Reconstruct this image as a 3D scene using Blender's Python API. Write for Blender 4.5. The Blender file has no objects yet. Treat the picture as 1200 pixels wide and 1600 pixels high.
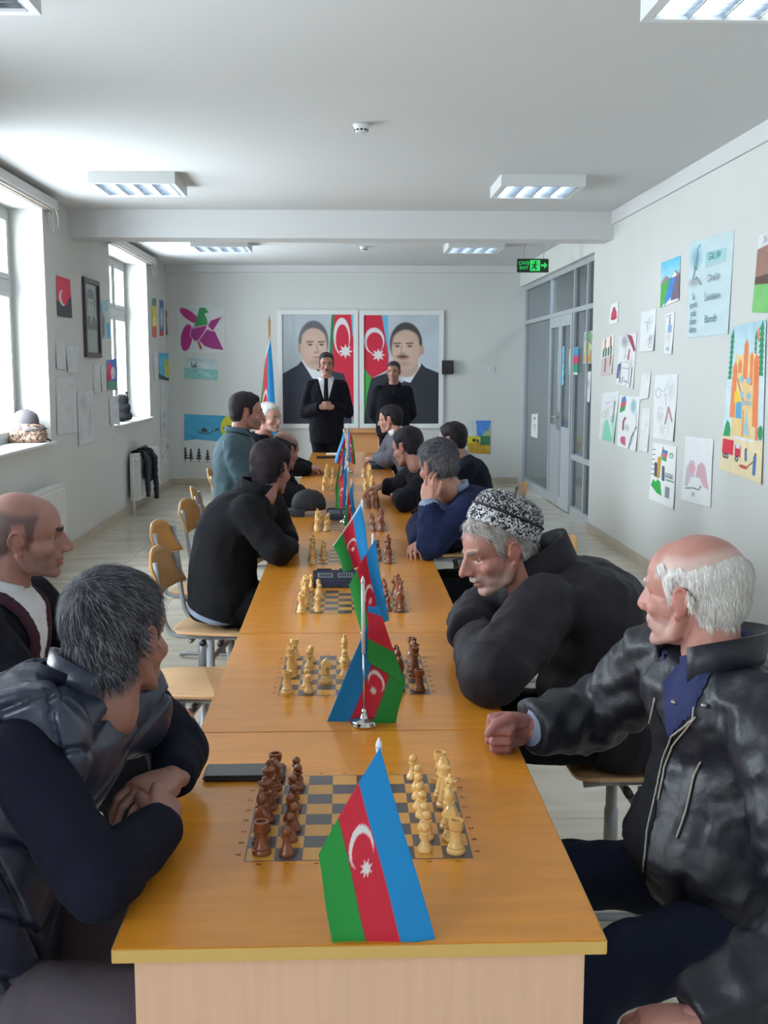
import bpy, bmesh, math, random
import numpy as np
from mathutils import Vector, Matrix

random.seed(7)
rng = np.random.default_rng(7)
C = bpy.context.scene.collection
sc = bpy.context.scene

# ------------------------------------------------------------------ camera
CAM = Vector((0.0, 0.0, 1.61))
F = 1700.0
PITCH, YAW = math.radians(7.47), math.radians(2.02)
cd = bpy.data.cameras.new('camera')
cam = bpy.data.objects.new('camera', cd)
C.objects.link(cam)
cam.location = CAM
cam.rotation_euler = (math.pi / 2 - PITCH, 0, -YAW)
cd.sensor_fit = 'VERTICAL'
cd.sensor_height = 36.0
cd.sensor_width = 27.0
cd.lens = F / 1600 * 36.0
cd.clip_start = 0.05
sc.camera = cam
CR = cam.rotation_euler.to_matrix()

# ------------------------------------------------------------------ world, exposure
w = bpy.data.worlds.new('overcast_sky')
sc.world = w
w.use_nodes = True
bg = w.node_tree.nodes['Background']
bg.inputs[0].default_value = (0.86, 0.94, 1.0, 1)
bg.inputs[1].default_value = 84.0
sc.view_settings.view_transform = 'Standard'
sc.view_settings.look = 'None'
sc.view_settings.gamma = 1
sc.view_settings.use_curve_mapping = False
sc.view_settings.exposure = -1.72
sc.cycles.use_denoising = True
sc.cycles.max_bounces = 10
sc.cycles.diffuse_bounces = 6
sc.cycles.sample_clamp_indirect = 8.0
LAMP_POWER = 50.0

# daylight portals in the four window openings of the left wall (they only guide sampling of the sky)
XL, XR, YB, YF, ZC = -2.45, 2.43, 15.3, -3.2, 3.02
WINS = [(-2.30, -0.15), (2.35, 4.50), (7.0, 9.15), (11.65, 13.8)]
WZ0, WZ1 = 1.0, 2.90
for (a, b) in WINS:
    ld = bpy.data.lights.new('window_portal', 'AREA')
    ld.shape = 'RECTANGLE'
    ld.size, ld.size_y = WZ1 - WZ0, b - a
    ld.cycles.is_portal = True
    lo = bpy.data.objects.new('window_portal', ld)
    C.objects.link(lo)
    lo.location = (XL - 0.36, (a + b) / 2, (WZ0 + WZ1) / 2)
    lo.rotation_euler = (0, math.radians(-90), 0)


# ------------------------------------------------------------------ helpers
def ray(px, py):
    return CR @ Vector(((px - 600) / F, -(py - 800) / F, -1.0))


def onX(px, py, X):
    d = ray(px, py); return CAM + d * ((X - CAM.x) / d.x)


def onY(px, py, Y):
    d = ray(px, py); return CAM + d * ((Y - CAM.y) / d.y)


def onZ(px, py, Z):
    d = ray(px, py); return CAM + d * ((Z - CAM.z) / d.z)


def lin(c):
    r = []
    for v in c[:3]:
        v = v / 255.0
        r.append(v / 12.92 if v <= 0.04045 else ((v + 0.055) / 1.055) ** 2.4)
    return tuple(r)


def link(name, me, parent=None, mats=None, smooth=False):
    o = bpy.data.objects.new(name, me)
    C.objects.link(o)
    if mats is not None:
        if not isinstance(mats, (list, tuple)):
            mats = [mats]
        if len(me.materials) == 0:
            for m in mats:
                me.materials.append(m)
    if parent is not None:
        o.parent = parent
    if smooth and len(me.polygons):
        me.polygons.foreach_set('use_smooth', np.ones(len(me.polygons), dtype=bool))
    return o


def obj(name, bm, mats, parent=None, smooth=False):
    me = bpy.data.meshes.new(name)
    bmesh.ops.recalc_face_normals(bm, faces=bm.faces[:])
    bm.to_mesh(me); bm.free()
    return link(name, me, parent, mats, smooth)


def tag(o, label=None, cat=None, group=None, kind=None):
    if label: o['label'] = label
    if cat: o['category'] = cat
    if group: o['group'] = group
    if kind: o['kind'] = kind
    return o


def thing(name, label, cat, loc=(0, 0, 0), rotz=0.0, group=None):
    o = bpy.data.objects.new(name, None)
    C.objects.link(o)
    o.empty_display_size = 0.1
    o.location = loc
    o.rotation_euler = (0, 0, rotz)
    return tag(o, label, cat, group)


def copy_tree(o, parent=None):
    c = o.copy(); C.objects.link(c)
    if parent is not None: c.parent = parent
    for ch in list(o.children):
        copy_tree(ch, c)
    return c


def struct(name, bm, mats, parent=None, smooth=False):
    o = obj(name, bm, mats, parent, smooth)
    if parent is None: o['kind'] = 'structure'
    return o


def box(bm, x0, x1, y0, y1, z0, z1, bev=0.0, mi=0):
    vs = [bm.verts.new((x, y, z)) for z in (z0, z1) for y in (y0, y1) for x in (x0, x1)]
    fs = []
    for q in ((0, 2, 3, 1), (4, 5, 7, 6), (0, 1, 5, 4), (2, 6, 7, 3), (0, 4, 6, 2), (1, 3, 7, 5)):
        f = bm.faces.new([vs[i] for i in q]); f.material_index = mi; fs.append(f)
    if bev > 0:
        es = list({e for f in fs for e in f.edges})
        bmesh.ops.bevel(bm, geom=es, offset=bev, segments=2, affect='EDGES', clamp_overlap=True)
    return fs


def BM(*boxes, bev=0.0):
    bm = bmesh.new()
    for b in boxes:
        box(bm, *b, bev=bev)
    return bm


def frame_of(d):
    d = Vector(d).normalized()
    a = Vector((0, 0, 1)) if abs(d.z) < 0.9 else Vector((1, 0, 0))
    u = d.cross(a).normalized()
    return u, u.cross(d).normalized()


def tube(bm, pts, radii, n=10, caps=True, uv=None):
    """sweep a round section along a polyline"""
    pts = [Vector(p) for p in pts]
    if not isinstance(radii, (list, tuple)):
        radii = [radii] * len(pts)
    rings = []
    u = None
    for i, p in enumerate(pts):
        if i == 0: d = pts[1] - pts[0]
        elif i == len(pts) - 1: d = pts[-1] - pts[-2]
        else: d = (pts[i + 1] - pts[i]).normalized() + (pts[i] - pts[i - 1]).normalized()
        d = d.normalized() if d.length > 1e-9 else Vector((0, 0, 1))
        if u is None:
            u = Vector(uv) if uv is not None else frame_of(d)[0]
        u = (u - d * u.dot(d))
        u = u.normalized() if u.length > 1e-6 else frame_of(d)[0]
        v = d.cross(u)
        r = radii[i]
        ru, rv = r if isinstance(r, (tuple, list)) else (r, r)
        rings.append([bm.verts.new(p + u * (ru * math.cos(t)) + v * (rv * math.sin(t)))
                      for t in (2 * math.pi * k / n for k in range(n))])
    for a, b in zip(rings, rings[1:]):
        for k in range(n):
            bm.faces.new((a[k], a[(k + 1) % n], b[(k + 1) % n], b[k]))
    if caps:
        bm.faces.new(rings[0][::-1]); bm.faces.new(rings[-1])
    return rings


def capsule(bm, p0, p1, r0, r1, n=12, h=3):
    p0, p1 = Vector(p0), Vector(p1)
    d = (p1 - p0)
    if d.length < 1e-6: d = Vector((0, 0, 1e-4)); p1 = p0 + d
    d.normalize()
    pts, rad = [], []
    for k in range(h, 0, -1):
        a = math.pi / 2 * k / (h + 0.15)
        pts.append(p0 - d * (r0 * math.sin(a))); rad.append(r0 * math.cos(a))
    pts += [p0, p1]; rad += [r0, r1]
    for k in range(1, h + 1):
        a = math.pi / 2 * k / (h + 0.15)
        pts.append(p1 + d * (r1 * math.sin(a))); rad.append(r1 * math.cos(a))
    tube(bm, pts, rad, n)


def ellip(bm, c, r, rot=None, su=16, sv=10):
    M = Matrix.Translation(Vector(c)) @ ((rot or Matrix.Identity(3)).to_4x4()) @ Matrix.Diagonal((r[0], r[1], r[2], 1))
    bmesh.ops.create_uvsphere(bm, u_segments=su, v_segments=sv, radius=1.0, matrix=M)


def loft(bm, secs, n=24, p=2.0):
    """secs: (centre, right vector, front vector); closed superelliptic sections"""
    rings = []
    for c, r, f in secs:
        c, r, f = Vector(c), Vector(r), Vector(f)
        ring = []
        for k in range(n):
            t = 2 * math.pi * k / n
            ct, st = math.cos(t), math.sin(t)
            e = 2.0 / p
            ring.append(bm.verts.new(c + r * (math.copysign(abs(ct) ** e, ct)) + f * (math.copysign(abs(st) ** e, st))))
        rings.append(ring)
    for a, b in zip(rings, rings[1:]):
        for k in range(n):
            bm.faces.new((a[k], a[(k + 1) % n], b[(k + 1) % n], b[k]))
    bm.faces.new(rings[0][::-1]); bm.faces.new(rings[-1])


def lathe(bm, prof, n=16, c=(0, 0, 0), mi=0, sx=1.0, sy=1.0):
    """prof: (r, z) from bottom to top"""
    rings = []
    for r, z in prof:
        if r < 1e-5:
            rings.append([bm.verts.new((c[0], c[1], c[2] + z))])
        else:
            rings.append([bm.verts.new((c[0] + sx * r * math.cos(2 * math.pi * k / n), c[1] + sy * r * math.sin(2 * math.pi * k / n), c[2] + z)) for k in range(n)])
    for a, b in zip(rings, rings[1:]):
        for k in range(n):
            k2 = (k + 1) % n
            if len(a) == 1 and len(b) == 1: continue
            if len(a) == 1: f = bm.faces.new((a[0], b[k2], b[k]))
            elif len(b) == 1: f = bm.faces.new((a[k], a[k2], b[0]))
            else: f = bm.faces.new((a[k], a[k2], b[k2], b[k]))
            f.material_index = mi
    if len(rings[0]) > 1: bm.faces.new(rings[0][::-1]).material_index = mi
    if len(rings[-1]) > 1: bm.faces.new(rings[-1]).material_index = mi


def remesh(bm, voxel, smooth=4, fac=0.5, deci=None):
    me = bpy.data.meshes.new('tmp')
    bmesh.ops.triangulate(bm, faces=[f for f in bm.faces if len(f.verts) > 4])
    bm.to_mesh(me); bm.free()
    o = bpy.data.objects.new('tmp', me); C.objects.link(o)
    m = o.modifiers.new('r', 'REMESH'); m.mode = 'VOXEL'; m.voxel_size = voxel
    if smooth:
        s = o.modifiers.new('s', 'SMOOTH'); s.iterations = smooth; s.factor = fac
    if deci:
        d = o.modifiers.new('d', 'DECIMATE'); d.ratio = deci
    dg = bpy.context.evaluated_depsgraph_get()
    out = bpy.data.meshes.new_from_object(o.evaluated_get(dg))
    bpy.data.objects.remove(o); bpy.data.meshes.remove(me)
    return out


def vco(me):
    a = np.empty(len(me.vertices) * 3, dtype=np.float32)
    me.vertices.foreach_get('co', a)
    return a.reshape(-1, 3).astype(np.float64)


def vno(me):
    a = np.empty(len(me.vertices) * 3, dtype=np.float32)
    me.vertices.foreach_get('normal', a)
    return a.reshape(-1, 3).astype(np.float64)


def setco(me, co):
    me.vertices.foreach_set('co', co.astype(np.float32).ravel()); me.update()


def faces_of(me):
    nl = len(me.loops)
    lv = np.empty(nl, dtype=np.int32); me.loops.foreach_get('vertex_index', lv)
    st = np.empty(len(me.polygons), dtype=np.int32); me.polygons.foreach_get('loop_start', st)
    ct = np.empty(len(me.polygons), dtype=np.int32); me.polygons.foreach_get('loop_total', ct)
    return lv, st, ct


def mesh_np(name, co, faces):
    me = bpy.data.meshes.new(name)
    me.from_pydata([tuple(p) for p in co], [], faces)
    me.update()
    return me


def sstep(x, a, b):
    t = np.clip((x - a) / (b - a), 0, 1)
    return t * t * (3 - 2 * t)


def wob(p, freq, seed=0, oct=3):
    """cheap smooth vectorised noise in about -1..1"""
    r = np.random.default_rng(seed)
    out = np.zeros(len(p)); amp = 1.0; tot = 0
    for o_ in range(oct):
        for _ in range(3):
            k = r.normal(size=3); k *= freq / np.linalg.norm(k)
            k2 = r.normal(size=3); k2 *= freq * 0.7 / np.linalg.norm(k2)
            out += amp * np.sin(p @ k + r.uniform(0, 6.28) + 1.3 * np.sin(p @ k2 + r.uniform(0, 6.28)))
            tot += amp
        freq *= 2.1; amp *= 0.55
    return out / tot * 1.6


def shell(name, me, mask, thick, mats, parent, base=0.0, smooth=True):
    """a layer lying over part of another mesh: faces where mask>0, raised along the normals"""
    co, no = vco(me), vno(me)
    m = mask(co)
    lv, st, ct = faces_of(me)
    keep = []
    idx = -np.ones(len(co), dtype=np.int64)
    mm = m > 0
    fl = []
    for s, c in zip(st, ct):
        vs = lv[s:s + c]
        if mm[vs].sum() >= c - 1 and mm[vs].any():
            fl.append(vs)
    if not fl: return None
    used = np.unique(np.concatenate(fl))
    idx[used] = np.arange(len(used))
    t = thick(co, m) if callable(thick) else thick * np.clip(m, 0, 1)
    nco = co + no * (base + t)[:, None]
    out = mesh_np(name, nco[used], [tuple(idx[v]) for v in fl])
    return link(name, out, parent, mats, smooth)


def color_attr(me, cols, name='Col'):
    a = me.color_attributes.new(name, 'FLOAT_COLOR', 'POINT')
    buf = np.ones((len(me.vertices), 4), dtype=np.float32)
    buf[:, :3] = cols
    a.data.foreach_set('color', buf.ravel())


# ------------------------------------------------------------------ materials
def mat(name, col, rough=0.6, metal=0.0, spec=0.5, bump=None, var=None, emit=None, coat=0.0, sheen=0.0, attr=None):
    """col in sRGB 0-255; bump=(scale, strength[, stretch]); var=(scale, amount[, stretch]) mottles the colour"""
    m = bpy.data.materials.new(name); m.use_nodes = True
    nt = m.node_tree; N, L = nt.nodes, nt.links
    b = N['Principled BSDF']
    c = lin(col) if col else (1, 1, 1)
    b.inputs['Base Color'].default_value = (*c, 1)
    b.inputs['Roughness'].default_value = rough
    b.inputs['Metallic'].default_value = metal
    b.inputs['Specular IOR Level'].default_value = spec
    if coat:
        b.inputs['Coat Weight'].default_value = coat; b.inputs['Coat Roughness'].default_value = 0.12
    if sheen: b.inputs['Sheen Weight'].default_value = sheen
    src = None
    if attr:
        a = N.new('ShaderNodeAttribute'); a.attribute_name = attr; src = a.outputs['Color']
    tc = N.new('ShaderNodeTexCoord')

    def noise(scale, stretch, detail=4):
        mp = N.new('ShaderNodeMapping'); mp.inputs['Scale'].default_value = stretch
        L.new(tc.outputs['Object'], mp.inputs[0])
        n = N.new('ShaderNodeTexNoise'); n.inputs['Scale'].default_value = scale; n.inputs['Detail'].default_value = detail
        L.new(mp.outputs[0], n.inputs['Vector'])
        return n
    if var:
        n = noise(var[0], var[2] if len(var) > 2 else (1, 1, 1))
        r = N.new('ShaderNodeMapRange')
        r.inputs['From Min'].default_value = 0.3; r.inputs['From Max'].default_value = 0.7
        r.inputs['To Min'].default_value = 1 - var[1]; r.inputs['To Max'].default_value = 1 + var[1]
        L.new(n.outputs['Fac'], r.inputs['Value'])
        mx = N.new('ShaderNodeMix'); mx.data_type = 'RGBA'; mx.blend_type = 'MULTIPLY'; mx.inputs[0].default_value = 1.0
        if src: L.new(src, mx.inputs[6])
        else: mx.inputs[6].default_value = (*c, 1)
        L.new(r.outputs[0], mx.inputs[7])
        src = mx.outputs[2]
    if src: L.new(src, b.inputs['Base Color'])
    if bump:
        n = noise(bump[0], bump[2] if len(bump) > 2 else (1, 1, 1), 3)
        bp = N.new('ShaderNodeBump'); bp.inputs['Strength'].default_value = bump[1]; bp.inputs['Distance'].default_value = 0.01
        L.new(n.outputs['Fac'], bp.inputs['Height']); L.new(bp.outputs[0], b.inputs['Normal'])
    if emit:
        b.inputs['Emission Color'].default_value = (*emit[0], 1); b.inputs['Emission Strength'].default_value = emit[1]
    return m


M = {}
M['wall'] = mat('wall_paint', (208, 209, 207), 0.75, bump=(60, 0.05), var=(1.5, 0.02))
M['ceil'] = mat('ceiling_paint', (208, 209, 210), 0.8, var=(1.0, 0.015))
M['white'] = mat('white_plastic', (225, 227, 228), 0.35)
M['sill'] = mat('sill_plastic', (232, 233, 234), 0.3)
M['base'] = mat('baseboard_tile', (176, 165, 146), 0.3, var=(5, 0.1))
M['table'] = mat('yellow_wood_lacquer', (200, 128, 36), 0.28, spec=0.5, var=(3.5, 0.09, (1.5, 9, 1)), bump=(30, 0.03, (1, 8, 1)), coat=0.25)
M['table_edge'] = mat('table_edge_band', (196, 158, 88), 0.45)
M['panel'] = mat('beech_panel', (212, 170, 142), 0.5, var=(6, 0.05, (12, 12, 0.6)))
M['board_dark'] = mat('board_dark_print', (70, 62, 66), 0.3, coat=0.2)
M['board_light'] = mat('board_light_print', (198, 140, 56), 0.3, coat=0.2)
M['ink'] = mat('black_print', (52, 42, 38), 0.5)
M['pw'] = mat('pale_boxwood', (218, 172, 104), 0.4, var=(25, 0.06, (1, 1, 5)), coat=0.3)
M['pb'] = mat('reddish_brown_wood', (120, 62, 34), 0.38, var=(25, 0.08, (1, 1, 5)), coat=0.3)
M['seatwood'] = mat('chair_beech_plywood', (212, 172, 128), 0.4, var=(4, 0.06, (1, 8, 1)))
M['backwood'] = mat('chair_back_plywood', (188, 136, 72), 0.4, var=(4, 0.07, (1, 8, 1)))
M['tube'] = mat('grey_steel_tube', (150, 153, 158), 0.4, metal=0.3)
M['black'] = mat('black_plastic', (24, 24, 28), 0.4)
M['phone'] = mat('phone_case', (34, 33, 38), 0.45)
M['screen'] = mat('dark_screen', (22, 23, 28), 0.15)
M['clock'] = mat('navy_clock_plastic', (26, 30, 50), 0.35)
M['lcd'] = mat('grey_display', (112, 118, 124), 0.4)
M['chrome'] = mat('chrome', (215, 213, 208), 0.15, metal=1.0)
M['pole'] = mat('white_pole', (222, 224, 228), 0.4)
M['print'] = mat('painted_paper', None, 0.65, attr='Col')
M['flag'] = mat('flag_satin', None, 0.5, attr='Col', sheen=0.15, bump=(500, 0.03))
nt = M['flag'].node_tree; N, L = nt.nodes, nt.links      # thin cloth lets some light through
tl = N.new('ShaderNodeBsdfTranslucent'); mx = N.new('ShaderNodeMixShader'); mx.inputs[0].default_value = 0.3
L.new(N['Principled BSDF'].inputs['Base Color'].links[0].from_socket, tl.inputs[0])
L.new(N['Principled BSDF'].outputs[0], mx.inputs[1]); L.new(tl.outputs[0], mx.inputs[2]); L.new(mx.outputs[0], N['Material Output'].inputs[0])
M['skin'] = mat('skin', None, 0.5, attr='Col', var=(22, 0.06), bump=(180, 0.06), spec=0.4)
M['hair'] = mat('hair', None, 0.7, attr='Col', bump=(160, 0.25, (1, 1, 0.25)), spec=0.18)
M['eye'] = mat('eyeball', None, 0.15, attr='Col')
M['steel'] = mat('brushed_steel', (190, 190, 190), 0.3, metal=0.9)
M['alu'] = mat('grey_aluminium', (178, 184, 190), 0.45, metal=0.15)
M['doorpanel'] = mat('grey_door_panel', (172, 180, 188), 0.4)
M['rad'] = mat('radiator_enamel', (228, 229, 228), 0.35)
M['framewood'] = mat('dark_frame', (58, 48, 52), 0.4)
M['greenpanel'] = mat('exit_panel', (10, 52, 26), 0.4)
M['greenlit'] = mat('exit_lit', (40, 230, 110), 0.5, emit=((0.06, 0.8, 0.16), 1.2))
M['knit'] = None


def glass_mat(name, tint, gloss=0.12):
    m = bpy.data.materials.new(name); m.use_nodes = True
    nt = m.node_tree; N, L = nt.nodes, nt.links
    N.remove(N['Principled BSDF'])
    out = N['Material Output']
    tr = N.new('ShaderNodeBsdfTransparent'); tr.inputs[0].default_value = (*tint, 1)
    gl = N.new('ShaderNodeBsdfGlossy'); gl.inputs['Roughness'].default_value = 0.02
    lw = N.new('ShaderNodeLayerWeight')
    pw = N.new('ShaderNodeMath'); pw.operation = 'POWER'; pw.inputs[1].default_value = 5.0
    L.new(lw.outputs['Facing'], pw.inputs[0])
    fr = N.new('ShaderNodeMath'); fr.operation = 'MULTIPLY_ADD'; fr.inputs[1].default_value = 0.7; fr.inputs[2].default_value = 0.03
    L.new(pw.outputs[0], fr.inputs[0])
    mx = N.new('ShaderNodeMixShader')
    L.new(fr.outputs[0], mx.inputs[0]); L.new(tr.outputs[0], mx.inputs[1]); L.new(gl.outputs[0], mx.inputs[2])
    L.new(mx.outputs[0], out.inputs[0])
    return m


M['glass'] = glass_mat('window_glass', (0.96, 0.98, 0.98))
M['pglass'] = glass_mat('partition_glass', (0.76, 0.80, 0.83))


def floor_mat():
    m = mat('glossy_stone_tile', (206, 198, 182), 0.2, spec=0.5)
    nt = m.node_tree; N, L = nt.nodes, nt.links
    b = N['Principled BSDF']
    oi = N.new('ShaderNodeObjectInfo'); tc = N.new('ShaderNodeTexCoord')
    mp = N.new('ShaderNodeMapping'); mp.inputs['Scale'].default_value = (0.5, 2.2, 1)
    ad = N.new('ShaderNodeVectorMath'); ad.operation = 'ADD'
    L.new(tc.outputs['Object'], ad.inputs[0])
    cb = N.new('ShaderNodeCombineXYZ')
    mu = N.new('ShaderNodeMath'); mu.operation = 'MULTIPLY'; mu.inputs[1].default_value = 40
    L.new(oi.outputs['Random'], mu.inputs[0]); L.new(mu.outputs[0], cb.inputs[0]); L.new(mu.outputs[0], cb.inputs[1])
    L.new(cb.outputs[0], ad.inputs[1]); L.new(ad.outputs[0], mp.inputs[0])
    n = N.new('ShaderNodeTexNoise'); n.inputs['Scale'].default_value = 3.0; n.inputs['Detail'].default_value = 6
    n.inputs['Distortion'].default_value = 0.6
    L.new(mp.outputs[0], n.inputs['Vector'])
    r = N.new('ShaderNodeValToRGB')
    r.color_ramp.elements[0].position = 0.32; r.color_ramp.elements[0].color = (*lin((192, 182, 164)), 1)
    r.color_ramp.elements[1].position = 0.62; r.color_ramp.elements[1].color = (*lin((212, 206, 193)), 1)
    L.new(n.outputs['Fac'], r.inputs[0]); L.new(r.outputs[0], b.inputs['Base Color'])
    return m


M['floor'] = floor_mat()
M['grout'] = mat('grout', (150, 142, 128), 0.7)


# ------------------------------------------------------------------ room
def grid_wall_left():
    """left wall with window openings, 0.36 m thick"""
    bm = bmesh.new()
    x0, x1 = XL - 0.36, XL
    ys = [YF] + [v for ab in WINS for v in ab] + [YB + 0.2]
    box(bm, x0, x1, YF - 0.2, YB + 0.2, -0.05, WZ0)
    box(bm, x0, x1, YF - 0.2, YB + 0.2, WZ1, ZC + 0.1)
    ys[0] = YF - 0.2
    for k in range(0, len(ys), 2):
        box(bm, x0, x1, ys[k], ys[k + 1], WZ0, WZ1)
    return bm


struct('wall_left', grid_wall_left(), M['wall'])
struct('wall_back', BM((XL - 0.36, XR + 1.7, YB, YB + 0.2, -0.05, ZC + 0.1)), M['wall'])
struct('wall_front', BM((XL - 0.36, XR + 0.36, YF - 0.2, YF, -0.05, ZC + 0.1)), M['wall'])
JY = 10.75                                   # the right wall stops here, a glazed partition goes on
LZ = 2.745
struct('wall_right', BM((XR, XR + 0.2, YF, JY, -0.05, ZC + 0.1), (XR, XR + 0.2, JY, YB, LZ, ZC + 0.1)), M['wall'])
struct('ceiling', BM((XL - 0.36, XR + 1.7, YF - 0.2, YB + 0.2, ZC, ZC + 0.1)), M['ceil'])
# corridor beyond the glass
struct('wall_corridor', BM((XR + 1.5, XR + 1.7, JY - 1.5, YB, -0.05, ZC), (XR + 0.2, XR + 1.7, JY - 1.7, JY - 1.5, -0.05, ZC)), M['wall'])
struct('trim_1', BM((XL, XR, 10.0, 10.35, 2.775, ZC)), M['ceil'])                      # ceiling beam
struct('trim_2', BM((XR - 0.022, XR, YF, 10.0, 2.905, ZC)), M['ceil'])                 # cornice on the right
struct('trim_3', BM((XL, XR, YB - 0.10, YB, 2.93, ZC)), M['ceil'])
fl = struct('floor', BM((XL - 0.36, XR + 1.7, YF - 0.2, YB + 0.2, -0.06, -0.004)), M['grout'])
tile_me = None
nt_ = 0.61
for j in range(-1, 23):
    for i in range(8):
        x = XL + i * nt_
        y = 1.9 + j * nt_
        if tile_me is None:
            bm = bmesh.new(); box(bm, 0.0015, nt_ - 0.0015, 0.0015, nt_ - 0.0015, -0.01, 0.0)
            o = obj('floor_tile', bm, M['floor'], fl); tile_me = o.data
        else:
            o = link('floor_tile', tile_me, fl)
        o.location = (x, y, 0)
o = obj('floor_slab', BM((XL, XR, YF, 1.29, -0.01, 0.0)), M['floor'], fl)
o = obj('floor_slab', BM((XR, XR + 1.5, JY - 1.5, YB, -0.01, 0.0)), M['floor'], fl)
struct('baseboard_left', BM((XL, XL + 0.012, YF, YB, 0, 0.09)), M['base'])
struct('baseboard_back', BM((XL + 0.012, XR, YB - 0.012, YB, 0, 0.09)), M['base'])
struct('baseboard_right', BM((XR - 0.012, XR, YF, JY, 0, 0.09)), M['base'])


# windows with PVC frames
def window(idx, a, b):
    root = thing('window_%d' % idx, None, None)
    root['kind'] = 'structure'
    xo = XL - 0.34
    x0, x1 = xo, xo + 0.065
    bm = bmesh.new()
    t = 0.06
    box(bm, x0, x1, a, b, WZ0, WZ0 + t); box(bm, x0, x1, a, b, WZ1 - t, WZ1)
    box(bm, x0, x1, a, a + t, WZ0 + t, WZ1 - t); box(bm, x0, x1, b - t, b, WZ0 + t, WZ1 - t)
    zt = 2.28
    box(bm, x0, x1, a + t, b - t, zt - 0.045, zt + 0.045)
    n = 3
    step = (b - a) / n
    for k in range(1, n):
        y = a + k * step
        box(bm, x0, x1, y - 0.045, y + 0.045, WZ0 + t, zt - 0.045)
        box(bm, x0, x1, y - 0.045, y + 0.045, zt + 0.045, WZ1 - t)
    obj('window_frame', bm, M['white'], root)
    for k in range(n):
        ya = a + k * step + (t if k == 0 else 0.045)
        yb = a + (k + 1) * step - (t if k == n - 1 else 0.045)
        for (za, zb) in ((WZ0 + t, zt - 0.045), (zt + 0.045, WZ1 - t)):
            s = 0.05
            bm = bmesh.new()
            e = 0.004
            box(bm, x0 + .012, x1 + .012, ya + e, yb - e, za + e, za + s); box(bm, x0 + .012, x1 + .012, ya + e, yb - e, zb - s, zb - e)
            box(bm, x0 + .012, x1 + .012, ya + e, ya + s, za + s, zb - s); box(bm, x0 + .012, x1 + .012, yb - s, yb - e, za + s, zb - s)
            sa = obj('sash', bm, M['white'], root)
            obj('pane', BM((x0 + 0.03, x0 + 0.034, ya + s, yb - s, za + s, zb - s)), M['glass'], sa)
    obj('window_sill', BM((x1 + .013, XL + 0.05, a + .001, b - .001, WZ0 - 0.001, WZ0 + 0.02), bev=0.004), M['sill'], root)
    return root


for i, (a, b) in enumerate(WINS):
    window(i + 1, a, b)

# curtain tracks with hanging pull cords
for a, b, lab in ((6.6, 9.28, 'white curtain track above the near window, cord dangling from its far end'),
                  (11.3, 14.0, 'white curtain track above the far window near the back wall')):
    r = thing('curtain_track', lab, 'curtain track', (XL, a, 2.9), 0, 'curtain tracks on the window wall')
    obj('rail', BM((0.002, 0.10, 0, b - a, 0.0, 0.085), bev=0.01), M['white'], r)
    obj('shadow_strip', BM((0.02, 0.045, 0.02, b - a - 0.02, -0.006, 0.0), (0.06, 0.085, 0.02, b - a - 0.02, -0.006, 0.0)), mat('shadow_brown', (120, 108, 98), 0.6), r)  # brown strips standing in for the shadow line under the rail
    for k, (dx, dl) in enumerate(((0.03, 0.16), (0.07, 0.12))):
        bm = bmesh.new()
        pts = []
        for q in range(15):
            tt = q / 14
            pts.append((dx + 0.02 * math.sin(tt * 5 + k), b - a - 0.03 + 0.10 * math.sin(math.pi * tt) * (1 if k else .6), -dl * math.sin(math.pi * tt) + 0.0))
        tube(bm, pts, 0.005, 6)
        obj('pull_cord', bm, M['white'], r, True)

# radiators under the two windows in view
for a, b, lab, g in ((7.1, 9.0, 'white panel radiator on the wall below the near window, behind the bald man', None),
                  (12.2, 13.55, 'white panel radiator below the far window with a dark jacket over it', None)):
    r = thing('radiator', lab, 'radiator', (XL, a, 0.0), 0, 'radiators under the windows')
    bm = bmesh.new()
    L_ = b - a
    n = int(L_ / 0.05)
    box(bm, 0.045, 0.055, 0, L_, 0.15, 0.66, bev=0.003); box(bm, 0.125, 0.135, 0, L_, 0.15, 0.66, bev=0.003)
    for k in range(n):
        y = (k + 0.5) * L_ / n
        box(bm, 0.135, 0.141, y - 0.013, y + 0.013, 0.17, 0.64)
    obj('panel', bm, M['rad'], r)
    obj('top_grille', BM((0.043, 0.137, 0, L_, 0.662, 0.675), bev=0.003), M['rad'], r)
    for s in (0, 1):
        obj('side_cover', BM((0.043, 0.137, -0.004 if s == 0 else L_ + 0.001, -0.001 if s == 0 else L_ + 0.004, 0.15, 0.672)), M['rad'], r)
    bm = bmesh.new(); tube(bm, [(0.09, -0.005, 0.62), (0.09, -0.07, 0.62), (0.09, -0.09, 0.60), (0.09, -0.09, 0.0)], 0.012, 8)
    tube(bm, [(0.09, -0.005, 0.20), (0.09, -0.05, 0.20), (0.09, -0.06, 0.18), (0.09, -0.06, 0.0)], 0.011, 8)
    obj('pipe', bm, M['rad'], r, True)
    bm = bmesh.new(); tube(bm, [(0.09, -0.05, 0.62), (0.15, -0.05, 0.62)], [0.02, 0.022], 10)
    obj('valve', bm, M['white'], r, True)


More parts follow.
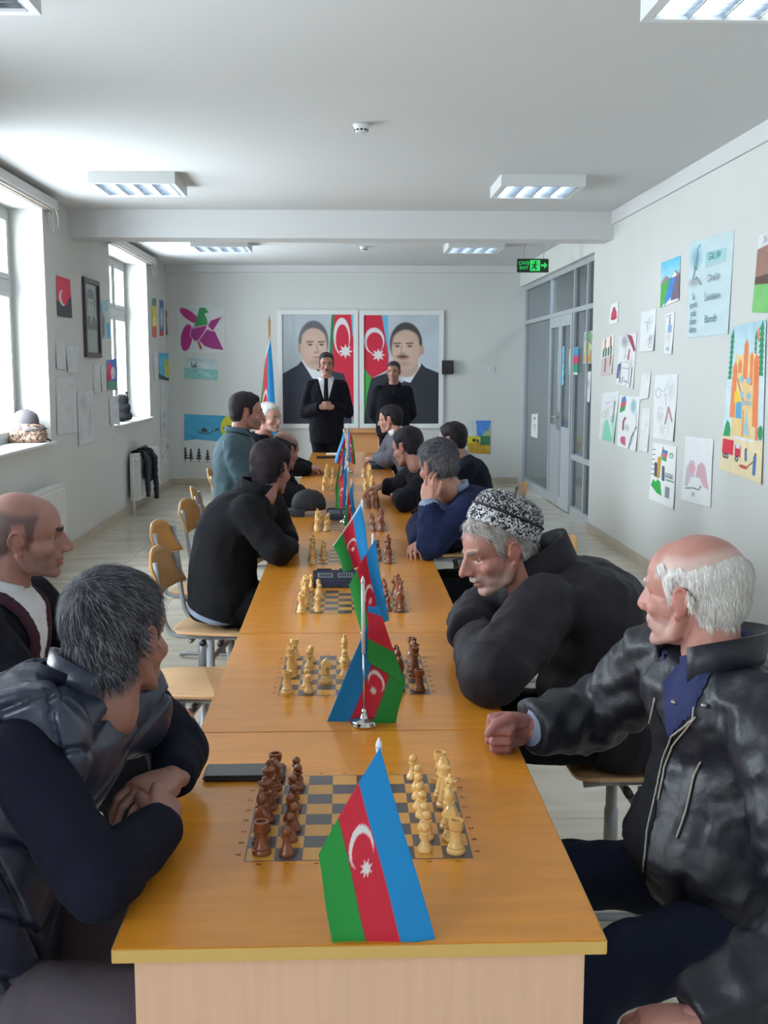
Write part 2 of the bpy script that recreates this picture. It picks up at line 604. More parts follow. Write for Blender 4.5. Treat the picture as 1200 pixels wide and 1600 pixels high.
# ceiling lamps
def lamp(x, y, label, on=True):
    r = thing('ceiling_lamp', label, 'lamp', (x, y, ZC), 0, 'square louvred ceiling lamps')
    h = 0.085
    S = 0.31
    bm = bmesh.new()
    # tray: top and sloping sides
    box(bm, -S, S, -S, S, -0.02, -0.0005)
    t = 0.035
    for sx in (-1, 1):
        box(bm, min(sx * S, sx * (S - t)), max(sx * S, sx * (S - t)), -S, S, -h, -0.02)
        box(bm, -S + t, S - t, min(sx * S, sx * (S - t)), max(sx * S, sx * (S - t)), -h, -0.02)
    obj('housing', bm, M['white'], r)
    em = M['tube_on'] if on else M['tube_off']
    for k in range(4):
        xx = -0.2025 + k * 0.135
        bm = bmesh.new(); tube(bm, [(xx, -0.262, -0.042), (xx, 0.262, -0.042)], 0.013, 10)
        obj('fluorescent_tube', bm, em, r, True)
    for k in range(5):
        xx = -0.27 + k * 0.135
        bm = bmesh.new()
        q = [(xx - 0.004, -h + 0.002), (xx + 0.004, -h + 0.002), (xx + 0.028, -0.024), (xx - 0.028, -0.024)]
        va = [bm.verts.new((a, -0.272, b)) for a, b in q]; vb = [bm.verts.new((a, 0.272, b)) for a, b in q]
        for i in range(4):
            bm.faces.new((va[i], va[(i + 1) % 4], vb[(i + 1) % 4], vb[i]))
        bm.faces.new(va[::-1]); bm.faces.new(vb)
        obj('reflector', bm, M['chrome_l'], r)
    for k in range(8):
        yy = -0.245 + k * 0.07
        bm = bmesh.new()
        box(bm, -0.272, 0.272, yy - 0.001, yy + 0.001, -h + 0.004, -0.058)
        obj('louvre_slat', bm, M['chrome_l'], r)
    return r


M['tube_on'] = mat('lit_tube', (255, 255, 255), 0.5, emit=((0.80, 0.92, 1.0), LAMP_POWER))
M['tube_off'] = mat('unlit_tube', (225, 228, 230), 0.4)
M['chrome_l'] = mat('louvre_metal', (200, 206, 214), 0.22, metal=0.9)
for y, w_ in ((-0.3, 'behind the camera'), (4.05, 'nearest row'), (8.43, 'before the beam'), (12.5, 'beyond the beam')):
    for x, s_ in ((-1.45, 'window side'), (1.45, 'drawing wall side')):
        lab = {(-1.45, 4.05): 'unlit square ceiling lamp cut by the top left corner of the picture',
               (1.45, 4.05): 'largest bright square ceiling lamp at the top right edge of the picture',
               (-1.45, 8.43): 'square ceiling lamp in front of the beam on the window side',
               (1.45, 8.43): 'square ceiling lamp in front of the beam on the drawing wall side',
               (-1.45, 12.5): 'small square ceiling lamp seen beyond the beam on the window side',
               (1.45, 12.5): 'small square ceiling lamp seen beyond the beam near the exit sign'}.get((x, y), 'square ceiling lamp behind the camera, ' + s_)
        lamp(x + {(-1.45, 8.43): -.08, (-1.45, 12.5): .08}.get((x, y), 0), y, lab, on=not (x < 0 and y == 4.05))

for (x, y, lab) in ((0.10, 6.55, 'small white smoke detector on the ceiling in front of the beam'),
                    (0.22, 12.9, 'tiny white smoke detector on the ceiling beyond the beam')):
    r = thing('smoke_detector', lab, 'smoke detector', (x, y, ZC), 0, 'smoke detectors')
    bm = bmesh.new(); lathe(bm, [(0.030, -0.048), (0.036, -0.046), (0.040, -0.03), (0.046, -0.012), (0.05, -0.010), (0.05, -0.001)], 24)
    obj('detector_body', bm, M['white'], r, True)
    for k in range(10):
        a = 2 * math.pi * k / 10
        bm = bmesh.new(); box(bm, -0.007, 0.007, -0.002, 0.002, -0.040, -0.030)
        o = obj('vent_slot', bm, M['black'], r); o.rotation_euler = (0, 0, a); o.location = (0.0385 * math.sin(a) * 1, -0.0385 * math.cos(a), 0)


# text as mesh
def text_mesh(s, size, depth=0.0006, align='CENTER'):
    cu = bpy.data.curves.new('t', 'FONT')
    cu.body = s; cu.size = size; cu.align_x = align; cu.align_y = 'CENTER'; cu.extrude = depth; cu.resolution_u = 3
    o = bpy.data.objects.new('t', cu); C.objects.link(o)
    dg = bpy.context.evaluated_depsgraph_get()
    me = bpy.data.meshes.new_from_object(o.evaluated_get(dg))
    bpy.data.objects.remove(o); bpy.data.curves.remove(cu)
    return me


def join_meshes(name, items):
    """items: (mesh, 4x4)"""
    bm = bmesh.new()
    for me, mtx in items:
        t = bmesh.new(); t.from_mesh(me); t.transform(mtx)
        tmp = bpy.data.meshes.new('x'); t.to_mesh(tmp); t.free()
        bm.from_mesh(tmp); bpy.data.meshes.remove(tmp)
    out = bpy.data.meshes.new(name); bm.to_mesh(out); bm.free()
    return out


# exit sign
r = thing('exit_sign', 'green lit exit sign with running figure and arrow hung under the ceiling', 'sign', (1.955, 11.5, 2.61))
obj('sign_body', BM((-0.165, 0.165, -0.012, 0.012, 0, 0.14), bev=0.004), M['greenpanel'], r)
for x in (-0.10, 0.11):
    bm = bmesh.new(); tube(bm, [(x, 0, 0.139), (x + .03, 0, ZC - 2.61)], 0.003, 6)
    obj('hanging_wire', bm, M['tube'], r)
RX = Matrix.Rotation(math.pi / 2, 4, 'X')
items = [(text_mesh('ÇIXIŞ', 0.045), Matrix.Translation((-0.095, -0.0135, 0.095)) @ RX),
         (text_mesh('EXIT', 0.045), Matrix.Translation((-0.095, -0.0135, 0.045)) @ RX)]
obj_ = link('lettering', join_meshes('lettering', items), r, M['greenlit'])
bm = bmesh.new()
for q in (((.085, .062), (.118, .062), (.118, .038), (.152, .072), (.118, .106), (.118, .082), (.085, .082)),):
    f1 = bm.faces.new([bm.verts.new((a, -0.0135, b)) for a, b in q])
obj('arrow', bm, M['greenlit'], r)
bm = bmesh.new()
box(bm, -0.03, 0.075, -0.0135, -0.0125, 0.015, 0.125)
obj('doorway_symbol', bm, M['greenlit'], r)
bm = bmesh.new()
ellip(bm, (0.026, -0.0142, 0.105), (0.011, 0.0008, 0.011))
for a, b, q in (((.022, .09), (.012, .06), .010), ((.012, .06), (.035, .045), .007), ((.035, .045), (.028, .022), .006), ((.012, .06), (-.004, .040), .007),
                ((-.004, .04), (-.02, .040), .006), ((.022, .088), (.048, .075), .005), ((.02, .088), (-.004, .084), .005), ((-.004, .084), (-.010, .068), .005)):
    tube(bm, [(a[0], -0.0142, a[1]), (b[0], -0.0142, b[1])], [(q, .0008)] * 2, 8, uv=(b[1] - a[1], 0, -(b[0] - a[0])))
obj('running_figure', bm, M['greenpanel'], r)


# ------------------------------------------------------------------ glazed partition and doors on the right
PX = XR + 0.07
def partition():
    root = thing('trim_4', None, None); root['kind'] = 'structure'
    ys = [JY + 0.02, 11.35, 12.0, 13.38, YB - 0.02]      # bays: glass | glass | double door | glass
    p = 0.045
    x0, x1 = PX, PX + 0.06
    tz = 2.25
    for y in ys:
        obj('post', BM((x0, x1, y - p / 2 if y != ys[0] else y, y + p / 2 if y != ys[-1] else y + 0.02, 0, LZ)), M['alu'], root)
    for k in range(4):
        a, b = ys[k] + (p if k == 0 else p / 2), ys[k + 1] - p / 2
        obj('head_rail', BM((x0, x1, a, b, LZ - 0.05, LZ)), M['alu'], root)
        obj('transom', BM((x0, x1, a, b, tz - 0.025, tz + 0.025)), M['alu'], root)
        obj('pane', BM((x0 + 0.026, x0 + 0.032, a, b, tz + 0.025, LZ - 0.05)), M['pglass'], root)
        if k != 2:
            obj('bottom_rail', BM((x0, x1, a, b, 0, 0.10)), M['alu'], root)
            obj('pane', BM((x0 + 0.026, x0 + 0.032, a, b, 0.10, tz - 0.025)), M['pglass'], root)
            if k < 2:
                obj('mid_rail', BM((x0 + .001, x1 - .001, a, b, 0.62, 0.68)), M['alu'], root)
    return ys


ys = partition()
for i, (a, b) in enumerate(((12.03, 12.685), (12.695, 13.35))):
    d = thing('door_%d' % (i + 1), None, None); d['kind'] = 'structure'
    t = 0.085
    bm = bmesh.new()
    x0, x1 = PX - 0.01, PX + 0.04
    box(bm, x0, x1, a, b, 0.012, 0.13); box(bm, x0, x1, a, b, 2.10, 2.22)
    box(bm, x0, x1, a, a + t, 0.13, 2.10); box(bm, x0, x1, b - t, b, 0.13, 2.10)
    obj('door_frame', bm, M['alu'], d)
    obj('lower_panel', BM((x0 + 0.012, x1 - 0.012, a + t, b - t, 0.13, 0.95)), M['doorpanel'], d)
    obj('pane', BM((x0 + 0.02, x0 + 0.026, a + t, b - t, 0.95, 2.10)), M['pglass'], d)
    yh = b - 0.04 if i == 0 else a + 0.04
    bm = bmesh.new(); box(bm, x0 - 0.008, x0, yh - 0.02, yh + 0.02, 0.90, 1.12, bev=0.002)
    pl = obj('handle_plate', bm, M['steel'], d)
    bm = bmesh.new(); s = -1 if i == 0 else 1
    tube(bm, [(x0 - 0.006, yh, 1.06), (x0 - 0.05, yh, 1.06), (x0 - 0.055, yh + s * 0.02, 1.06), (x0 - 0.055, yh + s * 0.12, 1.06)], 0.009, 8)
    obj('door_handle', bm, M['steel'], pl, True)
# corridor lamp beyond the glass
cl = thing('corridor_lamp', 'plain square lamp on the corridor ceiling behind the glazed partition', 'lamp', (XR + 0.85, 13.0, ZC))
obj('housing', BM((-0.3, 0.3, -0.3, 0.3, -0.05, -0.001), bev=0.005), M['white'], cl)
obj('diffuser', BM((-0.27, 0.27, -0.27, 0.27, -0.056, -0.051)), mat('lit_diffuser', (255, 255, 255), 0.5, emit=((0.85, 0.95, 1.0), 130.0)), cl)

# ------------------------------------------------------------------ tables with printed chessboards
TW, TL, TZ = 0.745, 0.98, 0.75
TX = 0.02
TY0 = 1.54
SQ = 0.05
ORD = ['nearest', 'second', 'third', 'fourth', 'fifth', 'sixth', 'seventh', 'eighth', 'ninth', 'last']


def board_meshes():
    """printed board: dark squares, light squares, border line and letters, centred at the origin"""
    bm = bmesh.new()
    for i in range(8):
        for j in range(8):
            x, y = (i - 4) * SQ, (j - 4) * SQ
            z = 0.0004
            f = bm.faces.new([bm.verts.new(v) for v in ((x, y, z), (x + SQ, y, z), (x + SQ, y + SQ, z), (x, y + SQ, z))])
            f.material_index = 0 if (i + j) % 2 == 1 else 1
    h = 4 * SQ
    for a, b, c, d in ((-h - .003, -h, -h - .003, h + .003), (h, h + .003, -h - .003, h + .003), (-h, h, -h - .003, -h), (-h, h, h, h + .003)):
        f = bm.faces.new([bm.verts.new(v) for v in ((a, c, .0004), (b, c, .0004), (b, d, .0004), (a, d, .0004))])
        f.material_index = 0
    sq = bpy.data.meshes.new('chessboard'); bm.to_mesh(sq); bm.free()
    sq.materials.append(M['board_dark']); sq.materials.append(M['board_light'])
    items = []
    R90 = Matrix.Rotation(math.pi / 2, 4, 'Z')
    for j, ch in enumerate('ABCDEFGH'):
        tm = text_mesh(ch, 0.014, 0.0001)
        y = (j - 3.5) * SQ
        items.append((tm, Matrix.Translation((h + 0.014, y, 0.0005)) @ R90))
        items.append((tm, Matrix.Translation((-h - 0.014, y, 0.0005)) @ R90))
    for i, ch in enumerate('87654321'):
        tm = text_mesh(ch, 0.013, 0.0001)
        x = (i - 3.5) * SQ
        items.append((tm, Matrix.Translation((x, -h - 0.014, 0.0005)) @ R90))
        items.append((tm, Matrix.Translation((x, h + 0.014, 0.0005)) @ R90))
    lt = join_meshes('board_letters', items)
    lt.materials.append(M['ink'])
    return sq, lt


SQM, LTM = board_meshes()


def make_table(k):
    labs = ['nearest yellow wooden table, its beech end panel facing the camera'] + \
           ['yellow wooden chess table, %s from the camera in the long row' % o for o in ORD[1:9]] + ['far end yellow table, in front of the standing man in the suit']
    r = thing('chess_table', labs[k], 'table', (TX, TY0 + k * TL, 0), 0, 'yellow tables joined in a long row')
    g = 0.0012
    bm = bmesh.new()
    box(bm, -TW / 2, TW / 2, g, TL - g, TZ - 0.022, TZ, bev=0.0015)
    tp = obj('table_top', bm, M['table'], r)
    bm = bmesh.new()
    e = 0.0016
    for b in ((-TW / 2 - e, -TW / 2 - 0.0002, g + .001, TL - g - .001, TZ - .0215, TZ - .0012), (TW / 2 + 0.0002, TW / 2 + e, g + .001, TL - g - .001, TZ - .0215, TZ - .0012)) + \
            (((-TW / 2, TW / 2, -0.0006, g - 0.0002, TZ - .0215, TZ - .0012),) if k == 0 else ()):
        box(bm, *b)
    tag(obj('edge_band', bm, M['table_edge'], r), kind='stuff')
    if k < 8:
        o = link('chessboard', SQM, tp); o.location = (0, TL / 2, TZ)
        o2 = tag(link('board_letters', LTM, tp), kind='stuff'); o2.location = (0, TL / 2, TZ)
    for ya, yb in ((0.012, 0.030), (TL - 0.030, TL - 0.012)):
        bm = bmesh.new(); box(bm, -TW / 2 + 0.03, TW / 2 - 0.03, ya, yb, 0.015, TZ - 0.0225, bev=0.001)
        obj('end_panel', bm, M['panel'], r)
    obj('apron', BM((-0.010, 0.010, 0.031, TL - 0.031, 0.40, TZ - 0.0225)), M['panel'], r)
    for sx in (-1, 1):
        for yy in (0.021, TL - 0.021):
            bm = bmesh.new(); lathe(bm, [(0.012, 0), (0.014, 0.004), (0.010, 0.0148)], 10, (sx * (TW / 2 - 0.06), yy, 0))
            obj('glide', bm, M['black'], r, True)
    return r


for k in range(10):
    make_table(k)


# ------------------------------------------------------------------ chess pieces
def piece_mesh(kind):
    bm = bmesh.new()
    base = [(0.0165, 0), (0.0175, 0.003), (0.0165, 0.007), (0.0145, 0.009), (0.0150, 0.012)]
    if kind == 'pawn':
        lathe(bm, [(0.0135, 0), (0.0145, .003), (0.0135, .007), (0.0115, .010), (0.008, .017), (.0062, .026), (.006, .031), (.0098, .033), (.0098, .0355), (.006, .037)]
              + [(0.0088 * math.cos(a), 0.0440 + 0.0088 * math.sin(a)) for a in np.linspace(-0.9, 1.45, 7)] + [(0, .0529)], 16)
    elif kind == 'rook':
        lathe(bm, base + [(0.0115, .018), (.0098, .032), (.0100, .041), (.0125, .044), (.0125, .047), (.0135, .049), (.0135, .060), (.0095, .060), (.0095, .055), (0, .055)], 16)
        for q in range(6):
            pass
    elif kind == 'bishop':
        lathe(bm, base + [(0.0105, .020), (.0072, .036), (.0066, .046), (.0112, .048), (.0112, .051), (.007, .053), (.0092, .058), (.0098, .063), (.0075, .071), (.0035, .077), (.0035, .078), (.0046, .081), (.0030, .0845), (0, .085)], 16)
    elif kind == 'queen':
        lathe(bm, base + [(0.012, .020), (.0082, .040), (.0074, .055), (.0128, .057), (.0128, .060), (.0085, .062), (.0090, .066), (.0128, .077), (.0105, .0775), (.0085, .080), (.0040, .083), (.0046, .086), (.0030, .089), (0, .0895)], 16)
        for q in range(8):
            a = q * math.pi / 4
            ellip(bm, (.0122 * math.cos(a), .0122 * math.sin(a), .077), (.0026, .0026, .003), su=6, sv=4)
    elif kind == 'king':
        lathe(bm, base + [(0.012, .020), (.0086, .042), (.0078, .058), (.0132, .060), (.0132, .063), (.009, .065), (.0095, .070), (.0125, .081), (.0095, .083), (.004, .086), (0, .0862)], 16)
        box(bm, -.002, .002, -.002, .002, .0855, .099); box(bm, -.0055, .0055, -.0019, .0019, .0905, .0945)
    else:  # knight: turned base and a sculpted horse head
        lathe(bm, base + [(0.0125, .016), (.0130, .018), (.0115, .020)], 16)
        prof = [(-.0095, .019), (.0100, .019), (.0085, .028), (.0045, .036), (.0040, .041), (.0080, .044), (.0150, .043), (.0172, .046), (.0165, .051), (.0110, .057),
                (.0070, .063), (.0040, .066), (.0035, .072), (.0005, .068), (-.0050, .065), (-.0095, .058), (-.0118, .047), (-.0120, .034)]
        L_ = []
        for s in (-1, 1):
            L_.append([bm.verts.new((a, s * (0.0062 if 0.02 < b < 0.062 else 0.0042), b)) for a, b in prof])
        n = len(prof)
        for k in range(n):
            bm.faces.new((L_[0][k], L_[0][(k + 1) % n], L_[1][(k + 1) % n], L_[1][k]))
        mid = [[bm.verts.new((a * 0.72, s * 0.0088, 0.044 + (b - 0.044) * 0.8)) for a, b in prof] for s in (-1, 1)]
        for s in (0, 1):
            for k in range(n):
                bm.faces.new((L_[s][k], mid[s][k], mid[s][(k + 1) % n], L_[s][(k + 1) % n]))
            bm.faces.new(mid[s])
    bmesh.ops.triangulate(bm, faces=[f for f in bm.faces if len(f.verts) > 4])
    bmesh.ops.recalc_face_normals(bm, faces=bm.faces[:])
    me = bpy.data.meshes.new(kind); bm.to_mesh(me); bm.free()
    me.polygons.foreach_set('use_smooth', np.ones(len(me.polygons), dtype=bool))
    try:
        me.set_sharp_from_angle(angle=0.6)
    except Exception:
        pass
    return me


PM = {}
for kd in ('pawn', 'rook', 'bishop', 'queen', 'king', 'knight'):
    me = piece_mesh(kd)
    for colr, mt in (('pale', M['pw']), ('brown', M['pb'])):
        m2 = me.copy(); m2.materials.append(mt); PM[(kd, colr)] = m2
NAMEC = {'pale': 'pale wooden', 'brown': 'reddish brown'}


def put_piece(kd, colr, t, i, j, label, group, jit=0.006):
    """square i (0 = left file 8 ... 7 = right file 1), j (0 = near row A ... 7 = far row H) of table t"""
    o = link('chess_' + kd, PM[(kd, colr)])
    x = TX + (i - 3.5) * SQ + rng.uniform(-jit, jit)
    y = TY0 + t * TL + TL / 2 + (j - 3.5) * SQ + rng.uniform(-jit, jit)
    o.location = (x, y, TZ + 0.0006)
    o.rotation_euler = (0, 0, (0 if colr == 'pale' and i < 4 or colr == 'brown' and i < 4 else math.pi) + rng.uniform(-.5, .5))
    tag(o, label, 'chess piece', group)
    return o


BACK = ['rook', 'knight', 'bishop', 'queen', 'king', 'bishop', 'knight', 'rook']
ROWW = ['front', 'second', 'third', 'fourth', 'fifth', 'sixth', 'seventh', 'far']
FILE = 'ABCDEFGH'


def full_set(t, left, right, skip=()):
    bl = ORD[t] + ' chessboard'
    lw = {'brown': 'reddish brown', 'pale': 'pale wooden'}
    for j in range(8):
        for i, colr, kd in ((0, left, BACK[j]), (1, left, 'pawn'), (6, right, 'pawn'), (7, right, BACK[j])):
            if (i, j) in skip: continue
            pos = {0: 'outer left file', 1: 'pawn row at left', 6: 'pawn row at right', 7: 'outer right file'}[i]
            if t <= 9:
                lab = '%s %s in row %s (%s), %s of the %s' % (lw[colr], kd, FILE[j], ROWW[j] + ' row', 'left side' if i < 4 else 'right side', bl)
            else:
                lab = '%s %s on the %s of the %s' % (lw[colr], kd, pos, bl)
            put_piece(kd, colr, t, i, j, lab, 'pieces on the ' + bl)


full_set(0, 'brown', 'pale')
# second board: play has begun
lay2 = [('rook', 'pale', 0, 0), ('king', 'pale', 0, 3), ('queen', 'pale', 0, 4), ('bishop', 'pale', 0, 5), ('rook', 'pale', 0, 7), ('pawn', 'pale', 1, 0), ('pawn', 'pale', 1, 1), ('pawn', 'pale', 1, 2),
        ('pawn', 'pale', 1, 5), ('pawn', 'pale', 1, 6), ('knight', 'pale', 2, 2), ('pawn', 'pale', 3, 3), ('bishop', 'pale', 3, 6), ('pawn', 'pale', 3, 5),
        ('rook', 'brown', 7, 0), ('knight', 'brown', 6, 2), ('bishop', 'brown', 6, 3), ('queen', 'brown', 7, 4), ('king', 'brown', 7, 3), ('rook', 'brown', 7, 7), ('pawn', 'brown', 6, 0), ('pawn', 'brown', 6, 1),
        ('pawn', 'brown', 6, 5), ('pawn', 'brown', 6, 6), ('bishop', 'brown', 7, 5), ('pawn', 'brown', 5, 4)]
for kd, c, i, j in lay2:
    put_piece(kd, c, 1, i, j, '%s %s in row %s, %s file from the left, on the second chessboard' % (NAMEC[c], kd, FILE[j], ['first', 'second', 'third', 'fourth', 'fifth', 'sixth', 'seventh', 'eighth'][i]), 'pieces on the second chessboard', 0.004)
full_set(2, 'pale', 'brown', skip=((1, 3), (1, 4), (6, 4)))
full_set(3, 'pale', 'brown', skip=((0, 1), (0, 6), (1, 0), (1, 1), (1, 3), (6, 0), (6, 1), (7, 1), (6, 4)))
full_set(4, 'pale', 'brown', skip=((1, 2), (1, 3), (1, 4), (6, 3)))
full_set(5, 'brown', 'brown', skip=[(0, j) for j in range(8)] + [(1, j) for j in range(8)])
full_set(6, 'pale', 'pale', skip=[(7, 6), (6, 5)])
full_set(7, 'pale', 'pale', skip=[(1, 4), (6, 4)])
# a pawn set aside by the clock
o = link('chess_pawn', PM[('pawn', 'pale')]); p = onZ(487, 917, TZ + 0.0006); o.location = p
tag(o, 'pale wooden pawn standing off the board beside the navy chess clock', 'chess piece')


# ------------------------------------------------------------------ clocks, phone, odds on the tables
def chess_clock(p, label, rz=0.0, w_=0.165):
    r = thing('chess_clock', label, 'chess clock', p, rz, 'digital chess clocks')
    bm = bmesh.new()
    pr = [(-0.045, 0), (0.05, 0), (0.05, 0.055), (0.02, 0.062), (-0.040, 0.022)]
    va = [bm.verts.new((-w_ / 2, a, b)) for a, b in pr]; vb = [bm.verts.new((w_ / 2, a, b)) for a, b in pr]
    for k in range(5): bm.faces.new((va[k], va[(k + 1) % 5], vb[(k + 1) % 5], vb[k]))
    bm.faces.new(va[::-1]); bm.faces.new(vb)
    bmesh.ops.bevel(bm, geom=bm.edges[:], offset=0.004, segments=2, affect='EDGES')
    obj('clock_body', bm, M['clock'], r)
    n = Vector((0, -0.04, 0.06)).normalized()
    ang = math.atan2(0.04, 0.06)
    for sx in (-1, 1):
        bm = bmesh.new(); box(bm, -0.030, 0.030, -0.013, 0.013, 0, 0.0012)
        o = obj('display', bm, M['lcd'], r); o.location = (sx * 0.040, -0.008, 0.0441); o.rotation_euler = (ang, 0, 0)
        for q in range(5):
            bm = bmesh.new(); box(bm, -0.0035, 0.0035, -0.008, 0.008, 0.0013, 0.0018)
            d = obj('digit', bm, M['clock'], o); d.location = (-0.02 + q * 0.010, 0, 0)
        bm = bmesh.new(); box(bm, -0.030, 0.030, -0.012, 0.010, 0, 0.008, bev=0.002)
        o = obj('rocker_button', bm, M['black'], r); o.location = (sx * 0.045, 0.035, 0.0565); o.rotation_euler = (math.radians(-4 + sx * 3), 0, 0)
    return r


chess_clock(onZ(524, 918, TZ) + Vector((0, .03, .0005)), 'navy digital chess clock with grey display behind the third chessboard', 0.02, 0.18)
chess_clock(onZ(533, 813, TZ) + Vector((0, .03, .0005)), 'small dark digital chess clock beside the black cap on the table', 0.0, 0.17)
chess_clock(onZ(590, 733, TZ) + Vector((0, .03, .0005)), 'tiny dark chess clock near the far end of the tables, right of the flags', 0.1, 0.17)

p = onZ(380, 1222, TZ)
r = thing('phone', 'black phone lying face up at the left of the nearest chessboard', 'phone', (p.x, p.y, TZ + .0005), 0.0)
a = onZ(315, 1222, TZ); b = onZ(443, 1222, TZ)
L_ = (b - a).length
o = obj('phone_case', BM((-L_ / 2, L_ / 2, 0, 0.080, 0, 0.0115), bev=0.004), M['phone'], r)
obj('screen', BM((-L_ / 2 + .006, L_ / 2 - .006, 0.006, 0.074, 0.0113, 0.0121)), M['screen'], r)
p = onZ(520, 716, TZ)
r = thing('remote_control', 'slim dark bar lying on the far table in front of the standing man', 'device', (p.x - 0.05, p.y, TZ + .0005), 0.05)
obj('body', BM((-0.11, 0.11, -0.03, 0.03, 0, 0.02), bev=0.004), M['black'], r)
obj('button_strip', BM((-0.08, 0.08, -0.01, 0.01, 0.0202, 0.022)), M['clock'], r)
p = onZ(525, 709, TZ)
bm = bmesh.new(); box(bm, -0.10, 0.12, -0.09, 0.10, 0, 0.004)
o = obj('paper_sheet', bm, mat('paper', (232, 232, 230), 0.7)); o.location = (p.x, p.y - .05, TZ + .0005)
tag(o, 'white paper sheet on the far table in front of the standing man', 'paper')


# ------------------------------------------------------------------ chairs
def make_chair(label, loc, rz, group='school chairs with wooden seats'):
    """faces +x"""
    r = thing('school_chair', label, 'chair', loc, rz, group)
    SH = 0.45
    bm = bmesh.new()
    n = 20
    rings = []
    for z, off in ((SH - 0.012, 0), (SH - 0.002, .002), (SH, -0.004)):
        ring = []
        for k in range(28):
            t = 2 * math.pi * k / 28
            ex = 2 / 4.2
            x = 0.195 * math.copysign(abs(math.cos(t)) ** ex, math.cos(t)); y = 0.195 * math.copysign(abs(math.sin(t)) ** ex, math.sin(t))
            y *= 1.0 + 0.06 * x / 0.195
            s = 1 + off / 0.2
            ring.append(bm.verts.new((x * s, y * s, z - 0.014 * max(0, (x - 0.12) / 0.075) ** 2 - 0.006 * (1 - (y / .2) ** 2) * (1 if abs(x) < .19 else .5))))
        rings.append(ring)
    for A, B in zip(rings, rings[1:]):
        for k in range(28): bm.faces.new((A[k], A[(k + 1) % 28], B[(k + 1) % 28], B[k]))
    bm.faces.new(rings[0][::-1]); bm.faces.new(rings[-1])
    obj('seat', bm, M['seatwood'], r, False)
    # backrest: curved ply, rounded upper corners
    bm = bmesh.new()
    nu, nv = 14, 8
    def bp(u, v, s):
        half = 0.19 * (1 - 0.10 * v) 
        zt = 0.615 + 0.19 * v - (0.070 * abs(u) ** 3 * v)
        y = u * half
        x = -0.215 - 0.055 * v - 0.028 * (1 - u * u) + s * 0.006
        return (x, y, zt)
    g = [[[bm.verts.new(bp(-1 + 2 * i / nu, j / nv, s)) for i in range(nu + 1)] for j in range(nv + 1)] for s in (-1, 1)]
    for s in (0, 1):
        for j in range(nv):
            for i in range(nu):
                q = (g[s][j][i], g[s][j][i + 1], g[s][j + 1][i + 1], g[s][j + 1][i])
                bm.faces.new(q if s else q[::-1])
    for j in range(nv):
        bm.faces.new((g[0][j][0], g[0][j + 1][0], g[1][j + 1][0], g[1][j][0])); bm.faces.new((g[0][j][nu], g[1][j][nu], g[1][j + 1][nu], g[0][j + 1][nu]))
    for i in range(nu):
        bm.faces.new((g[0][0][i], g[1][0][i], g[1][0][i + 1], g[0][0][i + 1])); bm.faces.new((g[0][nv][i], g[0][nv][i + 1], g[1][nv][i + 1], g[1][nv][i]))
    obj('backrest', bm, M['backwood'], r, True)
    for s in (-1, 1):
        y = s * 0.155
        bm = bmesh.new()
        tube(bm, [(-0.254, y, 0.755), (-0.238, y, 0.64), (-0.225, y, 0.54), (-0.215, y, 0.48), (-0.19, y, 0.435), (-0.15, y, 0.424), (0.10, y, 0.424), (0.17, y, 0.418)], 0.0125, 8)
        obj('frame_tube', bm, M['tube'], r, True)
        bm = bmesh.new()
        tube(bm, [(0.0, y + s * 0.03, 0.415), (0.0, y + s * 0.03, 0.20), (0, y + s * .03, 0.199), (0.0, y + s * 0.03, 0.035)], [0.019, 0.019, 0.023, 0.023], 12)
        obj('column', bm, M['tube'], r, True)
        bm = bmesh.new()
        tube(bm, [(-0.24, y + s * 0.03, 0.014), (-0.20, y + s * 0.03, 0.024), (0.17, y + s * 0.03, 0.024), (0.21, y + s * 0.03, 0.014)], [(0.016, 0.012)] * 4, 8)
        obj('foot', bm, M['tube'], r, True)
        for xx in (-0.03, 0.05):
            bm = bmesh.new()
            tube(bm, [(xx, y + s * 0.018, 0.405), (xx, y + s * 0.055, 0.405)], 0.013, 8)
            obj('clamp_knob', bm, M['black'], r, True)
    bm = bmesh.new(); tube(bm, [(0.0, -0.175, 0.33), (0.0, 0.175, 0.33)], 0.013, 8)
    tube(bm, [(-0.10, -0.155, 0.40), (-0.10, 0.155, 0.40)], 0.011, 8)
    obj('cross_bar', bm, M['tube'], r, True)
    return r


proto = make_chair('empty wooden school chair with rounded back standing behind the table at left, topmost of the three seen backs', (0, 0, 0), 0)
def chair(label, x, y, rz):
    if 'used' not in proto:
        proto['used'] = 1; c = proto
    else:
        c = copy_tree(proto); c['label'] = label
    c['label'] = label
    c.location = (x, y, 0); c.rotation_euler = (0, 0, rz)
    return c


chair('wooden chair of the balding man, farthest of the three chair backs at left', -0.72, 6.75, -0.20)
chair('empty wooden chair between the farthest one and the chair of the black jumper man', -0.73, 5.80, -0.16)
chair('wooden chair the man in the black jumper sits on', -0.58, 4.93, -0.14)
chair('chair with bare plywood seat beside the table, beyond the man in the quilted vest', -0.58, 4.0, -0.10)

# wooden desk behind the standing men
r = thing('wooden_desk', 'light wooden desk standing behind the two standing men below the portraits', 'desk', (0.40, 14.0, 0))
obj('desk_top', BM((-0.42, 0.42, 0, 0.55, 0.80, 0.835), bev=0.003), mat('desk_wood', (196, 140, 92), 0.45, var=(3, 0.06, (1, 6, 1))), r)
obj('side_panel', BM((-0.40, -0.375, 0.03, 0.52, 0, 0.80)), M['panel'], r)
obj('side_panel', BM((0.375, 0.40, 0.03, 0.52, 0, 0.80)), M['panel'], r)
obj('modesty_panel', BM((-0.375, 0.375, 0.05, 0.07, 0.25, 0.80)), bpy.data.materials['desk_wood'], r)
obj('drawer_box', BM((0.02, 0.37, 0.0, 0.049, 0.55, 0.78), bev=0.003), M['panel'], r)


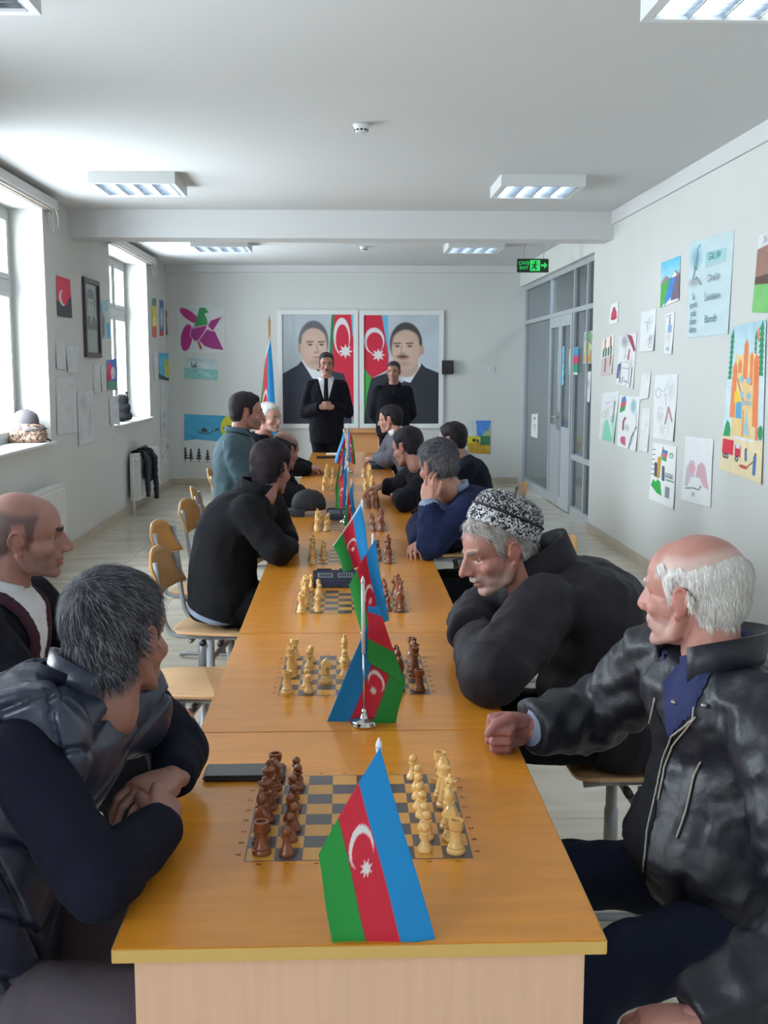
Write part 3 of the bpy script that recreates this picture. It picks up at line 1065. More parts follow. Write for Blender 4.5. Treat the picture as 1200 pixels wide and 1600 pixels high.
# ------------------------------------------------------------------ caps and bags
def cap(label, p, rz, m, name='baseball_cap', tilt=0.0, s=1.0):
    r = thing(name, label, 'cap', p, rz)
    r.rotation_euler = (0, tilt, rz)
    bm = bmesh.new()
    prof = [(0.098, 0.0), (0.100, 0.03), (0.094, 0.06), (0.078, 0.088), (0.05, 0.106), (0.02, 0.113), (0, 0.114)]
    lathe(bm, [(a * s, b * s) for a, b in prof], 24, sx=1.0, sy=0.84)
    me_ = obj('crown', bm, m, r, True)
    bm = bmesh.new()
    nu, nv = 12, 5
    g = [[[None] * (nu + 1) for _ in range(nv + 1)] for _ in range(2)]
    for si in (0, 1):
        for j in range(nv + 1):
            for i in range(nu + 1):
                t = -1.15 + 2.3 * i / nu
                rr = (0.092 + 0.075 * (j / nv) * math.cos(t) ** 0.5) * s
                x, y = rr * math.cos(t), rr * math.sin(t) * 0.84
                z = (0.012 - 0.016 * (j / nv) - 0.02 * (y / 0.1) ** 2 * (j / nv) + (0.002 if si else -0.002)) * s
                g[si][j][i] = bm.verts.new((x, y, z))
    for si in (0, 1):
        for j in range(nv):
            for i in range(nu):
                q = (g[si][j][i], g[si][j][i + 1], g[si][j + 1][i + 1], g[si][j + 1][i]); bm.faces.new(q if si else q[::-1])
    for i in range(nu):
        bm.faces.new((g[0][nv][i], g[1][nv][i], g[1][nv][i + 1], g[0][nv][i + 1]))
    for j in range(nv):
        bm.faces.new((g[0][j][0], g[1][j][0], g[1][j + 1][0], g[0][j + 1][0])); bm.faces.new((g[0][j][nu], g[0][j + 1][nu], g[1][j + 1][nu], g[1][j][nu]))
    obj('visor', bm, m, r, True)
    bm = bmesh.new(); ellip(bm, (0, 0, 0.115 * s), (0.008, 0.008, 0.005))
    obj('top_button', bm, m, r, True)
    return r


M['cap_black'] = mat('black_cloth', (26, 25, 32), 0.8, bump=(120, 0.1))
M['cap_grey'] = mat('grey_cloth', (88, 84, 90), 0.85, bump=(120, 0.1))
p = onZ(482, 806, TZ)
cap('black baseball cap lying on the table next to a chess clock', (p.x, p.y + .07, TZ + .030), math.pi + 0.3, M['cap_black'], s=1.05)
# camouflage bag with a grey cap on top on the near window sill
M['camo'] = mat('brown_pattern_cloth', (150, 118, 100), 0.8)
nt = M['camo'].node_tree; N, L = nt.nodes, nt.links
vn = N.new('ShaderNodeTexNoise'); vn.inputs['Scale'].default_value = 26; vn.inputs['Detail'].default_value = 3; vn.inputs['Distortion'].default_value = 1.5
tc = N.new('ShaderNodeTexCoord'); L.new(tc.outputs['Object'], vn.inputs['Vector'])
rp = N.new('ShaderNodeValToRGB'); rp.color_ramp.interpolation = 'CONSTANT'
for pos, c in ((0.0, (74, 54, 46)), (0.44, (128, 98, 82)), (0.52, (196, 172, 150)), (0.60, (150, 118, 98))):
    e = rp.color_ramp.elements.new(pos) if pos > 0 else rp.color_ramp.elements[0]
    e.color = (*lin(c), 1)
rp.color_ramp.elements[-1].color = (*lin((90, 66, 56)), 1)
L.new(vn.outputs['Fac'], rp.inputs[0]); L.new(rp.outputs[0], N['Principled BSDF'].inputs['Base Color'])
bx = (XL - 0.14, 8.98)
r = thing('cloth_bag', 'brown patterned cloth bag on the near window sill under a grey cap', 'bag', (bx[0], bx[1], WZ0 + .0205))
bm = bmesh.new(); loft(bm, [((0, 0, z), (a, 0, 0), (0, b, 0)) for z, a, b in ((0, .13, .12), (.02, .145, .135), (.09, .142, .13), (.135, .12, .11), (.155, .08, .08))], 20, 3.2)
me = remesh(bm, 0.009, 4); co = vco(me); co += vno(me) * (0.007 * wob(co, 45, 3))[:, None]; co[:, 2] = np.maximum(co[:, 2], 0.0); setco(me, co)
link('bag_body', me, r, M['camo'], True)
bm = bmesh.new(); tube(bm, [(0.125, 0.02, 0.03), (0.15, 0.05, 0.02), (0.162, 0.07, 0.008), (0.155, 0.10, 0.006)], 0.006, 6); obj('drawstring', bm, M['cap_black'], r, True)
cap('grey baseball cap resting on the brown patterned bag on the sill', (bx[0] - 0.015, bx[1], WZ0 + .0205 + 0.142), -0.25, M['cap_grey'], tilt=0.12, s=1.08)
r = thing('dark_bag', 'dark soft bag on the far window sill', 'bag', (XL - 0.10, 12.55, WZ0 + .0205))
bm = bmesh.new(); ellip(bm, (0, 0, .06), (.12, .13, .065)); ellip(bm, (0.01, -.02, .16), (.10, .12, .07)); ellip(bm, (0.01, -0.03, .25), (.08, .09, .06)); ellip(bm, (0.03, 0.09, .05), (.06, .09, .045))
me = remesh(bm, 0.012, 6); co = vco(me); co += vno(me) * (0.010 * wob(co, 30, 4))[:, None]; co[:, 2] = np.maximum(co[:, 2], 0); setco(me, co)
link('bag_body', me, r, M['cap_black'], True)
bm = bmesh.new(); tube(bm, [(0.05, -.05, .29), (.06, -.02, .335), (.06, .03, .33), (.05, .05, .27)], 0.008, 6); obj('strap', bm, M['cap_black'], r, True)

# dark jacket hung over the far radiator
r = thing('hung_jacket', 'dark navy jacket hanging over the far radiator below the window', 'jacket', (XL + 0.09, 12.62, 0.676))
M['jack'] = mat('navy_jacket_cloth', (30, 30, 46), 0.8, bump=(80, 0.1))
bm = bmesh.new()
nu, nv = 22, 26
P_ = []
for j in range(nv + 1):
    s = j / nv
    for i in range(nu + 1):
        u = -1 + 2 * i / nu
        if s < 0.25: x, z = -0.055 - .012, 0.0 - (0.25 - s) * 0.9
        elif s < 0.42:
            t = (s - .25) / .17; x, z = -0.062 + 0.13 * t, 0.016 + 0.012 * math.sin(math.pi * t)
        else:
            t = (s - .42) / .58; x, z = 0.072 + 0.012 * math.sin(t * 5), 0.012 - t * (0.36 - 0.04 * u * u + 0.06 * u)
        y = u * (0.28 + 0.04 * s) 
        x += 0.010 * math.sin(u * 9 + s * 4) * (1 if s > .42 else .2) + (0.012 if s > .42 else 0)
        P_.append(bm.verts.new((x, y, z)))
for j in range(nv):
    for i in range(nu):
        bm.faces.new((P_[j * (nu + 1) + i], P_[j * (nu + 1) + i + 1], P_[(j + 1) * (nu + 1) + i + 1], P_[(j + 1) * (nu + 1) + i]))
bmesh.ops.solidify(bm, geom=bm.faces[:], thickness=0.01)
obj('jacket_body', bm, M['jack'], r, True)
for y0, y1, zl in ((-0.24, -0.27, -0.50), (0.22, 0.30, -0.58)):
    bm = bmesh.new(); tube(bm, [(0.07, y0, 0.0), (0.12, y0, -0.10), (0.115, (y0 + y1) / 2, -0.30), (0.12, y1, zl)], [(.05, .03), (.065, .035), (.055, .03), (.05, .028)], 12)
    me = remesh(bm, .01, 3); co = vco(me); co += vno(me) * (0.007 * wob(co, 40, 5))[:, None]; setco(me, co); link('sleeve', me, r, M['jack'], True)
bm = bmesh.new(); tube(bm, [(0.0, -0.16, 0.034), (0.04, -0.10, 0.05), (0.05, 0.0, 0.05), (0.04, 0.10, 0.05), (0.0, 0.16, 0.034)], [(.02, .012)] * 5, 8); obj('collar', bm, M['jack'], r, True)

# black wall panel and light switch
p0 = onY(699, 574, YB)
r = thing('wall_speaker', 'small black box mounted on the back wall beside the right portrait', 'speaker', (p0.x, YB, p0.z))
obj('speaker_body', BM((-0.08, 0.08, -0.09, -0.0005, -0.095, 0.095), bev=0.004), M['black'], r)
obj('grille', BM((-0.07, 0.07, -0.094, -0.0905, -0.085, 0.085)), M['phone'], r)
p0 = onY(767, 577, YB)
r = thing('light_switch', 'white double light switch on the back wall near the glass partition', 'switch', (p0.x, YB, p0.z))
obj('plate', BM((-0.055, 0.055, -0.010, -0.0005, -0.05, 0.05), bev=0.003), M['white'], r)
for x in (-0.022, 0.022):
    obj('rocker', BM((x - 0.019, x + 0.019, -0.014, -0.0101, -0.034, 0.034), bev=0.002), M['sill'], r)
# ------------------------------------------------------------------ painted papers (flat prints as coloured grids)
class Cv:
    """a small canvas; unit coordinates, x right, y down; colours sRGB 0-255"""
    def __init__(s, w_, h_, bgc=(236, 237, 236)):
        s.w, s.h = w_, h_
        s.a = np.zeros((h_, w_, 3)); s.a[:] = bgc
        yy, xx = np.mgrid[0:h_, 0:w_]
        s.X = (xx + .5) / w_; s.Y = (yy + .5) / h_
        s.asp = w_ / h_

    def put(s, m, c):
        m = np.clip(m, 0, 1)[..., None]
        s.a = s.a * (1 - m) + np.array(c, float) * m
        return s

    def _aa(s, d):
        return np.clip(0.5 - d * s.h, 0, 1)

    def poly(s, pts, c):
        n = len(pts); ins = np.zeros(s.X.shape, bool); dm = np.full(s.X.shape, 9.0)
        X, Y = s.X * s.asp, s.Y
        for i in range(n):
            x1, y1 = pts[i][0] * s.asp, pts[i][1]; x2, y2 = pts[(i + 1) % n][0] * s.asp, pts[(i + 1) % n][1]
            cond = ((y1 > Y) != (y2 > Y))
            with np.errstate(divide='ignore', invalid='ignore'):
                xi = (x2 - x1) * (Y - y1) / (y2 - y1 if y2 != y1 else 1e-9) + x1
            ins ^= cond & (X < xi)
            L2 = (x2 - x1) ** 2 + (y2 - y1) ** 2 + 1e-12
            t = np.clip(((X - x1) * (x2 - x1) + (Y - y1) * (y2 - y1)) / L2, 0, 1)
            dm = np.minimum(dm, np.hypot(X - x1 - t * (x2 - x1), Y - y1 - t * (y2 - y1)))
        return s.put(s._aa(np.where(ins, -dm, dm)), c)

    def line(s, pts, wd, c):
        X, Y = s.X * s.asp, s.Y
        dm = np.full(s.X.shape, 9.0)
        for (a, b), (d, e) in zip(pts, pts[1:]):
            a, d = a * s.asp, d * s.asp
            L2 = (d - a) ** 2 + (e - b) ** 2 + 1e-12
            t = np.clip(((X - a) * (d - a) + (Y - b) * (e - b)) / L2, 0, 1)
            dm = np.minimum(dm, np.hypot(X - a - t * (d - a), Y - b - t * (e - b)))
        return s.put(s._aa(dm - wd / 2), c)

    def ell(s, cx, cy, rx, ry, c, rot=0.0, soft=0.0):
        dx, dy = (s.X - cx) * s.asp, s.Y - cy
        ca, sa = math.cos(rot), math.sin(rot)
        u = (dx * ca + dy * sa) / (rx * s.asp); v = (-dx * sa + dy * ca) / ry
        d = (np.sqrt(u * u + v * v) - 1) * min(rx * s.asp, ry)
        if soft: return s.put(np.clip(0.5 - d / soft, 0, 1), c)
        return s.put(s._aa(d), c)

    def rect(s, x0, y0, x1, y1, c):
        return s.poly([(x0, y0), (x1, y0), (x1, y1), (x0, y1)], c)

    def grad(s, y0, y1, c0, c1, x0=0, x1=1):
        t = np.clip((s.Y - y0) / (y1 - y0), 0, 1)[..., None]
        m = ((s.Y >= y0) & (s.Y <= y1) & (s.X >= x0) & (s.X <= x1))[..., None]
        s.a = np.where(m, np.array(c0) * (1 - t) + np.array(c1) * t, s.a); return s

    def noise(s, amt, sx=8, sy=8, seed=1):
        p = np.stack([s.X.ravel() * sx, s.Y.ravel() * sy, np.zeros(s.X.size)], 1)
        s.a = s.a + (wob(p, 3.0, seed) * amt).reshape(s.h, s.w)[..., None]; return s

    def star(s, cx, cy, r, c, n=8, inner=0.5):
        pts = []
        for k in range(2 * n):
            rr = r if k % 2 == 0 else r * inner
            a = math.pi * k / n - math.pi / 2
            pts.append((cx + rr * math.cos(a) / s.asp, cy + rr * math.sin(a)))
        return s.poly(pts, c)


def to_lin(a):
    a = np.clip(a, 0, 255) / 255.0
    return np.where(a <= 0.04045, a / 12.92, ((a + 0.055) / 1.055) ** 2.4)


def sheet_mesh(name, TLc, TRc, BRc, BLc, cv, nrm, curl=0.004, thick=0.0008, off=0.0012, seed=0):
    """the painted sheet as a grid hung on a wall; nrm points into the room"""
    H, W_ = cv.h, cv.w
    v, u = np.mgrid[0:H, 0:W_]
    u = (u / (W_ - 1)).ravel()[:, None]; v = (v / (H - 1)).ravel()[:, None]
    TLc, TRc, BRc, BLc, nrm = [np.array(q, float) for q in (TLc, TRc, BRc, BLc, nrm)]
    co = (TLc * (1 - u) + TRc * u) * (1 - v) + (BLc * (1 - u) + BRc * u) * v
    r_ = np.random.default_rng(seed + 11)
    c = r_.uniform(0.2, 1.0, 4) * curl
    lift = off + thick + c[0] * (v ** 3) + c[1] * np.abs(2 * u - 1) ** 4 * v + c[2] * 0.4 * (1 + np.sin(4 * v + 3 * u + seed))
    front = co + nrm * lift
    faces = []
    idx = np.arange(H * W_).reshape(H, W_)
    q = np.stack([idx[:-1, :-1], idx[1:, :-1], idx[1:, 1:], idx[:-1, 1:]], -1).reshape(-1, 4)
    faces = [tuple(int(z) for z in f) for f in q]
    border = list(idx[0, :]) + list(idx[1:, -1]) + list(idx[-1, -2::-1]) + list(idx[-2:0, 0])
    nb = len(front)
    back = front[border] - nrm * thick
    allco = np.concatenate([front, back])
    m = len(border)
    for k in range(m):
        faces.append((int(border[k]), int(border[(k + 1) % m]), nb + (k + 1) % m, nb + k))
    me = mesh_np(name, allco, faces)
    cols = to_lin(cv.a.reshape(-1, 3))
    color_attr(me, np.concatenate([cols, cols[border] * 0 + to_lin(np.array([[228, 228, 226]]))]))
    return me


def paper(label, quad, cv, wall, cat='drawing', group=None, name='child_drawing', curl=0.006, seed=None):
    """quad: photo pixels TL,TR,BR,BL turned into points of the wall plane"""
    if wall == 'R': pts = [onX(x, y, XR) for x, y in quad]; n = (-1, 0, 0)
    elif wall == 'L': pts = [onX(x, y, XL) for x, y in quad]; n = (1, 0, 0)
    elif wall == 'G': pts = [onX(x, y, PX + 0.024) for x, y in quad]; n = (-1, 0, 0)
    elif wall == 'D': pts = [onX(x, y, PX + 0.008) for x, y in quad]; n = (-1, 0, 0)
    else: pts = [onY(x, y, YB) for x, y in quad]; n = (0, -1, 0)
    seed = seed if seed is not None else int(abs(quad[0][0] * 7 + quad[0][1]))
    me = sheet_mesh(name, *pts, cv, n, curl=curl, seed=seed)
    o = link(name, me, None, M['print'], True)
    return tag(o, label, cat, group)


BLUE, RED, GREEN = (0, 140, 205), (205, 28, 58), (30, 150, 62)
GR = 'papers pinned on the drawing wall'
GL = 'papers pinned on the window wall'


def sketch(w_, h_, seed, dark=120, n=9, bgc=(226, 229, 231)):
    """a faint pencil sketch"""
    r_ = np.random.default_rng(seed)
    cv = Cv(w_, h_, bgc)
    for _ in range(n):
        x, y = r_.uniform(.15, .85), r_.uniform(.12, .88)
        g = dark + 28 + r_.uniform(0, 60)
        k = r_.integers(0, 4)
        if k == 0: cv.ell(x, y, r_.uniform(.05, .16), r_.uniform(.03, .12), tuple(min(v, 206) for v in (g + 30, g + 33, g + 38)), soft=0.08)
        elif k == 1:
            cv.line([(x, y), (x + r_.normal() * .05, y + r_.uniform(.08, .25))], .012, (g, g + 3, g + 8))
        elif k == 2:
            pts = [(x + .13 * math.cos(a) * r_.uniform(.7, 1), y + .09 * math.sin(a) * r_.uniform(.7, 1)) for a in np.linspace(0, 5.5, 9)]
            cv.line(pts, .010, (g, g, g + 6))
        else:
            cv.line([(x - .15, y), (x, y + r_.normal() * .03), (x + .15, y + r_.normal() * .02)], .010, (g, g, g + 6))
    cv.noise(3, 6, 6, seed)
    return cv


# --- right wall
cv = Cv(46, 100); cv.grad(0, .45, (90, 190, 225), (170, 215, 230)); cv.poly([(0, .45), (.25, .32), (.5, .42), (.75, .28), (1, .4), (1, .62), (0, .6)], (150, 130, 140)); cv.poly([(.55, .42), (.72, .3), (.85, .42)], (235, 232, 230))
cv.poly([(0, .5), (.45, .42), (.5, .7), (.1, 1), (0, 1)], (70, 165, 75)); cv.poly([(.5, .42), (.78, .45), (.72, .8), (.2, 1), (.3, .75)], (60, 130, 205)); cv.poly([(.78, .42), (1, .4), (1, .95), (.55, .93)], (112, 98, 120)); cv.noise(6, 10, 12, 3)
paper('mountain landscape painting with blue river and green bank high on the drawing wall', [(1034, 411), (1064, 399), (1062, 469), (1033, 481)], cv, 'R', 'painting', GR, 'painting')

cv = Cv(110, 200, (196, 216, 222)); cv.noise(4, 5, 8, 5)
cv.ell(.18, .18, .10, .08, (120, 170, 190), soft=.1); cv.line([(.2, .1), (.27, .06)], .02, (80, 160, 200)); cv.line([(.15, .28), (.22, .12), (.2, .3)], .02, (110, 140, 150)); cv.line([(.17, .28), (.1, .44), (.2, .38), (.32, .46)], .018, (95, 105, 115))
cv.ell(.15, .43, .13, .035, (160, 165, 172), soft=.05)
cv.rect(.40, .15, .86, .26, (160, 205, 208)); cv.poly([(.40, .26), (.86, .26), (.86, .29), (.40, .31)], (176, 200, 206))
pos_txt = [('Gəl, də', .62, .20, .085, (70, 140, 145)), ('Cəmilər', .63, .42, .085, (140, 142, 160)), ('İstədiklərin', .62, .61, .075, (110, 130, 145)), ('Bizimdir', .60, .83, .085, (90, 125, 132))]
big = paper('large pale blue paper with four lines of hand lettering high on the wall', [(1078, 379), (1148, 359), (1139, 522), (1074, 528)], cv, 'R', 'poster', GR, 'lettered_poster', curl=0.004)
p_tl, p_tr, p_br, p_bl = [onX(x, y, XR) for x, y in ((1078, 379), (1148, 359), (1139, 522), (1074, 528))]
RW = Matrix.Rotation(-math.pi / 2, 4, 'Z') @ Matrix.Rotation(math.pi / 2, 4, 'X')   # reads from inside the room on the +x wall


def wall_text(parent, s_, u, v, size, col, q=(p_tl, p_tr, p_br, p_bl), off=0.012, name='lettering'):
    c = (q[0] * (1 - u) + q[1] * u) * (1 - v) + (q[3] * (1 - u) + q[2] * u) * v
    me = text_mesh(s_, size, 0.0002)
    me.transform(Matrix.Translation((XR - off, c.y, c.z)) @ RW)
    k = 'ink_%d_%d_%d' % col
    if k not in M: M[k] = mat(k, col, 0.7)
    return link(name, me, parent, M[k])


for s_, u, v, sz, c in pos_txt:
    hgt = (p_tr - p_br).length
    wall_text(big, s_, u, v, hgt * sz * 1.35, c)
for k, s_ in enumerate(('Su', 'içmək', 'qalıb', 'bizim', 'dünya')):
    wall_text(big, s_, .17, .58 + k * .085, 0.065, (100, 112, 122))

cv = Cv(60, 90, (222, 224, 226)); cv.poly([(0, .2), (1, .05), (1, .62), (0, .64)], (150, 110, 98)); cv.poly([(.0, .55), (1, .45), (1, .66), (0, .66)], (90, 62, 52)); cv.rect(0, .64, .55, 1, (120, 190, 110)); cv.rect(.55, .5, 1, 1, (205, 214, 205)); cv.ell(.75, .5, .22, .16, (226, 224, 220)); cv.ell(.8, .4, .18, .1, (170, 120, 90)); cv.noise(6, 8, 8, 9)
pv = paper('brown and green painting cut off by the edge of the picture, above the orange building', [(1186, 366), (1252, 347), (1247, 490), (1178, 488)], cv, 'R', 'painting', GR, 'painting')
q4 = [onX(x, y, XR) for x, y in ((1186, 366), (1252, 347), (1247, 490), (1178, 488))]
wall_text(pv, 'İV', .22, .10, 0.05, (90, 95, 110), q4)

# orange building picture
cv = Cv(110, 290, (205, 222, 230))
cv.grad(0, .25, (170, 205, 220), (205, 222, 228))
for (x, w_, y0) in ((.06, .10, .02), (.88, .12, 0), (.74, .06, .05)):
    for k in range(9):
        yy = y0 + k * .035
        cv.poly([(x - w_ * .5, yy + .06), (x + w_ * .3, yy), (x + w_ * .7, yy + .06)], (35, 130, 92))
cv.rect(.22, .20, .78, .74, (232, 200, 140))
for x0, x1, y0, y1 in ((.15, .28, .24, .62), (.72, .86, .2, .66), (.44, .56, .10, .36), (.30, .40, .22, .32), (.62, .70, .18, .4), (.78, .84, .03, .12)):
    cv.poly([(x0, y1), (x0, y0 + .04), ((x0 + x1) / 2, y0), (x1, y0 + .04), (x1, y1)], (226, 128, 76))
cv.rect(.24, .44, .40, .52, (238, 196, 50)); cv.line([(.3, .36), (.5, .52)], .012, (150, 110, 110))
for x, y in ((.42, .36), (.60, .37), (.44, .46), (.62, .47)): cv.ell(x, y, .06, .022, (150, 190, 205))
cv.rect(.30, .53, .46, .62, (90, 165, 205)); cv.ell(.38, .53, .08, .02, (90, 165, 205)); cv.rect(.44, .50, .7, .53, (180, 180, 180)); cv.poly([(.5, .72), (.58, .55), (.66, .72)], (165, 195, 210)); cv.rect(.48, .56, .52, .74, (220, 140, 90)); cv.rect(.8, .66, .88, .76, (226, 130, 80))
cv.rect(.0, .74, 1, 1, (232, 214, 176)); cv.rect(.30, .74, .78, .76, (225, 228, 225))
cv.poly([(.02, .76), (.06, .68), (.1, .64), (.16, .66), (.2, .70), (.2, .75)], (30, 150, 85)); cv.ell(.93, .69, .06, .045, (25, 140, 85))
cv.rect(.03, .775, .30, .875, (206, 30, 62)); cv.rect(.34, .80, .48, .875, (200, 40, 72)); cv.rect(.36, .79, .46, .82, (220, 226, 235))
for x in (.09, .15, .39): cv.ell(x, .89, .042, .020, (55, 52, 56)); cv.ell(x, .89, .020, .010, (190, 190, 190))
cv.line([(.6, .82), (.61, .88)], .02, (70, 110, 160)); cv.ell(.61, .81, .02, .008, (90, 70, 60)); cv.line([(.82, .85), (.81, .95)], .028, (60, 110, 175)); cv.ell(.83, .83, .025, .010, (90, 70, 60)); cv.line([(.78, .88), (.62, .93)], .008, (120, 80, 60)); cv.ell(.56, .93, .10, .012, (180, 70, 50))
cv.noise(7, 7, 16, 4)
paper('tall orange building painting with red truck and street sweepers', [(1143, 511), (1199, 499), (1192, 757), (1128, 733)], cv, 'R', 'painting', GR, 'painting')

cv = Cv(22, 44); cv.ell(.5, .55, .3, .25, (196, 60, 84)); cv.ell(.5, .3, .16, .10, (140, 60, 70)); cv.ell(.5, .7, .34, .12, (186, 50, 80))
paper('small sheet with a single red doll shape, topmost beside the partition', [(955, 477), (967, 470), (966, 504), (953, 507)], cv, 'R', 'drawing', GR)
cv = Cv(28, 70); 
for x, c in ((.3, (200, 120, 60)), (.75, (190, 90, 50))): cv.line([(x, .05), (x, .28)], .05, c)
for x in (.2, .4, .6, .8): cv.line([(x, .3), (x, .48)], .05, (60, 90, 80))
cv.rect(.05, .52, .95, .98, (206, 190, 190)); cv.line([(.4, .55), (.4, .9)], .03, (110, 50, 50)); cv.line([(.8, .5), (.8, .75)], .03, (100, 60, 60))
paper('small drawing of figures with torches nearest the partition edge', [(942, 531), (960, 522), (957, 584), (938, 588)], cv, 'R', 'drawing', GR)
cv = sketch(46, 120, 21, 90, 12); cv.poly([(.45, .0), (.75, .05), (.98, .3), (.9, .34), (.6, .12)], (150, 60, 84)); cv.line([(.65, .3), (.6, .48)], .03, (170, 50, 70)); cv.line([(.12, .6), (.06, .85)], .05, (84, 84, 140)); cv.line([(.2, .55), (.2, .95)], .02, (60, 60, 80)); cv.line([(.85, .62), (.82, .98)], .02, (60, 60, 80)); cv.line([(.3, .65), (.7, .65), (.7, .9), (.3, .9)], .012, (120, 125, 135))
paper('drawing of guards under a dark red ribbon beside the torch drawing', [(968, 524), (996, 520), (990, 608), (964, 600)], cv, 'R', 'drawing', GR)
paper('pencil sketch of a small creature below the mountain landscape, left one', [(1003, 488), (1026, 482), (1023, 548), (1001, 550)], sketch(40, 100, 22, 110, 12), 'R', 'drawing', GR)
cv = sketch(28, 100, 23, 150, 3); cv.line([(.5, .12), (.5, .3)], .03, (90, 80, 120)); cv.rect(.3, .3, .75, .48, (140, 165, 205)); cv.ell(.4, .88, .2, .05, (160, 178, 180)); cv.line([(.2, .08), (.6, .06)], .02, (90, 95, 100))
paper('narrow white sheet with a small blue figure below the mountain landscape', [(1041, 491), (1055, 487), (1051, 553), (1039, 552)], cv, 'R', 'drawing', GR)
cv = sketch(42, 120, 24, 120, 6); cv.poly([(.2, 1), (.3, .62), (.45, .55), (.95, 1)], (130, 205, 175)); cv.poly([(.6, .5), (.9, .45), (1, .9), (.9, 1)], (170, 215, 200)); cv.line([(.8, .2), (.78, .6)], .03, (120, 135, 138))
paper('drawing with a mint green cloth at the lower left of the papers', [(942, 614), (968, 611), (960, 692), (937, 685)], cv, 'R', 'drawing', GR)
cv = Cv(52, 130, (232, 234, 236)); cv.poly([(.06, .3), (.12, .05), (.3, .0), (.36, .1), (.32, .26)], (70, 120, 180)); cv.poly([(.06, .26), (.1, .14), (.34, .1), (.33, .2)], (205, 80, 80)); cv.poly([(.06, .34), (.07, .24), (.34, .18), (.3, .28)], (50, 150, 90)); cv.ell(.72, .18, .12, .12, (150, 185, 195), soft=.04); cv.line([(.35, .42), (.26, .5), (.26, .65)], .035, (150, 70, 90)); cv.poly([(.14, .86), (.2, .78), (.4, .78), (.42, .95), (.2, .92)], (205, 90, 120)); cv.line([(.6, .98), (.7, .75), (.92, .55)], .02, (60, 64, 78)); cv.line([(.85, .3), (.9, .5), (.7, .9)], .012, (140, 155, 160)); cv.ell(.45, .6, .1, .05, (190, 196, 200), soft=.05)
paper('drawing of a waving three coloured flag and a grey rifle', [(969, 618), (1001, 620), (995, 706), (966, 697)], cv, 'R', 'drawing', GR)
paper('faint narrow sheet above the rifle drawing, nearly blank', [(1002, 586), (1018, 581), (1014, 622), (1001, 625)], sketch(24, 60, 25, 170, 4), 'R', 'drawing', GR)
cv = sketch(50, 140, 26, 140, 12); cv.line([(.55, .75), (.66, .5), (.85, .7)], .03, (176, 130, 138))
paper('large faint pencil drawing of an arch beside the rifle drawing', [(1024, 586), (1060, 584), (1054, 690), (1022, 684)], cv, 'R', 'drawing', GR)
paper('faint narrow sheet between the rifle drawing and the arch drawing', [(1004, 638), (1017, 638), (1013, 707), (1000, 703)], sketch(22, 90, 27, 165, 5), 'R', 'drawing', GR)
cv = Cv(64, 150, (234, 235, 236)); cv.line([(.45, .05), (.38, .3)], .015, (60, 60, 80)); cv.poly([(.46, .08), (.66, .10), (.64, .16), (.45, .14)], (70, 120, 180)); cv.poly([(.45, .14), (.64, .16), (.62, .22), (.44, .20)], (210, 90, 110)); cv.poly([(.44, .2), (.62, .22), (.6, .28), (.43, .26)], (50, 150, 90)); cv.line([(.32, .25), (.30, .55)], .07, (190, 150, 60)); cv.line([(.18, .35), (.2, .55)], .05, (64, 66, 90)); cv.line([(.5, .38), (.52, .58)], .05, (70, 90, 110))
cv.poly([(.04, .74), (.12, .62), (.22, .66), (.3, .6), (.42, .64), (.5, .86), (.3, .84)], (30, 160, 62)); cv.ell(.8, .16, .08, .045, (80, 165, 100)); cv.ell(.8, .165, .04, .022, (234, 235, 236)); cv.rect(.62, .56, .96, .58, (60, 140, 120)); cv.rect(.62, .68, .8, .86, (130, 134, 140))
for k in range(6): cv.line([(-.02, .12 + k * .085), (.12, .11 + k * .085)], .014, (90, 95, 100))
ps = paper('white poster with small flag, green grass and dark lettering, lowest on the wall', [(1021, 692), (1058, 698), (1054, 796), (1016, 780)], cv, 'R', 'poster', GR, 'lettered_poster')
q5 = [onX(x, y, XR) for x, y in ((1021, 692), (1058, 698), (1054, 796), (1016, 780))]
wall_text(ps, 'VƏTƏN', .78, .50, 0.055, (40, 70, 70), q5)
cv = Cv(70, 150, (230, 232, 235)); cv.poly([(.1, .75), (.12, .5), (.25, .36), (.4, .36), (.44, .6), (.3, .62), (.2, .78)], (196, 190, 200)); cv.ell(.33, .48, .12, .08, (216, 165, 180)); cv.poly([(.46, .6), (.52, .42), (.66, .36), (.78, .42), (.92, .75), (.75, .72), (.62, .6)], (212, 170, 184)); cv.line([(.14, .8), (.4, .77), (.6, .78), (.66, .72)], .02, (120, 122, 136)); cv.rect(.38, .83, .46, .90, (165, 165, 176)); cv.noise(3, 6, 6, 4)
paper('white sheet with a pair of pale pink wings at the lower right', [(1071, 681), (1116, 686), (1111, 793), (1066, 781)], cv, 'R', 'drawing', GR)

# --- papers on the glass partition
cv = Cv(14, 70, (110, 185, 215)); cv.noise(22, 4, 12, 5)
paper('narrow pale blue strip stuck on the left glass door', [(872, 543), (882, 541), (881, 602), (871, 602)], cv, 'D', 'paper', 'papers on the partition', 'paper_strip', curl=0.002)
cv = Cv(24, 52, (214, 222, 226)); cv.rect(.32, .02, 1, .34, (60, 150, 195)); cv.rect(.32, .30, 1, .62, (205, 60, 90)); cv.rect(.32, .6, 1, .9, (40, 150, 110)); cv.rect(0, .72, .4, .98, (120, 195, 190))
paper('small flag picture stuck on the right glass door', [(890, 545), (904, 542), (903, 586), (889, 585)], cv, 'D', 'picture', 'papers on the partition', 'flag_picture', curl=0.002)
cv = Cv(28, 80, (176, 188, 190)); cv.ell(.5, .2, .4, .2, (120, 165, 120)); cv.ell(.45, .5, .42, .22, (196, 204, 150)); cv.ell(.4, .84, .35, .15, (216, 164, 50)); cv.line([(.2, .1), (.8, .4)], .03, (60, 80, 60)); cv.line([(.75, .6), (.8, .95)], .04, (150, 110, 60)); cv.noise(16, 10, 16, 6)
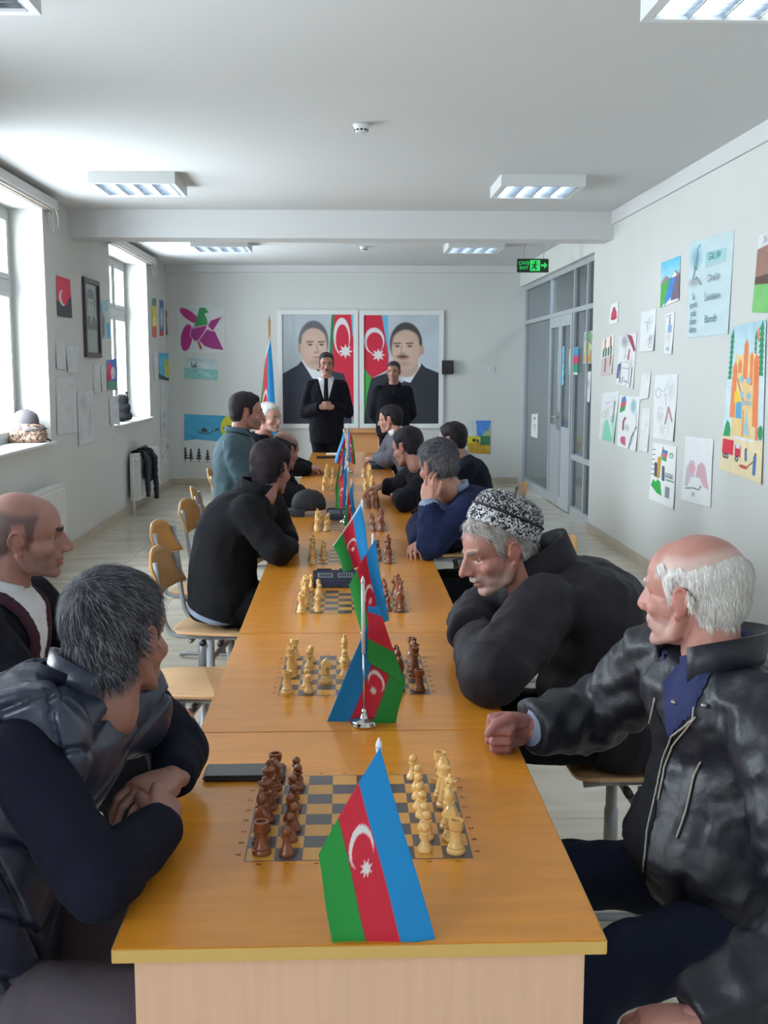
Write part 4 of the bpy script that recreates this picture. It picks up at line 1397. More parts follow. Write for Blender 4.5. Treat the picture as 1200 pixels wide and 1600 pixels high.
paper('green and yellow picture stuck on the glass next to the door frame', [(913, 519), (928, 516), (926, 568), (912, 568)], cv, 'G', 'picture', 'papers on the partition', 'plant_picture', curl=0.002)
cv = Cv(14, 70, (222, 226, 228)); cv.ell(.5, .4, .2, .12, (160, 168, 172), soft=.08)
paper('narrow white sheet on the glass below the green and yellow picture', [(916, 582), (924, 580), (922, 628), (915, 628)], cv, 'G', 'paper', 'papers on the partition', 'paper_sheet', curl=0.002)
cv = Cv(20, 60, (226, 229, 230)); cv.ell(.5, .2, .12, .06, (110, 120, 124)); cv.line([(.3, .5), (.6, .45), (.55, .7)], .03, (150, 156, 160))
paper('white notice on the far bay of the glass partition near the corner', [(831, 647), (841, 646), (840, 685), (830, 682)], cv, 'G', 'paper', 'papers on the partition', 'paper_sheet', curl=0.002)

# --- left wall
cv = Cv(42, 110, (200, 40, 74)); cv.poly([(0, .62), (.6, .58), (1, .45), (1, 1), (0, 1)], (54, 52, 66)); cv.ell(.42, .52, .25, .2, (232, 226, 228)); cv.ell(.54, .50, .22, .19, (204, 46, 78)); cv.noise(5, 5, 8, 4)
paper('crimson and dark picture with white crescent next to the near window', [(87, 430), (109, 437), (111, 497), (89, 494)], cv, 'L', 'painting', GL, 'painting')
cv = Cv(24, 90, (200, 212, 214)); cv.rect(0, 0, 1, .3, (150, 196, 206)); cv.poly([(.1, .25), (.4, .5), (.3, .95), (.05, .95)], (120, 136, 128)); cv.rect(.5, .6, .95, .98, (90, 170, 205)); cv.noise(8, 6, 10, 5)
paper('pale turquoise picture right of the framed portrait', [(158, 471), (168, 468), (172, 528), (160, 527)], cv, 'L', 'painting', GL, 'painting')
cv = Cv(34, 90, (70, 110, 180)); cv.ell(.3, .4, .28, .3, (205, 60, 110)); cv.ell(.6, .45, .2, .2, (226, 216, 220)); cv.ell(.2, .55, .2, .15, (180, 40, 70)); cv.rect(0, .72, 1, 1, (90, 140, 120)); cv.noise(9, 8, 10, 6)
paper('small bright picture in pink, blue and green beside the far window', [(166, 563), (182, 560), (182, 610), (167, 609)], cv, 'L', 'painting', GL, 'painting')
for k, (lab, q, sd, dk) in enumerate((
        ('large faint pencil sheet at the lower left next to the near window', [(87, 590), (117, 588), (119, 676), (88, 679)], 31, 150),
        ('faint sheet with a small dark mark below the crescent picture', [(103, 540), (122, 540), (120, 583), (104, 582)], 32, 140),
        ('nearly blank sheet at the edge of the near window reveal', [(86, 533), (101, 535), (101, 577), (87, 576)], 33, 170),
        ('large faint sheet hanging lowest between the windows', [(120, 612), (145, 608), (147, 690), (122, 697)], 34, 120),
        ('faint upright sheet below the framed portrait', [(145, 571), (155, 571), (155, 615), (146, 614)], 35, 140),
        ('narrow faint sheet left of the small bright picture', [(157, 572), (164, 572), (164, 612), (158, 611)], 36, 150),
        ('faint sheet below the small bright picture by the far window', [(170, 620), (184, 618), (186, 664), (171, 662)], 37, 130),
        ('faint sheet beyond the far window, left of the yellow and blue picture', [(239, 548), (246, 549), (246, 594), (240, 592)], 38, 150),
        ('white torn sheet directly below the yellow and blue picture', [(250, 599), (266, 600), (266, 632), (251, 630)], 39, 150),
        ('white sheet with dark marks below the torn sheet', [(250, 636), (264, 636), (264, 679), (251, 680)], 40, 90),
        ('lowest white sheet with dark marks near the back corner', [(252, 683), (264, 682), (264, 722), (252, 726)], 41, 90))):
    paper(lab, q, sketch(30, 90, sd, dk, 9, (214, 219, 224)), 'L', 'drawing', GL)
cv = Cv(16, 90, (205, 190, 60)); cv.rect(0, 0, 1, .2, (90, 130, 110)); cv.ell(.5, .6, .35, .15, (230, 226, 120)); cv.rect(0, .72, 1, 1, (200, 90, 70)); cv.noise(20, 6, 10, 7)
paper('narrow yellow and red picture just beyond the far window', [(237, 466), (244, 466), (244, 527), (238, 527)], cv, 'L', 'painting', GL, 'painting')
cv = Cv(16, 90, (70, 110, 150)); cv.ell(.5, .5, .3, .3, (200, 206, 210)); cv.rect(0, .85, 1, 1, (176, 60, 90)); cv.noise(16, 6, 10, 8)
paper('narrow blue picture with a pale oval, middle of three by the back corner', [(249, 468), (255, 470), (255, 525), (249, 525)], cv, 'L', 'painting', GL, 'painting')
cv = Cv(14, 60, (110, 84, 78)); cv.ell(.5, .5, .3, .35, (196, 186, 180))
paper('small brown picture with pale oval nearest the back corner', [(259, 485), (264, 486), (264, 523), (259, 523)], cv, 'L', 'painting', GL, 'painting')
cv = Cv(36, 80, (80, 170, 205)); cv.ell(.65, .55, .2, .35, (196, 190, 70)); cv.poly([(0, .8), (1, .95), (1, 1), (0, 1)], (50, 70, 90)); cv.noise(14, 8, 10, 9)
paper('blue picture with a yellow tree below the three narrow pictures', [(248, 551), (266, 552), (267, 596), (248, 592)], cv, 'L', 'painting', GL, 'painting')

# framed portrait on the window wall
q = [onX(x, y, XL) for x, y in ((127, 432), (151, 439), (152, 559), (129, 558))]
y0, y1 = q[0].y, q[1].y; z0, z1 = q[2].z, q[0].z
r = thing('framed_portrait', 'black framed portrait drawing on the window wall between the windows', 'picture', (XL, (y0 + y1) / 2, z0))
W_, H_ = (y1 - y0), z1 - z0
t = 0.045
obj('frame', BM((0.001, 0.03, -W_ / 2, W_ / 2, 0, t), (0.001, 0.03, -W_ / 2, W_ / 2, H_ - t, H_), (0.001, 0.03, -W_ / 2, -W_ / 2 + t, t, H_ - t), (0.001, 0.03, W_ / 2 - t, W_ / 2, t, H_ - t)), M['framewood'], r)
cv = Cv(70, 120, (176, 184, 188)); cv.rect(0, 0, 1, .66, (186, 190, 194)); cv.ell(.5, .28, .30, .19, (86, 84, 92)); cv.ell(.5, .31, .23, .17, (214, 214, 214)); cv.ell(.5, .15, .26, .07, (90, 88, 96)); cv.poly([(.1, .66), (.15, .5), (.4, .45), (.6, .45), (.85, .5), (.95, .66)], (78, 76, 84)); cv.poly([(.4, .44), (.5, .6), (.6, .44)], (220, 220, 222))
for x in (.41, .59): cv.ell(x, .29, .05, .012, (70, 68, 76)); cv.line([(x - .06, .26), (x + .06, .26)], .010, (80, 78, 84))
cv.line([(.5, .29), (.48, .36), (.53, .36)], .010, (140, 138, 140)); cv.line([(.42, .41), (.58, .41)], .012, (120, 110, 112))
me = sheet_mesh('portrait_print', (0.006, -W_ / 2 + t, H_ - t), (0.006, W_ / 2 - t, H_ - t), (0.006, W_ / 2 - t, t), (0.006, -W_ / 2 + t, t), cv, (1, 0, 0), curl=0)
link('portrait_print', me, r, M['print'], True)
obj('glass_cover', BM((0.012, 0.014, -W_ / 2 + t, W_ / 2 - t, t, H_ - t)), M['glass'], r)

# --- back wall
cv = Cv(96, 96, (208, 212, 212)); MG = (140, 28, 112)
cv.ell(.27, .24, .24, .085, (150, 24, 104), rot=.62); cv.poly([(.36, .46), (.44, .2), (.47, .08), (.58, .08), (.66, .17), (.57, .2), (.62, .3), (.64, .42)], (30, 128, 70))
cv.ell(.21, .68, .115, .27, (152, 24, 108), rot=.15); cv.poly([(.30, .48), (.62, .42), (.6, .52), (.46, .72), (.38, .76), (.28, .66)], MG)
cv.poly([(.64, .44), (.7, .34), (.92, .26), (.82, .42), (.74, .54)], MG); cv.poly([(.46, .74), (.62, .52), (.78, .55), (.84, .68), (.96, .93), (.72, .9), (.56, .84)], MG); cv.poly([(.42, .74), (.46, .74), (.53, .9), (.48, .92)], (160, 50, 60))
for pts in (((.62, .44), (.6, .52), (.46, .73), (.38, .76)), ((.3, .5), (.62, .43)), ((.3, .5), (.28, .64), (.38, .76)), ((.64, .44), (.70, .54), (.78, .55)), ((.46, .74), (.56, .84))): cv.line(list(pts), .014, (226, 170, 190))
cv.noise(4, 6, 6, 5)
paper('white poster with a magenta bird and flower shape on the back wall', [(276, 475), (352, 475), (352, 552), (276, 552)], cv, 'B', 'poster', None, 'bird_poster', curl=.006)
cv = Cv(70, 50, (190, 206, 210)); cv.rect(0, .52, 1, 1, (130, 186, 184)); cv.line([(.22, .25), (.24, .5), (.28, .45), (.36, .25)], .04, (70, 84, 92)); cv.ell(.32, .42, .06, .08, (90, 100, 104)); cv.rect(.5, .28, .75, .5, (206, 214, 220)); cv.line([(.15, .14), (.6, .12)], .03, (140, 154, 160)); cv.poly([(.4, .6), (.7, .65), (.9, .95), (.6, .85)], (160, 205, 205)); cv.noise(8, 8, 6, 8)
paper('small turquoise and grey painting below the magenta bird poster', [(288, 557), (340, 560), (340, 594), (288, 591)], cv, 'B', 'painting', None, 'painting', curl=.006)
cv = Cv(150, 110, (60, 150, 190)); cv.noise(8, 5, 8, 2); cv.ell(.83, .25, .24, .30, (198, 190, 38)); cv.poly([(.6, .6), (.63, .46), (.72, .44), (.74, .34), (.79, .34), (.8, .5), (.95, .5), (1, .6)], (150, 155, 196))
cv.poly([(0, .56), (.2, .52), (.5, .55), (1, .6), (1, 1), (0, 1)], (216, 220, 222))
for x, h_ in ((.02, .28), (.11, .25), (.24, .27), (.38, .24), (.52, .12), (.62, .18), (.8, .2)):
    yb = .99
    cv.line([(x, yb), (x, yb - h_ * .5)], .02, (36, 38, 48))
    for k in range(4):
        yt = yb - .03 - h_ * (.08 + .22 * k); w_ = .055 * (1 - .2 * k) * h_ / .26
        cv.poly([(x, yt - h_ * .26), (x - w_, yt), (x + w_, yt)], (36, 38, 48))
K = (44, 48, 40)
cv.line([(.22, .34), (.25, .38), (.34, .40), (.43, .38), (.46, .33)], .018, K); cv.poly([(.27, .36), (.3, .27), (.36, .30), (.39, .36)], K); cv.line([(.45, .34), (.52, .31)], .008, K)
for x, y in ((.53, .30), (.66, .26), (.80, .24), (.90, .19)):
    cv.ell(x, y, .035, .022, K, rot=-.3); cv.line([(x - .02, y), (x - .03, y + .06)], .010, K); cv.line([(x + .02, y), (x + .035, y + .05)], .010, K); cv.line([(x + .03, y - .01), (x + .05, y - .06)], .012, K)
paper('winter night picture of a flying sleigh, yellow moon and black fir trees', [(288, 647), (384, 651), (384, 724), (288, 721)], cv, 'B', 'painting', None, 'painting', curl=.006)
cv = Cv(56, 76, (196, 206, 210)); cv.poly([(.36, .0), (.98, .0), (.96, .5), (.42, .52), (.4, .2)], (70, 130, 205)); cv.rect(0, .48, .56, .72, (206, 196, 50)); cv.poly([(.0, .70), (.98, .62), (.98, 1), (.1, 1)], (180, 140, 36)); cv.rect(.56, .46, .98, .74, (50, 110, 76)); cv.poly([(.62, .48), (.8, .3), (.88, .3), (.98, .15), (.98, .46)], (150, 176, 120)); cv.ell(.3, .6, .08, .05, (50, 50, 44)); cv.ell(.46, .62, .05, .05, (60, 60, 50)); cv.noise(10, 8, 8, 3)
paper('blue, yellow and green painting low on the back wall behind the right row of men', [(730, 657), (767, 657), (766, 709), (730, 708)], cv, 'B', 'painting', None, 'painting', curl=.006)


# --- two big portraits in white frames (generic men in suits before a flag)
def flag_bits(cv, x0, x1, crescent, starp, stripes):
    for pts, c in stripes: cv.poly(pts, c)
    cx, cy, rx, ry = crescent
    cv.ell(cx, cy, rx, ry, (226, 224, 226)); cv.ell(cx + rx * .06, cy + ry * .16, rx * .80, ry * .80, (196, 30, 60))
    cv.star(*starp, (228, 226, 228), 8, .5)


def face(cv, cx, cy, sx, sy, skin, hairc, mous, three):
    """cx,cy centre of the face; sx,sy half sizes"""
    sh = tuple(int(v * .86) for v in skin); li = tuple(min(255, int(v * 1.07)) for v in skin)
    cv.ell(cx, cy - sy * .18, sx * 1.10, sy * .98, hairc, soft=.012)
    cv.ell(cx - three * sx * 1.0, cy + sy * .08, sx * .14, sy * .20, sh)
    cv.ell(cx, cy + sy * .10, sx * .96, sy * .92, skin, soft=.012)
    cv.ell(cx, cy - sy * .35, sx * .88, sy * .46, skin, soft=.02)
    cv.ell(cx + three * sx * .2, cy + sy * .1, sx * .6, sy * .5, li, soft=.12)
    for d in (-.42, .42):
        x = cx + d * sx + three * sx * .16
        cv.line([(x - sx * .22, cy - sy * .20), (x + sx * .2, cy - sy * .22)], .014, tuple(int(v * .55) for v in skin))
        cv.ell(x, cy - sy * .08, sx * .17, sy * .05, tuple(int(v * .62) for v in skin), soft=.01); cv.ell(x, cy - sy * .08, sx * .07, sy * .04, (52, 46, 50))
    nx = cx + three * sx * .22
    cv.line([(nx - sx * .04, cy - sy * .1), (nx + three * sx * .12, cy + sy * .26)], .012, sh); cv.ell(nx, cy + sy * .27, sx * .2, sy * .07, sh, soft=.02)
    if mous: cv.ell(nx, cy + sy * .40, sx * .36, sy * .075, (96, 70, 60), soft=.015)
    cv.ell(nx, cy + sy * .50, sx * .28, sy * .040, (176, 112, 104), soft=.01)
    cv.ell(nx, cy + sy * .72, sx * .4, sy * .10, sh, soft=.04)


def portrait(label, px0, py0, px1, py1, cv):
    a, b = onY(px0, py0, YB), onY(px1, py1, YB)
    W_, H_ = b.x - a.x, a.z - b.z
    r = thing('framed_portrait', label, 'picture', ((a.x + b.x) / 2, YB, b.z), 0, None)
    t = 0.065
    obj('frame', BM((-W_ / 2, W_ / 2, -0.035, -.001, 0, t), (-W_ / 2, W_ / 2, -0.035, -.001, H_ - t, H_), (-W_ / 2, -W_ / 2 + t, -0.035, -.001, t, H_ - t), (W_ / 2 - t, W_ / 2, -0.035, -.001, t, H_ - t)), M['white'], r)
    me = sheet_mesh('portrait_print', (-W_ / 2 + t, -.012, H_ - t), (W_ / 2 - t, -.012, H_ - t), (W_ / 2 - t, -.012, t), (-W_ / 2 + t, -.012, t), cv, (0, -1, 0), curl=0)
    link('portrait_print', me, r, M['print'], True)


RD = (196, 30, 60); SUIT = (38, 42, 58)
cv = Cv(150, 230, (178, 188, 196)); cv.noise(5, 4, 4, 3)
flag_bits(cv, 0, 0, (.835, .20, .115, .17), (.885, .335, .068), [(((.70, 0), (1, 0), (1, 1), (.66, 1)), RD), (((.695, 0), (.735, 0), (.70, .4), (.655, .38)), (34, 120, 70)), (((.965, 0), (1, 0), (1, .2), (.985, .2)), (110, 190, 215)), (((.9, 1), (.96, .86), (1, 1)), (120, 170, 160))])
cv.poly([(0, .54), (.22, .46), (.27, .42), (.5, .50), (.62, .5), (.86, .54), (.95, .75), (.97, 1), (0, 1)], SUIT)
cv.poly([(.27, .42), (.33, .40), (.50, .52), (.62, .47), (.58, .62), (.42, .58)], (222, 224, 230)); cv.ell(.47, .40, .16, .10, (186, 156, 144), soft=.02)
face(cv, .44, .290, .190, .200, (196, 164, 150), (92, 92, 98), False, 1)
portrait('framed portrait at left of the pair: grey haired man in a suit before a flag', 433, 484, 560, 669, cv)
cv = Cv(150, 230, (190, 200, 210)); cv.noise(7, 5, 5, 5)
flag_bits(cv, 0, 0, (.14, .235, .135, .12), (.195, .365, .062), [(((0, 0), (.24, 0), (.33, .35), (.33, .5), (.1, .58), (0, .5)), RD), (((.24, 0), (.32, 0), (.34, .4), (.30, .25)), (100, 180, 215)), (((0, .48), (.1, .57), (.1, .8), (0, 1)), (60, 160, 70))])
cv.poly([(0, 1), (.05, .72), (.10, .58), (.34, .52), (.5, .62), (.62, .58), (.76, .44), (.82, .48), (1, .53), (1, 1)], (40, 44, 54))
cv.poly([(.50, .56), (.74, .43), (.76, .46), (.62, .62), (.56, .61)], (224, 230, 238)); cv.ell(.56, .47, .17, .10, (186, 158, 144), soft=.02)
face(cv, .560, .300, .195, .200, (200, 168, 152), (66, 62, 64), True, -1)
cv.ell(.775, .32, .028, .045, (186, 150, 136))
portrait('framed portrait at right of the pair: dark haired moustached man before a flag', 561, 485, 692, 669, cv)


# ------------------------------------------------------------------ flags
def flag_canvas(w_=96, h_=64, white_hoist=0.0):
    cv = Cv(w_, h_, RED)
    cv.rect(-.1, -.1, 1.1, 1 / 3, BLUE); cv.rect(-.1, 2 / 3, 1.1, 1.1, GREEN)
    if white_hoist: cv.rect(-.1, -.1, white_hoist, 1.1, (226, 228, 230))
    cv.ell(.475, .5, .105, .155, (236, 234, 236)); cv.ell(.50, .5, .088, .130, RED)
    cv.star(.585, .5, .075, (236, 234, 236), 8, .5)
    return cv


FCV = flag_canvas()


def cloth(name, quad, Y, parent, cv=FCV, depth=0.02, waves=(2.0, 1.0), u0=0, u1=1, v0=0, v1=1, n=(40, 26), dy=0.0, seed=0, edge=None):
    """quad: photo pixels of hoist-blue, fly-blue, fly-green, hoist-green corners, at the flag's own distance Y; u along the fly, v across stripes"""
    r_ = np.random.default_rng(seed)
    ph = r_.uniform(0, 6.28, 4)
    c = [np.array(onY(x, y, Y)) for x, y in quad]
    nu, nv = n
    vv, uu = np.mgrid[0:nv + 1, 0:nu + 1]
    u = (uu / nu).ravel()[:, None]; v = (vv / nv).ravel()[:, None]
    p = (c[0] * (1 - u) + c[1] * u) * (1 - v) + (c[3] * (1 - u) + c[2] * u) * v
    nrm = depth * (np.sin(v * math.pi * waves[0] + ph[0]) * (0.35 + 0.65 * u) + 0.4 * np.sin(u * 3.1 * waves[1] + v * 4 + ph[1])) - dy
    p[:, 1:2] += nrm
    p[:, 0:1] += 0.15 * depth * np.sin(u * 7 + v * 5 + ph[2])
    U = u0 + (u1 - u0) * u[:, 0]; Vv = v0 + (v1 - v0) * v[:, 0]
    ix = np.clip((U * cv.w).astype(int), 0, cv.w - 1); iy = np.clip((Vv * cv.h).astype(int), 0, cv.h - 1)
    fine = to_lin(cv.a)
    # two sheets 0.6 mm apart closed at the rim
    idx = np.arange((nu + 1) * (nv + 1)).reshape(nv + 1, nu + 1)
    q = np.stack([idx[:-1, :-1], idx[:-1, 1:], idx[1:, 1:], idx[1:, :-1]], -1).reshape(-1, 4)
    N0 = len(p)
    faces = [tuple(int(z) for z in f) for f in q] + [tuple(int(z) + N0 for z in f[::-1]) for f in q]
    border = list(idx[0, :]) + list(idx[1:, -1]) + list(idx[-1, -2::-1]) + list(idx[-2:0, 0])
    for k in range(len(border)):
        a, b = int(border[k]), int(border[(k + 1) % len(border)])
        faces.append((a, a + N0, b + N0, b))
    me = mesh_np(name, np.concatenate([p, p + np.array([0, 0.0007, 0])]), faces)
    cc = fine[iy, ix]
    color_attr(me, np.concatenate([cc, cc]))
    o = link(name, me, None, M['flag'], True)
    o.parent = parent; o.matrix_parent_inverse = parent.matrix_world.inverted() if False else Matrix.Translation(-Vector(parent.location))
    return o


def table_flag(label, base_px, Y, top_px, sheets, pole_white=0.45, lean=0.0):
    b = onY(base_px[0], base_px[1], Y)
    t = onY(top_px[0], top_px[1], Y)
    h = t.z - TZ
    r = thing('table_flag', label, 'flag', (b.x, Y, TZ + 0.0006), 0, 'small flags standing along the middle of the tables')
    bm = bmesh.new()
    lathe(bm, [(0.0325, 0), (0.0335, .003), (0.0335, .006), (0.031, .009), (0.0315, .011), (0.029, .014), (0.0125, .018), (0.009, .022), (0.0065, .034), (0.005, .042), (0, .042)], 28)
    obj('stand', bm, M['chrome'], r, True)
    dx = t.x - b.x
    bm = bmesh.new(); k = pole_white
    tube(bm, [(0, 0, .04), (dx * k, 0, h * k)], 0.0022, 8)
    obj('metal_rod', bm, M['chrome'], r, True)
    bm = bmesh.new(); tube(bm, [(dx * k, 0, h * k - .002), (dx, 0, h - .008)], 0.0045, 10)
    lathe(bm, [(0.0046, -.010), (0.0055, -.006), (.004, 0), (.0015, .006), (0, .008)], 10, (dx, 0, h))
    obj('pole', bm, M['pole'], r, True)
    for i, s in enumerate(sheets):
        kw = dict(s[1]) if len(s) > 1 else {}
        cloth('flag_cloth', s[0], kw.pop('Yc', Y), r, dy=kw.pop('dy', 0.006), seed=kw.pop('seed', i + int(Y * 10)), **kw)
    return r


HI = flag_canvas(240, 160)
table_flag('nearest small flag in front of the first chessboard, blue half to the right', (593, 1500), 1.586, (592, 1160),
           [([(593, 1166), (680, 1466), (521, 1490), (497, 1336)], dict(cv=HI, n=(120, 80), depth=0.005, dy=0.0, Yc=1.549, waves=(1.4, .8), u0=.22))])
table_flag('second small flag, folded at its top, its pole in front of the cloth', (569, 1148), 2.56, (567, 905),
           [([(588, 948), (509, 1136), (618, 1138), (634, 1068)], dict(cv=HI, n=(90, 60), depth=0.008, dy=-0.024, waves=(1.2, .7))),
            ([(575, 948), (592, 950), (634, 1072), (575, 1036)], dict(cv=HI, n=(30, 60), depth=0.003, dy=-0.0075, u0=.02, u1=.28, v0=.26, v1=.97))], pole_white=0.5)
table_flag('third small flag hanging behind the second one, before the third chessboard', (578, 998), 3.45, (583, 836),
           [([(585, 840), (607, 967), (566, 992), (545, 912)], dict(cv=HI, n=(70, 50), depth=0.012, dy=0.024))])
wh = flag_canvas(160, 110, 0.05)
table_flag('fourth small flag with a white hem along its upper edge', (566, 914), 4.27, (566, 783),
           [([(564, 785), (579, 880), (538, 893), (521, 851)], dict(cv=wh, n=(60, 40), depth=0.014, dy=0.01))])
table_flag('fifth small flag mostly hidden, its narrow blue part showing above the fourth', (550, 856), 5.15, (549, 750),
           [([(550, 752), (557, 815), (537, 822), (540, 795)], dict(depth=0.014, dy=0.01))])
table_flag('sixth small flag with green and red hanging low beside the dark clock', (540, 816), 6.1, (543, 722),
           [([(543, 726), (541, 792), (524, 795), (526, 765)], dict(depth=0.016, dy=0.01))])
table_flag('seventh small flag among the far ones, green edge toward the pieces', (540, 786), 7.0, (541, 694),
           [([(541, 697), (537, 748), (523, 774), (529, 730)], dict(depth=0.016, dy=0.01))])
table_flag('eighth small flag far along the table with blue cloth to the left', (540, 757), 8.1, (537, 671),
           [([(537, 674), (522, 722), (536, 728), (541, 702)], dict(depth=0.012, dy=0.01))])
table_flag('farthest small flag, green cloth turned to the right', (545, 738), 9.1, (543, 662),
           [([(543, 666), (545, 722), (556, 726), (552, 688)], dict(depth=0.012, dy=0.01))])

# tall flag on a pole by the portraits
r = thing('standing_flag', 'tall flag on a pole standing left of the framed portraits', 'flag', (onY(421, 520, 15.0).x, 15.0, 0))
zt = onY(421, 505, 15.0).z
bm = bmesh.new(); tube(bm, [(0, 0, 0.03), (0, 0, zt)], 0.014, 10); obj('pole', bm, M['backwood'], r, True)
bm = bmesh.new(); lathe(bm, [(0.014, 0), (0.022, 0.02), (0.012, 0.05), (0, 0.11)], 12, (0, 0, zt)); obj('finial', bm, mat('brass', (190, 160, 90), 0.3, metal=0.9), r, True)
bm = bmesh.new(); lathe(bm, [(0.17, 0), (0.17, 0.015), (0.05, 0.04), (0.02, 0.06), (0, .06)], 24); obj('base', bm, bpy.data.materials['brass'], r, True)
cloth('flag_cloth', [(422, 522), (437, 705), (396, 716), (415, 562)], 15.0, r, cv=wh, depth=0.03, dy=0.05, waves=(1.5, 1), n=(60, 40), v1=.78)
# ------------------------------------------------------------------ people
CRi = np.array(CR.transposed()); CAMn = np.array(CAM)


def to_px(p):
    """photo pixel of points"""
    q = (np.asarray(p) - CAMn) @ CRi.T
    return np.stack([600 + F * q[:, 0] / -q[:, 2], 800 - F * q[:, 1] / -q[:, 2]], 1)


def cloth_mat(name, col, rough=0.9, spec=0.15, sheen=0.0, bump=(140, 0.12), var=(9, 0.10)):
    return mat(name, col, rough, spec=spec, sheen=sheen, bump=bump, var=var)


def fast_mesh(name, co, quads):
    me = bpy.data.meshes.new(name)
    nq = len(quads)
    me.vertices.add(len(co)); me.loops.add(nq * 4); me.polygons.add(nq)
    me.vertices.foreach_set('co', co.astype(np.float32).ravel())
    me.loops.foreach_set('vertex_index', quads.astype(np.int32).ravel())
    me.polygons.foreach_set('loop_start', (np.arange(nq) * 4).astype(np.int32))
    me.polygons.foreach_set('loop_total', np.full(nq, 4, dtype=np.int32))
    me.update(calc_edges=True); me.validate()
    return me


def quads_of(me):
    lv, st, ct = faces_of(me)
    k = ct == 4
    return lv[st[k][:, None] + np.arange(4)]


def seg_dist(p, a, b):
    a, b = np.array(a), np.array(b)
    d = b - a
    t = np.clip(((p - a) @ d) / (d @ d), 0, 1)
    return np.linalg.norm(p - a - t[:, None] * d, axis=1), t


def keep_largest(me):
    bm = bmesh.new(); bm.from_mesh(me); seen = set(); best = []
    bm.verts.ensure_lookup_table()
    for v in bm.verts:
        if v.index in seen: continue
        st = [v]; seen.add(v.index); isl = []
        while st:
            a = st.pop(); isl.append(a)
            for e_ in a.link_edges:
                o_ = e_.other_vert(a)
                if o_.index not in seen: seen.add(o_.index); st.append(o_)
        if len(isl) > len(best): best = isl
    bs = set(v.index for v in best)
    bmesh.ops.delete(bm, geom=[v for v in bm.verts if v.index not in bs], context='VERTS')
    bm.to_mesh(me); bm.free()


def cut_shell(name, co, no, quads, m, t, matrix=None):
    keep = (m[quads] > 0).any(1)
    if not keep.any(): return None
    q = quads[keep]
    pos = co + no * t[:, None]
    # pull the outer vertices back to where the mask crosses zero
    acc = np.zeros_like(pos); cnt = np.zeros(len(pos))
    for i in range(4):
        for j in ((i + 1) % 4, (i + 3) % 4, (i + 2) % 4):
            a, b_ = q[:, i], q[:, j]
            k = (m[a] <= 0) & (m[b_] > 0)
            a, b_ = a[k], b_[k]
            w_ = (m[b_] / (m[b_] - m[a]))[:, None]
            np.add.at(acc, a, pos[b_] * (1 - w_) + pos[a] * w_); np.add.at(cnt, a, 1)
    mv = cnt > 0
    pos[mv] = acc[mv] / cnt[mv][:, None]
    used, inv = np.unique(q, return_inverse=True)
    n2 = pos[used]
    mm = fast_mesh(name, n2 if matrix is None else tf(n2, matrix), inv.reshape(-1, 4))
    return mm, used, n2


